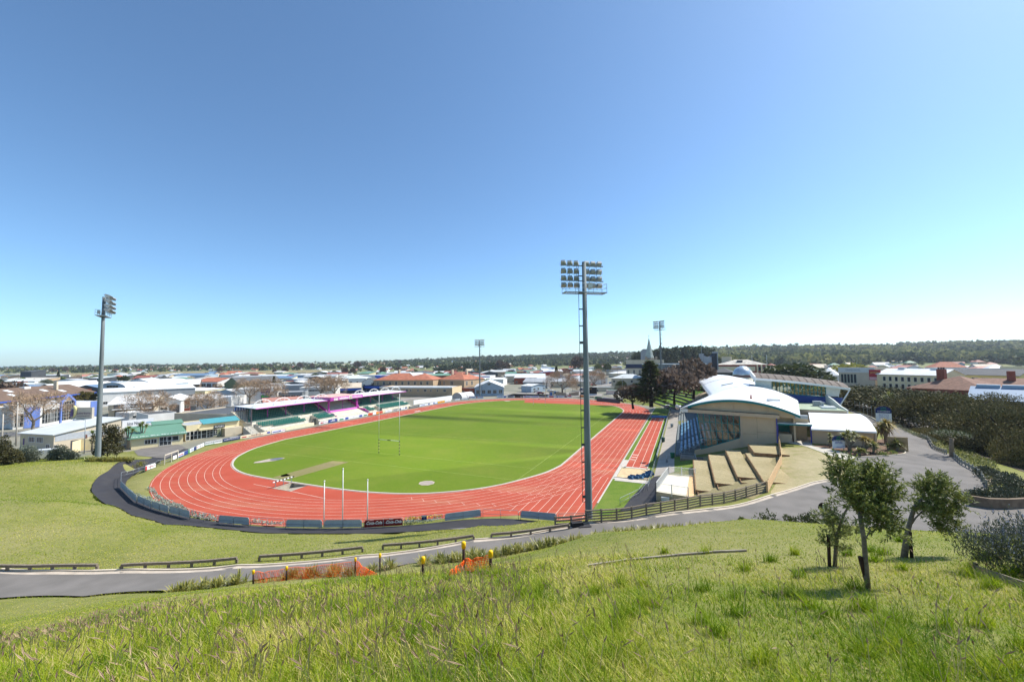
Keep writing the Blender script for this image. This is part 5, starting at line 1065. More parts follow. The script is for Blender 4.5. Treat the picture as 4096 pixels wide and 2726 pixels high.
# retained planters
SOIL=grassmat('straw_mulch',(.28,.24,.12),(.36,.30,.17),(.52,.43,.27),2.2,.8,.7)
for i,(u0,u1,v0,v1,z,lab) in enumerate([(-11.3,6.3,60.9,63.1,2.45,'lowest retained planter terrace beside the white deck'),(-9.2,8.6,63.4,66.0,3.05,'second retained planter terrace up from the deck'),(-7.2,11.2,66.3,68.6,3.65,'third retained planter terrace up from the deck'),(-10.6,6.5,68.9,72.4,4.2,'widest upper planter terrace inside the board fence'),(4.6,12.4,70.0,74.8,4.75,'top planter terrace against the tan wall')]):
    t=thing('planter_terrace',lab,'planter',W(u0,v0,z),'timber planter terraces beside the grandstand')
    MB().obox(W(u0,v0,z-2.4),FU*(u1-u0),FV*.08,(0,0,2.42)).obox(W(u0,v0,z-2.4),FV*(v1-v0),FU*.08,(0,0,2.42)).build('timber_wall',PALD,t)
    rr=np.random.default_rng(i); rows=[[W(a,b,z+.0+.05*rr.random()) for b in np.linspace(v0+.08,v1,6)] for a in np.linspace(u0+.08,u1,26)]; MB().grid([r for r in rows],2.0).build('soil',SOIL,t)
    for k in range(int((u1-u0)/.75)): MB().obox(W(u0+.1+k*.75,v0-.1,z-1.2),FU*.1,FV*.1,(0,0,1.32)).build('post',PAL,t)
    if i<3: mb=MB().obox(W(u0-2.2,v0+.2,z-.9),FU*2.1,FV*.08,(0,0,.75)).obox(W(u0-2.2,v0+.2,z-.9),FU*.08,FV*1.6,(0,0,.75)); mb.build('end_box',PALD,t); MB().obox(W(u0-2.1,v0+.3,z-2),FU*2.1,FV*1.7,(0,0,1.35)).build('soil',SOIL,t)
# white deck with palisade
DK=M('deck_concrete','#d6cdb9',.85,.07,.6); t=thing('deck','pale concrete deck with white picket railing below the planters','deck',W(-8,58)); dq=[W(-12.4,55.9),W(-2.9,57.2),W(-2.9,61.0),W(-13.2,60.6)]
MB().prism([Vector((p.x,p.y,-.4)) for p in dq],(0,0,2.4)).build('base',TAN,t); MB().prism([Vector((p.x,p.y,2.003)) for p in dq],(0,0,.03)).build('floor',DK,t)
MB().prism([W(-13.0,59.7,2.036),W(-2.9,60.2,2.036),W(-2.9,61,2.036),W(-13.2,60.6,2.036)],(0,0,.02)).build('timber_strip',M('deck_timber','#cfab7e',.85,.15,3),t)
for (a,b,hh,nm) in [(dq[0],dq[1],1.15,1),(dq[1],dq[2],1.15,1),(dq[0],dq[0].lerp(dq[3],.86),1.15,2)]:
    a=Vector((a.x,a.y,2.03));b=Vector((b.x,b.y,2.03)); L=(b-a).length; z=Vector((0,0,1)); mb=MB().beam(a+z*hh,b+z*hh,.05,.05).beam(a+z*.12,b+z*.12,.05,.05); n=int(L/.16); w=.03 if nm==1 else .014
    for k in range(n+1): p=a.lerp(b,k/n); mb.beam(p+z*.1,p+z*(hh+.05),w,w)
    mb.build('picket_railing',WHITE,t); n=max(1,round(L/2.4))
    for k in range(n+1): p=a.lerp(b,k/n); MB().beam(p-z*.3,p+z*(hh+.1),.09,.09).build('railing_post',WHITE,t)
p=W(-12.75,56.6,.75); MB().obox(p-FU*.35,FU*.35,FV*1.0,(0,0,.8)).build('wall_cabinet',M('cabinet_white','#d3d6d6',.5,.05),t)
sheet('shaded_lawn',[W(u,v) for u,v in [(3.5,57.9),(14.9,57.6),(14.9,60.6),(12,61),(4,61)]],LAWN,.05,1)
# ============================================================= MARKER POSTS AND NETS
YEL=M('yellow_cap','#f0bf0c',.45,.05); DPOST=M('dark_post','#3a2b24',.85,.2,4); NET=M('orange_net','#f0641a',.6,.05)
mp=[(1012.7,2334,2279,'left end of the long orange net'),(1145.7,2320,2264,'a third along the long orange net'),(1421,2305,2229,'right end of the long orange net'),(1519.5,2300,2213,'just right of the long orange net, no net on it'),(1692.5,2298,2226,'standing alone midway between the two nets'),(1855,2288,2166,'tallest one, before the short orange net'),(1963,2284,2201,'right end of the short orange net')]; MPT=[]
for x,yb,yt,lab in mp:
    p=T(x/4,yb/4); zt=top(p,yt/4); h=zt-p.z; t=thing('marker_post','yellow capped dark post, '+lab,'post',p,'yellow capped posts on the slope'); MPT.append((p,h))
    MB().tube([p-Vector((0,0,.3)),p+Vector((0,0,h-.12))],.055,8).build('post',DPOST,t,True); MB().lathe(p+Vector((0,0,h-.24)),[(.085,0),(.09,.2),(.075,.245),(.03,.26)],10).build('cap',YEL,t,True)
def net(path,label,cell=.085):
    mb=MB(); t=path[0][0]; cols=[]
    for (a,ha,la),(b,hb,lb) in zip(path,path[1:]):
        n=max(2,int((b-a).length/cell))
        for k in range(n): f_=k/n; sag=-.07*math.sin(f_*math.pi)+.03*math.sin(f_*17); p=a.lerp(b,f_); cols.append((p+Vector((.04*math.sin(f_*9),.06*math.sin(f_*13),0)),la+(lb-la)*f_,ha+(hb-ha)*f_+sag))
    nr=9; P=[[c[0]+Vector((.02*math.sin(i*2+r),0,c[1]+(c[2]-c[1])*r/(nr-1))) for r in range(nr)] for i,c in enumerate(cols)]
    for i in range(len(P)):
        for r in range(nr-1): mb.beam(P[i][r],P[i][r+1],.02,.014)
        if i+1<len(P):
            for r in range(nr): mb.beam(P[i][r],P[i+1][r],.022 if 0<r<nr-1 else .04,.014)
    mb.build('safety_net',NET,None,label=label,cat='net',org=t,group=None)
pp=[MPT[0],MPT[1],MPT[2]]; net([(MPT[0][0],MPT[0][1]-.15,.05),(MPT[1][0],MPT[1][1]-.12,.05),(MPT[2][0],MPT[2][1]-.22,.1),(on(MPT[2][0].lerp(MPT[3][0],.9)),.12,-.1)],'long orange safety net sagging across three posts')
a=T(450,575); net([(a,.15,-.1),(on(MPT[5][0]),MPT[5][1]*.42,.05),(MPT[6][0],MPT[6][1]-.1,.05)],'short orange safety net rising to the right')
# timber edging across the slope
e=[T(x/4,y/4) for x,y in [(2352,2266),(2500,2244),(2700,2224),(2850,2211),(2987,2205)]]; mb=MB()
for a,b in zip(e,e[1:]): mb.beam(a+Vector((0,0,.04)),b+Vector((0,0,.03)),.05,.08)
mb.build('edging_log',M('silver_timber','#9a9184',.9,.2,4),None,label='thin grey timber edging lying across the grass slope',cat='edging',org=e[0])
# ============================================================= STRAP-LEAVED PLANTS ALONG THE ROAD
AGA=leafmat('agapanthus_leaf',(.10,.14,.02),(.42,.38,.10),.35,.4,.5); ag=[]
for s in range(4):
    t=thing('agapanthus','x','plant',(0,0,0)); rng=np.random.default_rng(40+s); v,q,tr,ti=spiky([(rng.uniform(-.3,.3),rng.uniform(-.3,.3),0.02) for _ in range(6)],15,.85,.075,rng,.34,1.3,4); npmesh('leaves',v,quads=q,tris=tr,mat=AGA,parent=t,tint=ti); ag.append(t)
al=offs(catmull(kerb[:9],8),-4.35); acc=0; k=0; rr=random.Random(5)
for a,b in zip(al,al[1:]):
    L=(b-a).length; acc+=L
    if acc<.62: continue
    acc=0; px=pix(on(a))[0]
    if not(172<px<718) or (253<px<290) or (402<px<408): continue
    for row in(0,.55):
        n=nrm2(a,b); p=on(a-n*(row+rr.uniform(-.15,.2))); k+=1
        inst(ag[k%4],p,rr.uniform(0,6.3),rr.uniform(1.0,1.5),'strappy yellow green agapanthus clump in the row along the road','agapanthus clumps along the road')
# ============================================================= OLIVE TREES ON THE SLOPE
OLV=leafmat('olive_leaf',(.075,.105,.02),(.33,.35,.11),.35,.45,.4); OLB=M('olive_bark','#75695a',.9,.3,14,bump=.4)
def olive(label,base,segs,clusters,n,seed,LL=.085,WW=.024,stake=None):
    rng=np.random.default_rng(seed); t=thing('olive_tree',label,'tree',base,'young olive trees on the slope'); mb=MB(); tips=[]
    for pts,r0,r1 in segs:
        pts=[base+Vector(p) for p in pts]; m=len(pts); mb.tube(pts,[r0+(r1-r0)*i/(m-1) for i in range(m)],9 if r0>.03 else 5)
    mb.build('trunk',OLB,t,True)
    P=[];D=[];tb=MB()
    for (c,r,k) in clusters:
        c=base+Vector(c)
        for j in range(k):
            d=Vector(rng.normal(size=3)); d.normalize(); p0=c+Vector((d.x*r[0],d.y*r[1],d.z*r[2]))*rng.uniform(.1,.75); dirn=(d*.8+Vector((rng.normal()*.3,rng.normal()*.3,.75+rng.normal()*.3))).normalized(); L=rng.uniform(.16,.34)
            p1=p0+dirn*L; tb.tube([p0,p1],[.004,.002],3,False)
            for i in range(n):
                f_=rng.uniform(.05,1.05); P.append(tuple(p0+dirn*L*f_)); dd_=dirn*.8+Vector(rng.normal(size=3))*.7; D.append(tuple(dd_))
    v,q,ti=leaves(np.array(P),np.array(D),LL,WW,rng); npmesh('foliage',v,quads=q,mat=OLV,parent=t,tint=ti,org=base); tb.build('twigs',OLB,t)
    if stake:
        a,b=stake; MB().beam(base+Vector(a),base+Vector(b),.055,.055).build('stake',M('stake_brown','#3c2a22',.9,.2,5),t)
    return t
b1=T(868.5,588); b2=T(904,557); b3=T(834.5,566)
# scale factors from picture: metres per pixel at each base
m1_=b1.y/404; m2_=b2.y/404; m3_=b3.y/404
def pxs(m,lst): return [(x*m,y,z*m) for x,y,z in lst]
olive('tallest young olive tree with two pale stems, in the middle of three',b1,[(pxs(m1_,[(0,0,-8),(-1,0,10),(-2,0,48),(-3,.05,72)]),.052,.036),(pxs(m1_,[(-3,.05,70),(-12,.1,88),(-20,.05,104),(-22,.0,118)]),.026,.009),(pxs(m1_,[(-3,.05,68),(4,0,82),(10,.1,98),(22,.2,108)]),.022,.007),(pxs(m1_,[(-2,0,44),(8,.1,52),(24,.15,54)]),.014,.005)],
 [(tuple(np.array((-20,0,112))*[m1_,1,m1_]),(.24,.25,.30),46),((2*m1_,.1,98*m1_),(.28,.28,.26),60),((18*m1_,.1,103*m1_),(.28,.3,.26),70),((33*m1_,.15,86*m1_),(.22,.25,.24),46),((-10*m1_,-.1,84*m1_),(.22,.25,.26),46),((4*m1_,.0,72*m1_),(.3,.3,.22),64),((24*m1_,.1,62*m1_),(.32,.28,.24),64),((34*m1_,.1,50*m1_),(.18,.2,.12),22),((-24*m1_,0,96*m1_),(.14,.16,.2),18),((16*m1_,.1,84*m1_),(.26,.26,.2),44)],24,3,stake=((-.12,.02,.62*1.0),(.06,.03,-.2)))
olive('dense rounded olive tree leaning right, at the right of three',b2,[(pxs(m2_,[(-1,0,-6),(3,0,14),(6,0,28),(16,.1,46),(26,.1,58)]),.085,.035),(pxs(m2_,[(6,0,28),(14,0,38),(30,.1,48)]),.03,.012)],
 [((36*m2_,.1,48*m2_),(.42,.42,.36),90),((50*m2_,.1,40*m2_),(.34,.36,.3),70),((28*m2_,.05,62*m2_),(.34,.34,.28),60),((44*m2_,.1,62*m2_),(.3,.34,.26),56),((58*m2_,.1,52*m2_),(.22,.26,.26),40),((36*m2_,0,72*m2_),(.24,.26,.16),34),((40*m2_,.05,26*m2_),(.26,.28,.2),40),((20*m2_,0,44*m2_),(.2,.24,.24),30),((56*m2_,.1,28*m2_),(.18,.2,.16),20)],26,5,stake=((.16,-.05,.72),(.17,-.05,-.2)))
olive('small thin olive sapling at the left of three',b3,[(pxs(m3_,[(0,0,-4),(2,0,16),(4,0,30),(12,0,50),(20,0,62)]),.05,.02),(pxs(m3_,[(3,0,26),(0,0,40),(-2,0,56)]),.02,.008)],
 [((3*m3_,0,34*m3_),(.28,.3,.34),60),((-4*m3_,0,48*m3_),(.24,.26,.3),40),((12*m3_,0,62*m3_),(.26,.26,.22),36),((20*m3_,0,32*m3_),(.2,.2,.16),20),((-6*m3_,0,24*m3_),(.16,.18,.2),20),((22*m3_,0,70*m3_),(.2,.2,.18),22),((6*m3_,0,16*m3_),(.16,.18,.12),14)],15,9,stake=((-.12,.0,.8),(-.13,.0,-.2)))
# rosemary bush, its edging board
ROS=leafmat('rosemary_leaf',(.04,.055,.028),(.15,.17,.11),.2,.5,.4); ROF=leafmat('rosemary_flower',(.12,.13,.17),(.32,.34,.46),.2)
rb=T(1006,577); t=thing('rosemary_bush','large dark rosemary bush with pale flower tips at the right edge','shrub',rb); rng=np.random.default_rng(8)
bl=[(-.0,.2,.42,.5,.5,.45),(.45,.2,.55,.6,.6,.55),(.95,.4,.6,.75,.7,.6),(.15,.6,.35,.6,.5,.4),(1.5,.3,.55,.8,.7,.6),(.6,-.15,.3,.5,.4,.35),(1.1,-.2,.35,.6,.45,.4)]
bl=[(a*1.05,b,c*1.0,d*.8,e_,g_) for a,b,c,d,e_,g_ in bl]
P_,d_,_=blobpts(bl,9000,rng,.3); P_=P_[P_[:,2]>-.05]; n=len(P_); D_=rng.normal(size=(n,3))*.5; D_[:,2]+=.9; D_[:,0]-=.25; v,q,ti=leaves(P_,D_,.11,.016,rng); npmesh('foliage',v,quads=q,mat=ROS,parent=t,tint=ti)
k=P_[:,2]>.45; P2=P_[k][:1500]; D2=rng.normal(size=(len(P2),3))*.4; D2[:,2]+=1; v,q,ti=leaves(P2+[0,0,.05],D2,.045,.022,rng); npmesh('flowers',v,quads=q,mat=ROF,parent=t,tint=ti)
a=T(976,571); b=T(1026,589); mb=MB().beam(a+Vector((0,0,.06)),b+Vector((0,0,.06)),.04,.16); mb.beam(a-Vector((0,0,.1)),a+Vector((0,0,.2)),.06,.06); mb.build('edging_board',TIMBER,None,label='dark timber edging board below the rosemary bush',cat='edging',org=a)
def bush(label,base,R,h,mat,n,size,seed,group=None,name='shrub',asp=.6,nb=12):
    t=thing(name,label,'shrub',base,group); r=random.Random(seed); bl=[]
    for i in range(nb): a=r.uniform(0,6.3); f_=math.sqrt(r.random()); s=R*r.uniform(.3,.5); bl.append((R*.75*f_*math.cos(a),R*.75*f_*math.sin(a),max(s*.4,h*(1-.5*f_*f_)*r.uniform(.18,.82)),s,s,min(s,h*.4)))
    o=crownmesh('foliage',bl,n,size,mat,seed,t,asp,.5); MB().tube([Vector(base)-Vector((0,0,.2)),Vector(base)+Vector((0,0,h*.5))],[.05*R+.02,.02],5).build('stem',BARKD,t); return t
for x0,x1,yt,lab,sd in [(2990,3105,2015,'biggest dark shrub against the driveway edge',1),(3109,3158,2037,'small shrub right of the biggest driveway shrub',2),(3170,3266,2020,'dark shrub just left of the round sign',3),(3276,3318,2016,'dark shrub just right of the round sign',4),(2927,2960,2046,'tiny dark tuft at the end of the agapanthus row',5)]:
    p=on(dd((x0+x1)/8,33.5)); h=top(p,yt/4)-p.z; bush(lab,p,(x1-x0)/8*p.y/404*1.05,h,LEAFD if sd!=5 else LEAFM,1500,.15,sd,'shrubs along the driveway edge')
p=on(dd(816.5,32.5)); zt=top(p,503.5); t=thing('road_sign','back of a round dark sign on a pale square post','sign',p); MB().beam(p-Vector((0,0,.3)),Vector((p.x,p.y,zt)),.1,.1).build('post',M('pale_post','#b9bba8',.8,.08),t); c=Vector((p.x,p.y+.08,zt-.28)); MB().tube([c,c+Vector((0,.03,0))],.36,20).build('disc',M('sign_back','#2a2022',.7,.1),t)
# ============================================================= DRIVE SIDE GARDEN
GUARD=M('grey_rail','#8d8b7f',.9,.15,3)
r1=[g(*q) for q in [(921,434.6,4.65),(929.5,440,4.6),(938,447.5,4.55),(946.5,454,4.5)]]; railfence(r1,.8,1,'grey post and rail barrier uphill of the flat topped tree','drive',False,1.5,'rail_barrier',GUARD)
r2=[g(*q) for q in [(952.5,455.5,4.5),(962,464,4.5),(977,472.5,4.5),(982,478,4.5),(987,486.5,4.5)]]; railfence(r2,.85,1,'grey post and rail barrier downhill of the flat topped tree','drive',False,1.4,'rail_barrier',GUARD)
r3=[g(*q) for q in [(963,500,4.5),(975,494.2,4.5)]]; railfence(r3,.95,1,'short rail barrier beside the low retaining wall',None,False,1.3,'rail_barrier',GUARD)
a=g(972,505.5,4.3); wl=[g(972,504.8,4.4),g(992,508,4.4),g(1012,508.5,4.4),g(1040,507,4.4)]; mb=MB()
for p,q in zip(wl,wl[1:]): mb.prism([p-Vector((0,0,.4)),q-Vector((0,0,.4)),q+Vector((0,0,.95)),p+Vector((0,0,.95))],Vector((.05,.35,0)))
mb.build('retaining_wall',M('brown_block','#7b6a58',.9,.25,2,bump=.2),None,label='low brown retaining wall at the right end of the driveway',cat='wall',org=a)
ROSD=leafmat('trailing_leaf',(.035,.045,.022),(.12,.13,.08),.12)
for x,y,R,h,lab,sd in [(982,499.5,1.5,1.0,'trailing shrub spilling over the retaining wall, left one',1),(996,499,1.8,1.0,'trailing shrub spilling over the retaining wall, middle one',2),(1014,498,2.0,1.1,'trailing shrub spilling over the retaining wall, right one',3),(1008,489,2.2,1.2,'grey shrub behind the trailing ones',4),(1000,479.5,1.8,1.0,'grey green shrub right of the gravel strip',6),(988,473.5,1.4,.8,'low grey shrub above the gravel strip',7)]:
    p=g(x,y,4.5); p.z=hz(p.x,p.y)+.1; bush(lab,p,R,h,ROSD,1600,.22,sd,'shrubs at the retaining wall')
GCV=M('groundcover_base','#4b5128',.95,.3,1.5)
gc=[g(*q) for q in [(930,439,4.6),(953,455.5,4.5),(978,472,4.5),(988,487,4.5),(1004,480,3.9),(996,470,3.2),(985,462,2.8),(972,452,2.5),(955,443,2.6),(938,434.5,3.2)]]
def cover(name,poly,mat,dens,size,seed,hgt=.35,label=None):
    rng=np.random.default_rng(seed); poly=[Vector((p[0],p[1])) for p in poly]; xs=[p.x for p in poly]; ys=[p.y for p in poly]; A=(max(xs)-min(xs))*(max(ys)-min(ys)); n=int(A*dens); X=rng.uniform(min(xs),max(xs),n); Y=rng.uniform(min(ys),max(ys),n); k=inpoly(X,Y,poly); X=X[k];Y=Y[k]; Z=H(X,Y)+rng.random(len(X))*hgt*(.5+.5*np.sin(X*1.3)*np.sin(Y*1.1+1)); n=len(X); D=rng.normal(size=(n,3))*.7; D[:,2]+=.6
    v,q,t=leaves(np.stack([X,Y,Z],-1),D,size,size*.7,rng); o=npmesh(name,v,quads=q,mat=mat,tint=t); tag(o,label,'ground cover',kind='stuff'); return o
cover('groundcover',gc,leafmat('cover_leaf',(.10,.12,.03),(.36,.35,.13),.25),26,.26,3,.5,'yellow green leafy groundcover between the driveway rail and the big dark trees')
gs2=[g(*q) for q in [(978,472,4.5),(988,486,4.5),(1003,482,4.0),(985,468,4)]]; sheet('gravel_strip',[Vector((p.x,p.y)) for p in gs2],M('pink_gravel','#b7a493',.95,.2,3),.06,1)
sheet('garden_bed',[Vector((p.x,p.y)) for p in [g(*q) for q in [(857,456.3,4.6),(880,455,4.6),(903,453.2,4.6),(903,449.5,4.6),(886,438,4.7),(868,441,4.7),(812,447,4.65),(838,451.0,4.6)]]],M('bark_mulch','#6b5444',.95,.3,2,bump=.3),.06,1)
mb=MB(); gk=catmull([g(*q) for q in [(856,457.5,4.55),(881,456,4.6),(900,454.5,4.6),(905.5,452.5,4.6),(903,448,4.6)]],5)
for a,b in zip(gk,gk[1:]): mb.beam(on(a,.03),on(b,.03),.16,.22)
mb.build('garden_kerb',KB,kind='structure')
for i in range(11):
    f_=i/10; p=g(898+33*f_,427.6+13.0*f_,4.65); p.z=hz(p.x,p.y); q=p+Vector((.9,.5,0)); bush('rounded grey lavender bush in the hedge row beside the driveway',on(q),.95-.1*(i%3),.75,LEAFG,500,.14,60+i,'lavender hedge bushes','lavender_bush',.3,7)
DEADL=leafmat('dead_palm_leaf',(.18,.11,.05),(.30,.20,.10),.1); PALML=leafmat('palm_leaf',(.09,.12,.025),(.34,.33,.10),.3,.4,.5); PALMO=leafmat('orange_palm_leaf',(.16,.15,.03),(.50,.36,.09),.3)
def put(proto,p,rz=0,sc=1): proto.location=p; proto.rotation_euler=(0,0,rz); proto.scale=(sc,)*3
p=on(g(885.9,443.1,4.65)); h=top(p,414.5)-p.z; put(cabbage('palm_tree','tall palm with orange tinged fronds in the driveway garden',[(0.1,0,h-1.5),(-.5,.3,h-2.2),(.6,.2,h-2.0)],2.1,70,1,mat=PALMO,w=.24,droop=.55,skirt=DEADL),p)
for x,y,yt,lab,hd,L,sd in [(849.5,451,429.5,'spreading yucca tree beside the blue topped sign',[(-.8,0,2.3),(0,.2,2.7),(.8,0,2.5),(1.5,.2,2.0),(-.3,-.4,2.0)],.95,2),(864,452,435,'yellowish yucca right of the spreading yucca tree',[(0,0,1.6),(.6,.1,1.3),(1.1,0,1.0)],.8,3),(830.5,448,432.5,'slim upright yucca left of the blue topped sign',[(0,0,.9),(.05,0,1.7),(0,.05,2.4)],.7,4),(873.5,453.3,441,'blue green yucca at the garden kerb',[(0,0,1.3),(.4,.1,.8)],1.0,5),(897,451,438,'large green yucca at the driveway corner of the garden',[(0,0,1.3),(.6,0,1.0),(.3,.4,1.7)],1.1,6),(888,450.5,443,'low bushy yucca below the tall palm',[(0,0,.7),(.7,.1,.6)],.8,7),(859,454.5,447,'short dark yucca at the left of the garden kerb',[(0,0,.5),(.5,0,.4)],.7,8)]:
    p=on(g(x,y,4.65)); k=(top(p,yt)-p.z)/max(hh[2]+L*.6 for hh in hd); put(cabbage('yucca',lab,hd,L*1.15,70,sd,'plant',PALML if sd!=3 else PALMO,w=.17,droop=.3),p,0,k)
for x,y,sd,lab in [(880,454.5,1,'small yellow green plant at the garden kerb, left one'),(884,455,2,'small yellow green plant at the garden kerb, middle one'),(893,453.6,3,'small bushy plant at the garden kerb, right one'),(868,447,4,'rusty orange bush against the tan lattice screen')]:
    bush(lab,on(g(x,y,4.65)),.6 if sd<4 else 1.1,.6 if sd<4 else 1.6,LEAFP if sd<4 else LEAFB,260,.16,sd,'low garden plants')
def blue_sign(base,w,h,label,lines,rz):
    t=thing('welcome_sign',label,'sign',base); ex=Vector((math.cos(rz),math.sin(rz),0)); z=Vector((0,0,1)); n=ex.cross(z); c=base+z*(h-.5*w)
    a=[c+ex*(w/2*math.cos(x))+z*(w*.36*math.sin(x)) for x in np.linspace(0,math.pi,13)]; MB().prism(a+[base+z*h*.55-ex*w/2,base+z*h*.55+ex*w/2],n*-.06).build('blue_panel',BNV,t); MB().prism([base+z*h*.12-ex*w/2,base+z*h*.12+ex*w/2,base+z*h*.56+ex*w/2,base+z*h*.56-ex*w/2],n*-.06).build('white_panel',BW,t)
    for s in(-.4,.4): MB().beam(base+ex*w*s-n*.05*-1-z*.2-n*.1,base+ex*w*s+z*h*.3-n*.1,.08,.08).build('leg',STEEL,t)
    cc=c+z*w*.13+n*.012; mb=MB()
    for s in(0,math.pi): pts=[cc+ex*(w*.2*math.cos(x+s))+z*(w*.1*math.sin(x+s)) for x in np.linspace(.3,2.8,9)]; mb.tube(pts,[.01,.03,.05,.06,.05,.045,.035,.02,.01],5)
    mb.build('emblem',M('emblem_green','#35b045',.5,.05),t); text('COOKS GARDENS',.14*w,c-z*.06*w+n*.012,ex,z,INKW,'lettering',t,wid=w*.8)
    for i,s in enumerate(lines): text(s,.085*w,base+z*h*(.49-.06*i)+n*.012,ex,z,INKN,'lettering',t,wid=w*.6)
    mb=MB().tube([base+z*h*.2-ex*w*.2+n*.012,base+z*h*.17+ex*w*.1+n*.012,base+z*h*.26+ex*w*.45+n*.012],.035,4); mb.build('swoosh',INKN,t); return t
p=on(g(839.1,450.5,4.65)); blue_sign(p,1.95,top(p,433.5)-p.z,'round topped blue and white sign beside the yuccas',['VELODROME ENTRANCE','EVENTS CENTRE'],.38-.45)
p=on(g(884,420.3,4.9)); blue_sign(p,2.9,top(p,404.3)-p.z,'second blue topped sign, up the driveway by the wire fence',['Stadium','Main stand','Function room','Office'],-.45)
for (x,y,yt,lab,sd) in [(840,407,402.3,'bright spiky palm at the far wall end of the driveway, left one',1),(842.5,409.2,404.3,'bright spiky palm at the far wall end of the driveway, right one',2)]:
    p=on(g(x,y,5)); k=(top(p,yt)-p.z)/1.7; put(cabbage('low_palm',lab,[(0,0,.9)],1.4,50,sd,'palm',PALML,.14,.4),p,0,k)
# wire fence along the upper drive
wf=[on(g(*q)) for q in [(834.5,404.0,5.1),(846,407,5.05),(860,411.5,5),(872,416.5,4.95),(879,419.5,4.9)]]; t=thing('wire_fence','tall wire mesh fence with steel posts along the upper driveway','fence',wf[0]); 
MESH=seethrough('wire_mesh',(.62,.62,.6),.03); allp=[]
for a,b in zip(wf,wf[1:]):
    n=max(1,round((b-a).length/3.2)); allp+=[a.lerp(b,i/n) for i in range(n)]
allp.append(wf[-1]); mb=MB()
for a,b in zip(allp,allp[1:]): mb.poly([a,b,b+Vector((0,0,2.5)),a+Vector((0,0,2.5))])
mb.build('mesh',MESH,t)
for p in allp: MB().tube([p-Vector((0,0,.2)),p+Vector((0,0,3.1))],.05,6).build('post',STEEL,t)
mb=MB(); 
for a,b in zip(allp,allp[1:]): mb.beam(a+Vector((-.3,-.2,.1)),b+Vector((-.3,-.2,.1)),.25,.35)
mb.build('kerb_wall',CONC,t)
p=on(g(952.2,455.9,4.5)); zt=top(p,426.5); h=zt-p.z; t=thing('dragon_tree','flat topped dragon tree standing in the driveway barrier gap','tree',p); MB().tube([p-Vector((0,0,.3)),p+Vector((0,0,h*.45)),p+Vector((.1,0,h*.62))],[.34,.25,.28],9).build('trunk',M('dragon_bark','#8a7a68',.9,.2,4),t,True)
hd=[(2.3*math.sqrt((i+.5)/26)*math.cos(i*2.4),2.3*math.sqrt((i+.5)/26)*math.sin(i*2.4),h*.70+.5*(1-(i/26))) for i in range(26)]; v,q,tr,ti=spiky(hd,30,.75,.07,np.random.default_rng(3),.15,.6); npmesh('crown',v,quads=q,tris=tr,mat=leafmat('dragon_leaf',(.035,.055,.02),(.11,.13,.05),.2),parent=t,tint=ti)
# ============================================================= BIG DARK TREES AT RIGHT
pk=[]
for s in range(3): pk.append(broad('pohutukawa',1.0,1.0,26,26000,.034,leafmat('pohutukawa_leaf',(.040,.044,.016),(.26,.215,.085),.06,.75,.12),90+s,True,.5,.2,name='pohutukawa_tree'))
def bigtree(px,y,z,pyt,wpx,lab,sd,kx=1.0):
    p=dd(px,y); p.z=z; zt=20-(pyt-357)*y/404; R=wpx/2*y/404; h=zt-z; inst(pk[sd%3],p,sd*1.7,(R*kx,R*kx,h*1.06),lab,'big dark pohutukawa trees on the right')
for a in [(872,128,3.2,381.5,150,'dark tree left of the brown tiled roof, with a slanting trunk',0),(940,100,.9,385.5,100,'biggest domed dark tree in front of the brown tiled roof',1),(985,88,.4,397,95,'dark tree right of the biggest dome, over the street',2),(1015,74,.2,398,110,'dark tree at the right edge above the grey shrubs',3),(963,76,1.0,421,70,'low dark tree over the groundcover',5),(1030,62,.5,422,70,'darkest near tree cut by the right edge of the picture',6),(1000,125,.2,389,60,'dark tree behind the grey shed roof on the right',7),(925,88,1.2,424,40,'low dark bushes under the biggest dome',8)]: bigtree(*a)
for px,y,z,pyt,lab,L,sd in [(887,112,2.5,392.5,'bright cabbage tree rising among the dark trees',2.4,1),(873,116,3,398,'pair of yellow green cabbage trees behind the wire fence',2.2,2),(898,104,2,405,'spiky cabbage tree right of the second sign',2,3)]:
    p=dd(px,y); p.z=z; zt=20-(pyt-358)*y/404; h=zt-z; hd=[(0,0,h-1.2),(1.0,.5,h-1.9),(-1.1,.2,h-2.2),(.2,-.9,h-2.6)]; put(cabbage('cabbage_tree',lab,hd,L,44,sd,'tree',PALML,.2,.3),p)
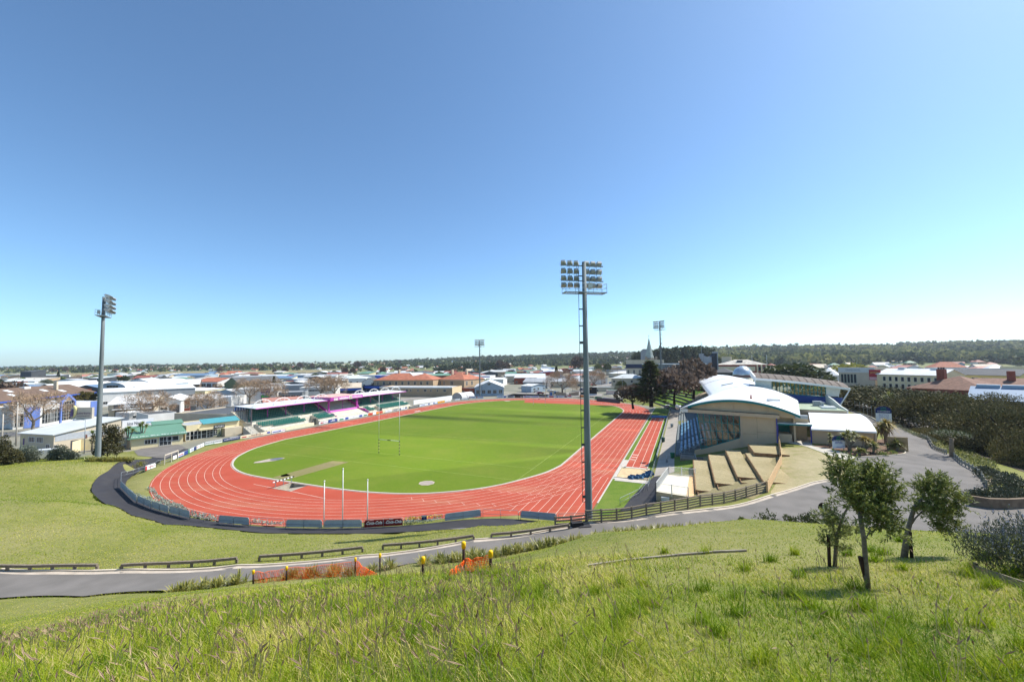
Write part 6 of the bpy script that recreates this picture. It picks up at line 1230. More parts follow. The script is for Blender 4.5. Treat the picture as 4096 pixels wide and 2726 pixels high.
# ============================================================= TOWN
def hor(px): return 360.8+(512-px)*.01092
def C_(name,h,rough=.8,var=.08,scale=.5): return M(name,h,rough,var,scale)
RM={'white':M('roof_white','#d4d4d1',.5,.12,.2),'grey':M('roof_grey','#a3a6a8',.55,.1,.3),'dark':M('roof_dark','#56585a',.7,.12,.3),'red':M('roof_red','#8f5548',.7,.12,.4),'orange':M('roof_orange','#a86a52',.8,.18,.5),'brown':M('roof_brown','#6d5a4c',.8,.15,.4),'green':M('roof_green','#628873',.6,.08,.3),'tan':M('roof_tan','#bfb19c',.7,.12,.3),'blue':M('roof_blue','#68809a',.6,.1,.3),'pale':M('roof_pale','#c6cac9',.55,.08,.3),'rust':M('roof_rusty','#b9b2a6',.7,.3,.5),'salmon':M('roof_salmon','#a9786a',.7,.12,.4)}
WM={'white':M('wall_white','#d9d7d1',.75,.06,.4),'cream':M('wall_cream','#d8caa2',.8,.06,.4),'grey':M('wall_grey','#8d9194',.8,.08,.4),'blue':M('wall_blue','#9aabb8',.7,.06,.4),'navy':M('wall_navy','#26314c',.7,.08,.4),'dark':M('wall_dark','#4a4d50',.8,.1,.4),'tan':M('wall_tan','#b39a7c',.85,.06,.4),'brick':M('wall_brick','#8a4a3a',.85,.15,1.5),'olive':M('wall_olive','#6d7659',.8,.08,.4),'orange':M('wall_orange','#d06a22',.6,.06,.4),'yellow':M('wall_yellow','#d3c07e',.8,.06,.4),'brown':M('wall_brown','#6b5a4a',.85,.12,.6),'sign_blue':M('wall_signblue','#2a56b0',.6,.06),'red':M('wall_red','#9c2f30',.7,.08),'royal':M('wall_royal','#6d86c8',.6,.06,.4),'beige':M('wall_beige','#c3b69e',.8,.07,.4),'teal':M('wall_teal','#3d7f80',.6,.06)}
FRM=M('window_frame','#d4d4cf',.6,.05); DGL=glassmat('dark_glass','#2b3136',.12)
class Bld: pass
def bld(label,pxA,yA,pxB,yB,depth,h,roof='gable',rh=1.5,wall='white',rf='white',ridge='x',zb=0.0,wins=(),over=.4,name='building',cat='building',group=None,pt=None,A=None,B=None,proud=0):
    A=Vector((*dd(pxA,yA)[:2],zb)) if A is None else Vector((A[0],A[1],zb)); B=Vector((*dd(pxB,yB)[:2],zb)) if B is None else Vector((B[0],B[1],zb))
    if pt is not None: h=20-(pt-hor(pix(B)[0]))*B.y/404-zb
    w=(B-A).length; ex=(B-A).normalized(); ey=Vector((-ex.y,ex.x,0)); 
    if ey.dot(A-CO)<0: ey=-ey
    Z=Vector((0,0,1)); t=thing(name,label,cat,A,group); wm=WM[wall] if isinstance(wall,str) else wall; rm=RM[rf] if isinstance(rf,str) else rf
    p=lambda x,y,z: A+ex*x+ey*y+Z*z
    mb=MB(); th=.18; r=MB()
    if roof=='flat':
        mb.obox(p(0,0,-1),ex*w,ey*depth,Z*(h+1)); r.obox(p(.25,.25,h-.02),ex*(w-.5),ey*(depth-.5),Z*.06)
        if rh>.0:
            for a,b,c in((p(0,0,h),ex*w,ey*.22),(p(0,depth-.22,h),ex*w,ey*.22),(p(0,.22,h),ex*.22,ey*(depth-.44)),(p(w-.22,.22,h),ex*.22,ey*(depth-.44))): mb.obox(a,b,c,Z*rh)
    elif roof=='mono':
        mb.add([p(0,0,-1),p(w,0,-1),p(w,depth,-1),p(0,depth,-1),p(0,0,h),p(w,0,h),p(w,depth,h+rh),p(0,depth,h+rh)],[(0,1,5,4),(1,2,6,5),(2,3,7,6),(3,0,4,7)]); r.prism([p(-over,-over,h),p(w+over,-over,h),p(w+over,depth+over,h+rh),p(-over,depth+over,h+rh)],Z*th)
    elif roof=='gable':
        if ridge=='x':
            mb.prism([p(0,0,-1),p(0,0,h),p(0,depth/2,h+rh),p(0,depth,h),p(0,depth,-1)],ex*w); k=rh/(depth/2)
            for s in(0,1):
                y0=-over if s==0 else depth+over; r.prism([p(-over,y0,h-k*over+.02),p(w+over,y0,h-k*over+.02),p(w+over,depth/2,h+rh+.02),p(-over,depth/2,h+rh+.02)],Z*th)
        else:
            mb.prism([p(0,0,-1),p(0,0,h),p(w/2,0,h+rh),p(w,0,h),p(w,0,-1)],ey*depth); k=rh/(w/2)
            for s in(0,1):
                x0=-over if s==0 else w+over; r.prism([p(x0,-over,h-k*over+.02),p(x0,depth+over,h-k*over+.02),p(w/2,depth+over,h+rh+.02),p(w/2,-over,h+rh+.02)],Z*th)
    elif roof=='hip':
        mb.obox(p(0,0,-1),ex*w,ey*depth,Z*(h+1)); o=over; 
        if w>=depth: r1,r2=p(depth/2,depth/2,h+rh),p(w-depth/2,depth/2,h+rh)
        else: r1,r2=p(w/2,w/2,h+rh),p(w/2,depth-w/2,h+rh)
        c=[p(-o,-o,h),p(w+o,-o,h),p(w+o,depth+o,h),p(-o,depth+o,h)]
        if w>=depth: r.add(c+[r1,r2],[(0,1,5,4),(1,2,5),(2,3,4,5),(3,0,4),(3,2,1,0)])
        else: r.add(c+[r1,r2],[(0,1,4),(1,2,5,4),(2,3,5),(3,0,4,5),(3,2,1,0)])
    elif roof=='barrel':
        mb.obox(p(0,0,-1),ex*w,ey*depth,Z*(h+1)); arc=[(w/2-w/2*math.cos(a)*1.02,h+rh*math.sin(a)) for a in np.linspace(0,math.pi,13)]
        r.grid([[p(x,-.3,z) for x,z in arc][::-1],[p(x,depth+.3,z) for x,z in arc][::-1]],.15); mb.prism([p(x,.1,z-.05) for x,z in arc],ey*(depth-.2))
    mb.build('wall',wm,t); r.build('roof',rm,t)
    b=Bld(); b.t=t;b.p=p;b.w=w;b.d=depth;b.h=h;b.ex=ex;b.ey=ey;b.Z=Z
    for wv in wins: win(b,*wv)
    return b
def win(b,face,x,z,w,h,nx=1,nz=1,frame=None,glass=None,name='window'):
    o,e,n={'F':(b.p(x,0,z),b.ex,-b.ey),'R':(b.p(b.w,x,z),b.ey,b.ex),'L':(b.p(0,x,z),b.ey,-b.ex)}[face]; Z=b.Z; f=.09
    mb=MB(); mb.obox(o,e*f,n*.07,Z*h).obox(o+e*(w-f),e*f,n*.07,Z*h).obox(o+e*f,e*(w-2*f),n*.07,Z*f).obox(o+e*f+Z*(h-f),e*(w-2*f),n*.07,Z*f)
    for k in range(1,nx): mb.obox(o+e*(w*k/nx-.03)+Z*f,e*.06,n*.05,Z*(h-2*f))
    for k in range(1,nz): mb.obox(o+e*f+Z*(h*k/nz-.03),e*(w-2*f),n*.045,Z*.06)
    fo=mb.build(name,frame or FRM,b.t); MB().obox(o+e*f+Z*f,e*(w-2*f),n*.02,Z*(h-2*f)).build('pane',glass or DGL,fo); return fo
def winrow(b,face,z,w,h,n,x0=1,x1=None,nx=1,nz=1,**k):
    L=b.w if face=='F' else b.d; x1=L-1 if x1 is None else x1
    for i in range(n): win(b,face,x0+(x1-x0-w)*(i/(n-1) if n>1 else .5),z,w,h,nx,nz,**k)
def slab(b,face,x,z,w,h,mat,name,dep=.08,out=0.0):
    o,e,n={'F':(b.p(x,0,z),b.ex,-b.ey),'R':(b.p(b.w,x,z),b.ey,b.ex),'L':(b.p(0,x,z),b.ey,-b.ex)}[face]
    return MB().obox(o+n*out,e*w,n*dep,b.Z*h).build(name,mat,b.t)
def btext(b,face,s,x,z,size,mat,wid=None,out=.1,shear=0):
    o,e,n={'F':(b.p(x,0,z),b.ex,-b.ey),'R':(b.p(b.w,x,z),b.ey,b.ex)}[face]; return text(s,size,o+n*out,e,b.Z,mat,'lettering',b.t,wid=wid,shear=shear)
def rbox(b,x,y,z,sx,sy,sz,mat,name): return MB().obox(b.p(x,y,z),b.ex*sx,b.ey*sy,b.Z*sz).build(name,mat,b.t)
# --- left: paint shop building with sign
b=bld('pale paint shop building with broad ribbed white roof at left','',0,0,0,13,4.1,'mono',2.1,'beige','pale',A=dd(24,97),B=dd(57.4,94)); 
for x,w in((3.0,2.3),(5.9,2.3)): win(b,'F',x,2.2,w,1.3,4,1)
win(b,'F',9.2,.9,1.3,1.1,2,1); win(b,'F',12,.7,1.4,1.2,2,1); slab(b,'R',3,.0,2.6,2.3,WM['dark'],'door',.06); slab(b,'R',5.5,.3,6,1.6,WM['brick'],'brick_band',.05); slab(b,'R',.2,2.6,12.5,1.5,M('zinc_clad','#a9adb0',.5,.08,2),'cladding',.04)
slab(b,'F',.4,.6,1.5,2.9,M('mural_sand','#c9bd98',.8,.2,1),'painted_mark',.03); slab(b,'F',1.1,1.2,.6,1.8,M('mural_purple','#6d5a7c',.8,.1),'painted_mark',.05)
o=g(79,419.5,4.6); o=Vector((-116.4,107.2,5.9)); s=thing('roof_sign','grey paint shop sign board standing on the white roof','sign',o); e=Vector((1,0,0)); MB().obox(o,e*5.6,b.ey*.5,(0,0,3.1)).build('board',M('sign_stone','#b5ab9c',.8,.06),s); text('Guthrie Bowron',.75,o+e*3.5+Vector((0,0,1.6))-Vector((0,.12,0)),e,(0,0,1),M('ink_plum','#5c3f63',.7,0),'lettering',s,wid=3.7); text('THE DECORATING SPECIALISTS',.28,o+e*3.5+Vector((0,0,.9))-Vector((0,.12,0)),e,(0,0,1),M('ink_plum','#5c3f63'),'lettering',s,wid=3.4)
MB().tube([o+e*1.0-b.ey*.1+Vector((0,0,3.6)),o+e*1.5-b.ey*.1+Vector((0,0,2.8)),o+e*1.35-b.ey*.1+Vector((0,0,1.6)),o+e*.9-b.ey*.1+Vector((0,0,.5))],[.2,.3,.3,.1],8).build('brush_mark',M('mark_yellow','#d6c98a',.7,.1),s); MB().tube([o+e*.5-b.ey*.1+Vector((0,0,2.7)),o+e*.5-b.ey*.1+Vector((0,0,.9))],[.15,.45],10).build('crest_mark',M('mural_purple','#6d5a7c'),s)
a=b.p(19.2,-.2,0); t=thing('entry_canopy','white rolled canopy over the shop yard entry','canopy',g(75,448,0)); c0=g(71,447,0)
for k,(x0,x1,yy,zz,r) in enumerate([(68,80.5,447.6,2.6,1.5),(76,88,443.5,3.0,2.0)]):
    q0=g(x0,yy,0);q1=g(x1,yy,0); m=(q0+q1)/2; ex_=(q1-q0).normalized(); w_=(q1-q0).length/2; arc=[m+ex_*(-w_*math.cos(x))+Vector((0,0,zz+r*.8*math.sin(x))) for x in np.linspace(0,math.pi,11)]; MB().grid([[p_ for p_ in arc][::-1],[p_+Vector((-.3,3,0)) for p_ in arc][::-1]],.12).build('canopy_shell',WHITE,t,True)
    for q in(q0,q1): MB().tube([q,q+Vector((0,0,zz))],.12,6).build('post',STEEL,t)
q=g(84,448.5); MB().lathe(g(83,447.5,0)+Vector((0,0,2.3)),[(.9,0),(.95,.6),(.9,1.2)],14).build('round_sign',M('sign_maroon','#6b4a40',.8,.1),t)
wl=[g(72,453.2,.4),g(80,450.6,.4),g(97,449.2,.4),g(109,447.5,.4)]; mb=MB()
for p_,q_ in zip(wl,wl[1:]): mb.prism([p_,q_,q_+Vector((0,.25,0)),p_+Vector((0,.25,0))],(0,0,2.6))
mb.build('yard_wall',M('cream_wall','#e3d3a9',.8,.06,.5),None,label='cream yard wall behind the left floodlight tower',cat='wall',org=wl[0])
wl=[g(109,447.5,.3),g(131,444,.3),g(136,441.5,.3)]; mb=MB()
for p_,q_ in zip(wl,wl[1:]): mb.prism([p_,q_,q_+Vector((0,.25,0)),p_+Vector((0,.25,0))],(0,0,2.0))
mb.build('white_fence_wall',WM['white'],None,label='low white wall behind the left cabbage trees',cat='wall',org=wl[0])
wl=[g(133,446.5,.2),g(152,441.5,.2),g(160,444.5,.2),g(171,444.0,.2)]; mb=MB()
for p_,q_ in zip(wl[:2],wl[1:2]): mb.prism([p_,q_,q_+Vector((0,.2,0)),p_+Vector((0,.2,0))],(0,0,1.5))
mb.prism([wl[2]-Vector((6,0,0)),wl[3],wl[3]+Vector((0,.2,0)),wl[2]+Vector((-6,.2,0))],(0,0,1.2)); mb.build('timber_wall',TIMBER,None,label='dark timber retaining wall round the small parking yard',cat='wall',org=wl[0])
# --- blue and white showroom
b=bld('white and blue showroom block at the far left with blue columns',16,130,43,135,14,7,'flat',.3,'white','white'); slab(b,'F',b.w*.4,0,b.w*.58,6.7,WM['royal'],'blue_panel',.15); winrow(b,'F',.6,2.2,4.2,3,.3,b.w*.38,2,3); winrow(b,'F',3.8,1.5,1.2,2,b.w*.5,b.w*.9,2,1,); 
b=bld('glazed showroom with a tall blue gable frame',43,135,76,150,12,6.6,'flat',.2,'white','white'); winrow(b,'F',.8,4.6,4.6,4,.6,b.w*.55,3,3); win(b,'F',b.w*.6,.6,b.w*.38,6.8,5,6)
fr=MB(); x0,x1=b.w*.56,b.w*1.0
for x in(x0,x1): fr.obox(b.p(x-.35,-.4,0),b.ex*.7,b.ey*.5,b.Z*7.0)
fr.beam(b.p(x0,-.2,6.9),b.p((x0+x1)/2,-.2,9.6),.5,.75).beam(b.p((x0+x1)/2,-.2,9.6),b.p(x1,-.2,6.9),.5,.75); fr.build('gable_frame',WM['royal'],b.t)
b=bld('plain white and blue wall block beside the tall blue gable frame',76,152,102,160,30,6,'flat',.2,'white','white'); slab(b,'F',b.w*.62,0,b.w*.38,6.2,WM['royal'],'blue_panel',.12)
b=bld('long warehouse with brown sheet roof and bright blue gutter',-25,150,96,214,22,6.2,'gable',4.2,'tan','brown'); slab(b,'F',0,5.6,b.w,.5,WM['sign_blue'],'gutter',.5,.35)
for x,y in((6,3),(9,6),(22,3),(26,7),(42,5),(50,3)): z=6.2+4.2*y/11+.2; MB().prism([b.p(x,y,z),b.p(x+2.6,y,z),b.p(x+2.6,y+2.2,z+.84),b.p(x,y+2.2,z+.84)],b.Z*.08).build('skylight',M('skylight_white','#d6d8d6'),b.t)
rbox(b,b.w*.73,5,8.5,1.2,1.2,4.2,WM['beige'],'chimney'); rbox(b,b.w*.55,9,9.6,3.5,2,1.2,WM['white'],'roof_vent'); slab(b,'F',20,1.2,3.5,4,INKY,'yellow_panel',.06)
winrow(b,'F',3.2,2.2,1.8,10,26,b.w*.7,2,1)
for (lab,*a,k) in [
 ('dark grey gabled shed beyond the blue guttered warehouse',36,262,57,262,40,5.6,'gable',2.6,'dark','white',{'ridge':'y'}),
 ('white saw edged roof building beyond the blue guttered warehouse',58,285,98,300,20,7.5,'gable',1.4,'grey','white',{}),
 ('grey shed with a curved roof end and dark slot window',100,250,127,246,30,6.2,'barrel',3.4,'blue','white',{}),
 ('taller grey curved roof shed right of the slot windowed one',126,262,152,262,30,7.2,'barrel',3.2,'blue','white',{}),
 ('brown walled long shed with a pale ridged roof',153,285,200,300,26,5.4,'gable',3.4,'brown','white',{}),
 ('broad bright white roof behind the engineering workshop',138,222,196,240,36,6.2,'gable',1.6,'grey','white',{}),
 ('low white roofed shed left of the broad bright roof',101,196,140,206,26,6.8,'gable',1.4,'white','white',{}),
 ('white gabled workshop annex with grey roll door',157,166,182,170,22,5.0,'gable',1.6,'white','white',{'ridge':'y'}),
 ('small brick shop beside the workshop annex',182.5,176,191,177,10,4.2,'flat',.3,'brick','grey',{}),
 ('grey double fronted garage behind the bare street tree',192,178,216,182,16,4.6,'gable',1.6,'grey','white',{}),
 ('white long shop front with small windows left of the plastic goods shop',207,190,232,192,16,4.0,'flat',.4,'white','white',{}),
 ('grey roofed low block beside the green seated stand',176,126,233,122,18,4.7,'flat',.35,'beige','dark',{}),
 ('dark green gabled hall behind the bare trees',225,300,240,297,40,5.5,'gable',4.5,'olive','dark',{'ridge':'y'}),
 ('grey faced gable beside the plastic goods shop',217,214,236,212,16,5.2,'gable',1.5,'blue','white',{'ridge':'y'}),
 ('flat glazed shop right of the plastic goods shop',279,215,303,218,14,4.4,'flat',.4,'grey','grey',{}),
 ('long white office with a strip of windows behind the purple bay',300,236,336,240,14,5.6,'flat',.4,'white','white',{}),
 ('salmon red roof with a skylight behind the stand',265,158,304,166,14,4.8,'gable',1.2,'salmonw','salmon',{}),
 ('red roofed long workshop with dark glass front and parked cars',196,350,218,345,22,5,'gable',3,'white','orange',{}),
 ('dark blue banded retail shed behind the stand roof',330,250,361,256,24,4.2,'gable',2.6,'navy','tan',{'ridge':'x'}),
 ('navy hardware shop front with a grey roof',363,262,381,258,16,4.8,'flat',.5,'navy','dark',{}),
 ('olive two storey house block behind the floodlight pole',461.5,288,479,286,18,6.6,'flat',.5,'olive','white',{}),
 ('low dark brick wall block beside the grey shed',460,248,474,244,12,3.6,'flat',.2,'brick','dark',{}),
 ('white flat roofed store with blue corner sign behind the grey shed',455,385,490,380,26,6,'flat',.3,'white','white',{}),
 ('broad white roof store with a yellow panel behind the grey shed',466,330,503,326,22,5.2,'gable',1.2,'white','white',{}),
 ('ribbed zinc roofed workshop behind the car yard',523,296,547,290,16,4.6,'gable',2.4,'grey','grey',{}),
 ('white annex attached beyond the grey shed',521,262,531,256,14,4.0,'gable',1.0,'blue','white',{}),
 ('long low white roof behind the zinc workshop',514,350,548,345,14,5.5,'gable',1.2,'brick','white',{}),
 ('second long white roof behind the zinc workshop',505,372,545,370,20,6.2,'gable',1.6,'beige','pale',{}),
 ('dark walled white roofed shop left of the bare plane tree',536,312,556,310,16,5.4,'mono',1.2,'dark','white',{}),
 ('grey roofed motel behind the bare plane tree',549,300,590,296,14,4.4,'gable',2.2,'beige','grey',{}),
 ('red and navy sale shop in the middle distance',526,430,560,428,18,6.4,'flat',.4,'red','green',{}),
 ('green roofed store left of the red sale shop',505,450,528,446,18,6.0,'gable',1.6,'teal','green',{}),
 ('low flat white clubroom beside the scoreboard',593,243,614,243,10,3.6,'flat',.3,'beige','grey',{}),
 ('white roofed store with green hoarding up the street',613,420,640,420,20,6,'hip',2.2,'beige','white',{}),
 ('pink roofed low shop behind the tall near pole',570,400,600,400,20,5,'hip',1.6,'beige','salmon',{}),
 ('white and blue car dealer behind the stand arches',352,430,388,430,20,6.2,'flat',.4,'white','white',{}),
 ('bright blue banded dealer shop',375,410,400,408,16,6.5,'flat',.3,'sign_blue','white',{}),
 ('dark gabled white cottage in the middle distance',362,330,376,328,10,4,'gable',3.6,'white','dark',{'ridge':'y'}),
 ('purple grey two storey shop with a picture panel',381,305,406,300,14,8.2,'flat',.4,'dark','white',{}),
 ('grey hip roofed store by the long white roofs',330,380,366,384,24,5.2,'hip',2.6,'white','pale',{}),
 ('white roofed showroom with red awning in the middle distance',255,470,285,468,20,5.4,'gable',1.6,'red','pale',{}),
 ('blue roofed long shed near the racecourse',175,520,205,520,24,6,'gable',2.4,'blue','blue',{}),
 ('steel roofed house with green gable among the bare trees',132,470,146,468,14,4,'gable',2.6,'white','red',{}),
 ('small grandstand block at the edge of the racecourse',21,520,32,516,14,13,'mono',2.0,'dark','dark',{}),
 ('dark long grandstand of the racecourse',32,540,60,540,12,7,'mono',1.5,'dark','grey',{})]:
    a[8]='brick' if a[8]=='salmonw' else a[8]
    b=bld(lab,*a,**k)
    L=b.w
    if 'annex with grey roll' in lab: slab(b,'F',L*.55,0,L*.4,3.4,WM['dark'],'roll_door',.06); win(b,'F',L*.18,1.2,2.4,1.5,2,1)
    elif 'olive two storey' in lab: winrow(b,'F',4,2.4,1.6,2,1,L*.5,3,1); win(b,'F',L*.68,4,1.2,1.6)
    elif 'slot window' in lab: win(b,'F',L*.28,6.4,L*.44,1.4,4,1)
    elif 'strip of windows' in lab: winrow(b,'F',3.6,1.6,1.0,10,2,L-2)
    elif 'flat glazed' in lab or 'dark glass' in lab or 'dealer' in lab or 'zinc roofed' in lab or 'picture panel' in lab: winrow(b,'F',.6,L/5,min(3.2,b.h*.6),4,.6,L-.6,2,1)
    elif 'annex attached' in lab: winrow(b,'R',1.4,1.3,1.4,2,6,13); slab(b,'R',2,0,1.8,2.4,WM['dark'],'door',.05)
    elif 'grandstand' in lab: pass
    else:
        n=max(2,int(L/5)); winrow(b,'F',1.2,1.7,1.3,min(n,7),1.2,L-1.2,2,1)
    if 'banded retail' in lab: slab(b,'F',0,2.8,L,1.5,WM['sign_blue'],'sign_band',.12)
    if 'hardware' in lab: slab(b,'F',L*.1,3.6,L*.85,1.3,WM['sign_blue'],'sign_band',.15)
    if 'sale shop' in lab: slab(b,'F',L*.1,2,L*.5,2.6,WM['navy'],'sign_band',.12); rbox(b,L*.5,2,6.4,L*.4,3,1.6,WM['red'],'roof_sign')
    if 'yellow panel' in lab: slab(b,'F',L*.42,2,L*.14,2.6,INKY,'yellow_panel',.1)
    if 'blue corner' in lab: slab(b,'F',L*.78,4.2,L*.2,1.6,WM['sign_blue'],'sign_band',.1)
    if 'picture panel' in lab: slab(b,'F',L*.52,.8,L*.24,4.4,WM['white'],'picture_panel',.12)
    if 'steel roofed house' in lab: pass
# engineering workshop
b=bld('engineering workshop with white roof and dark lettered fascia',110,152,155,159,26,5.2,'gable',2.2,'beige','white'); slab(b,'F',b.w*.12,3.5,b.w*.88,1.9,WM['dark'],'fascia',.2,.1); btext(b,'F','Bay Engineering',b.w*.5,4.45,1.3,INKW,b.w*.5,.34,.2); slab(b,'F',b.w*.34,3.7,1.9,1.5,INKW,'sign_badge',.06,.3); slab(b,'F',b.w*.14,0,b.w*.24,3.3,WM['dark'],'open_bay',.05); winrow(b,'F',.7,2.4,2.4,4,b.w*.55,b.w*.98,2,1); slab(b,'F',b.w*.1,3.3,b.w*.9,.25,WHITE,'awning',1.6,.1)
b=bld('small white kiosk in front of the engineering workshop',117.5,146,131,144,6,3.0,'flat',.2,'white','white'); win(b,'R',1,1.1,3.4,1.0,3,1)
# green roofed clubrooms
b=bld('cream clubrooms with a long green sheet roof',0,0,0,0,9,2.5,'mono',1.7,'cream','green',A=g(131,449.6),B=g(183,443.3),over=.7); L=b.w
for x in(L*.24,L*.30,L*.36): win(b,'F',x,.9,1.15,1.1,1,1)
win(b,'F',L*.52,.1,2.4,2.2,3,2,name='door'); win(b,'F',L*.66,1.0,2.4,1.2,2,1); MB().prism([b.p(L*.45,8.6,4.25),b.p(L*1.12,8.6,4.25),b.p(L*1.12,12.5,4.8),b.p(L*.45,12.5,4.8)],b.Z*.15).build('upper_roof',RM['green'],b.t); rbox(b,L*.9,9.2,0,L*.2,3.2,4.3,WM['cream'],'upper_wall')
text("the 70's, 80's, 90's and today",.62,b.p(L*.56,.2,2.86),b.ex,(b.ey*9+b.Z*1.7),INKW,'lettering',b.t,wid=11)
o=dd(141,111); o=Vector((o.x,o.y,2.6)); t=thing('car_yard_sign','long white car yard sign with black lettering','sign',o); e=(dd(155.5,114)-dd(124.5,109)).normalized(); n_=Vector((e.y,-e.x,0)); a=Vector((*dd(124.5,109)[:2],3.2)); L=(dd(155.5,114)-dd(124.5,109)).length
MB().obox(a,e*L,n_*.15,(0,0,2.0)).build('board',BW,t); text('kins Nissan',1.15,a+e*L*.42+n_*.17+Vector((0,0,1.05)),e,(0,0,1),INKB,'lettering',t,wid=L*.52); MB().obox(a+e*L*.76+n_*.16+Vector((0,0,.8)),e*L*.18,n_*.02,(0,0,.35)).build('swoosh',M('pale_blue','#8fb3cc'),t)
for f_ in(.1,.5,.9): MB().tube([a+e*L*f_-Vector((0,0,3.2)),a+e*L*f_+Vector((0,0,.2))],.09,6).build('post',STEEL,t)
b=bld('dark roofed car yard building behind the long white sign',150,130,178,136,12,3.9,'flat',.3,'white','dark')
b=bld('cream rugby clubrooms with a turquoise roof strip',0,0,0,0,10,3.7,'flat',.3,'cream','grey',A=g(186,440.8),B=g(239,433.5)); L=b.w
MB().prism([b.p(L*.28,-.6,3.9),b.p(L*1.0,-.6,3.9),b.p(L*1.0,2.4,4.9),b.p(L*.28,2.4,4.9)],b.Z*.12).build('roof_strip',M('turquoise_sheet','#4d8f96',.5,.06,1),b.t)
winrow(b,'F',.1,2.6,2.3,2,.8,L*.2,3,2); win(b,'F',L*.26,.1,1.4,2.4,1,2); win(b,'F',L*.36,.1,1.6,2.4,2,3); win(b,'F',L*.48,.5,1.8,1.7,3,3); slab(b,'F',L*.2,2.4,L*.36,.5,WM['cream'],'canopy',1.2); slab(b,'F',L*.56,.1,1.1,2.2,WM['olive'],'door',.05)
s=slab(b,'F',L*.46,2.5,2.6,.9,M('sign_charcoal','#3d4244',.6,.1),'club_sign',.1,1.2); btext(b,'F','RUGBY',L*.46+1.3,2.95,.55,INKW,2.1,1.34); slab(b,'F',L*.66,.0,L*.34,2.3,WM['beige'],'low_wall',1.8)
b=bld('orange fascia service building beside the stand end',210,140,241,127,44,4.3,'flat',0,'navy','pale'); MB().prism([b.p(-.6,-1.2,3.0),b.p(b.w+.6,-1.2,3.0),b.p(b.w,0,4.4),b.p(0,0,4.4)],b.Z*.12).build('orange_fascia',WM['orange'],b.t)
for x in(0,b.w*.55,b.w*.97): MB().obox(b.p(x,-1.0,0),b.ex*.5,b.ey*.5,b.Z*3.1).build('orange_pier',WM['orange'],b.t)
# plastic goods shop
b=bld('white walled shop with a large violet and green square sign',236,212,278,220,26,6.6,'flat',.2,'white','white'); 
o,e=b.p(b.w*.60,-.12,1.6),b.ex; s=MB().obox(o,e*4.2,-b.ey*.12,(0,0,5.0)).build('square_sign',M('violet_sign','#41307e',.5,.05),b.t); text('plastic',1.35,o+e*2.1-b.ey*.14+Vector((0,0,2.35)),e,(0,0,1),INKW,'lettering',b.t,wid=4.0,bold=.02); text('BOX',1.75,o+e*2.1-b.ey*.14+Vector((0,0,.95)),e,(0,0,1),M('ink_lime','#57c23a',.6,0),'lettering',b.t,wid=3.7,bold=.05)
# tan hotel blocks and orange hip roofs
b=bld('long two storey tan block with white parapet roof',380,240,452,230,16,5.2,'flat',.4,'tan','white'); slab(b,'F',-.1,5.0,b.w+.2,.7,WHITE,'parapet',.15)
for i,x in enumerate([2,6,12,16.5,19.5,24,28,32,36,40.]): win(b,'F',min(x,b.w-2),3.0,1.7 if i%3==0 else .8,1.3,2 if i%3==0 else 1,1)
slab(b,'R',-.02,0,15.9,5.3,M('gable_cream','#d3bd98',.8,.06,.4),'end_render',.06)
b=bld('tan old building with orange hip roof and a white roof slope, left wing',374,268,433,262,20,8.4,'hip',4.2,'tan','orange'); winrow(b,'F',5.2,1.5,2.2,9,2,b.w-3,2,1); MB().prism([b.p(b.w*.62,5.4,10.6),b.p(b.w*.9,5.4,10.0),b.p(b.w*.72,10.2,12.8),b.p(b.w*.5,10.0,12.9)],b.Z*.1).build('white_roof_slope',WHITE,b.t); rbox(b,b.w*.3,10,11.5,1.2,1.2,3.6,WM['beige'],'chimney')
b=bld('tan old building with orange hip roof and tall windows, right wing',438,274,464,262,22,8.2,'hip',4.6,'tan','orange'); winrow(b,'F',4.6,1.2,2.6,2,1.5,6,2,2); win(b,'F',b.w*.48,4.6,2.6,2.6,3,2); winrow(b,'R',4.6,1.6,2.6,2,2,9,1,2); slab(b,'F',-.1,7.6,b.w+.2,.5,WM['beige'],'cornice',.2); rbox(b,2,11,10,1.3,1.3,4.6,WM['beige'],'chimney'); rbox(b,b.w*.65,11,10.5,1.3,1.3,4,WM['beige'],'chimney')
# grey shed at the far bend
b=bld('large grey gabled shed with five white framed windows at the far bend','',0,0,0,34,4.9,'gable',3.3,'blue','white',ridge='y',A=W(135.2,-51.7),B=W(142.4,-36.6)); winrow(b,'F',1.4,2.1,2.1,5,.8,b.w-.8,2,3); win(b,'F',b.w*.44,6.2,1.9,1.1,3,1); slab(b,'R',3,0,2.8,3.4,WM['dark'],'door',.06); slab(b,'R',10,0,3,3.4,WM['dark'],'door',.06)
# far end kit: gate walls, canopy, kiosk, scoreboard, hut
for (x0,x1,lab,fl) in [(556,566.3,'tan curved top wall left of the white gate canopy',0),(569,579,'tan curved top wall right of the white gate canopy',1)]:
    a,c=g(x0,395.9),g(x1,395.9); L=(c-a).length; e=(c-a).normalized(); pr=[a,c]+[a+e*L*(1-i/8)+Vector((0,0,2.5-(.7*math.sin((i/8 if fl else 1-i/8)*math.pi/2)**2 if True else 0)+.0)) for i in range(9)]; MB().prism(pr,Vector((0,.35,0))).build('gate_wall',M('gate_tan','#a58f78',.85,.08,.6),None,label=lab,cat='wall',org=a)
a=g(569,395); t=thing('gate_canopy','white arched canopy over the far gate','canopy',a); arc=[g(564.5+.95*i,395.2)+Vector((0,0,3.6+.9*math.sin(i/10*math.pi)-.08*i)) for i in range(11)]; MB().grid([arc[::-1],[p_+Vector((0,4,0)) for p_ in arc][::-1]],.12).build('canopy_shell',WHITE,t,True)
for i in(1,9): MB().tube([Vector((arc[i].x,arc[i].y+1,0)),arc[i]+Vector((0,1,0))],.12).build('post',STEEL,t)
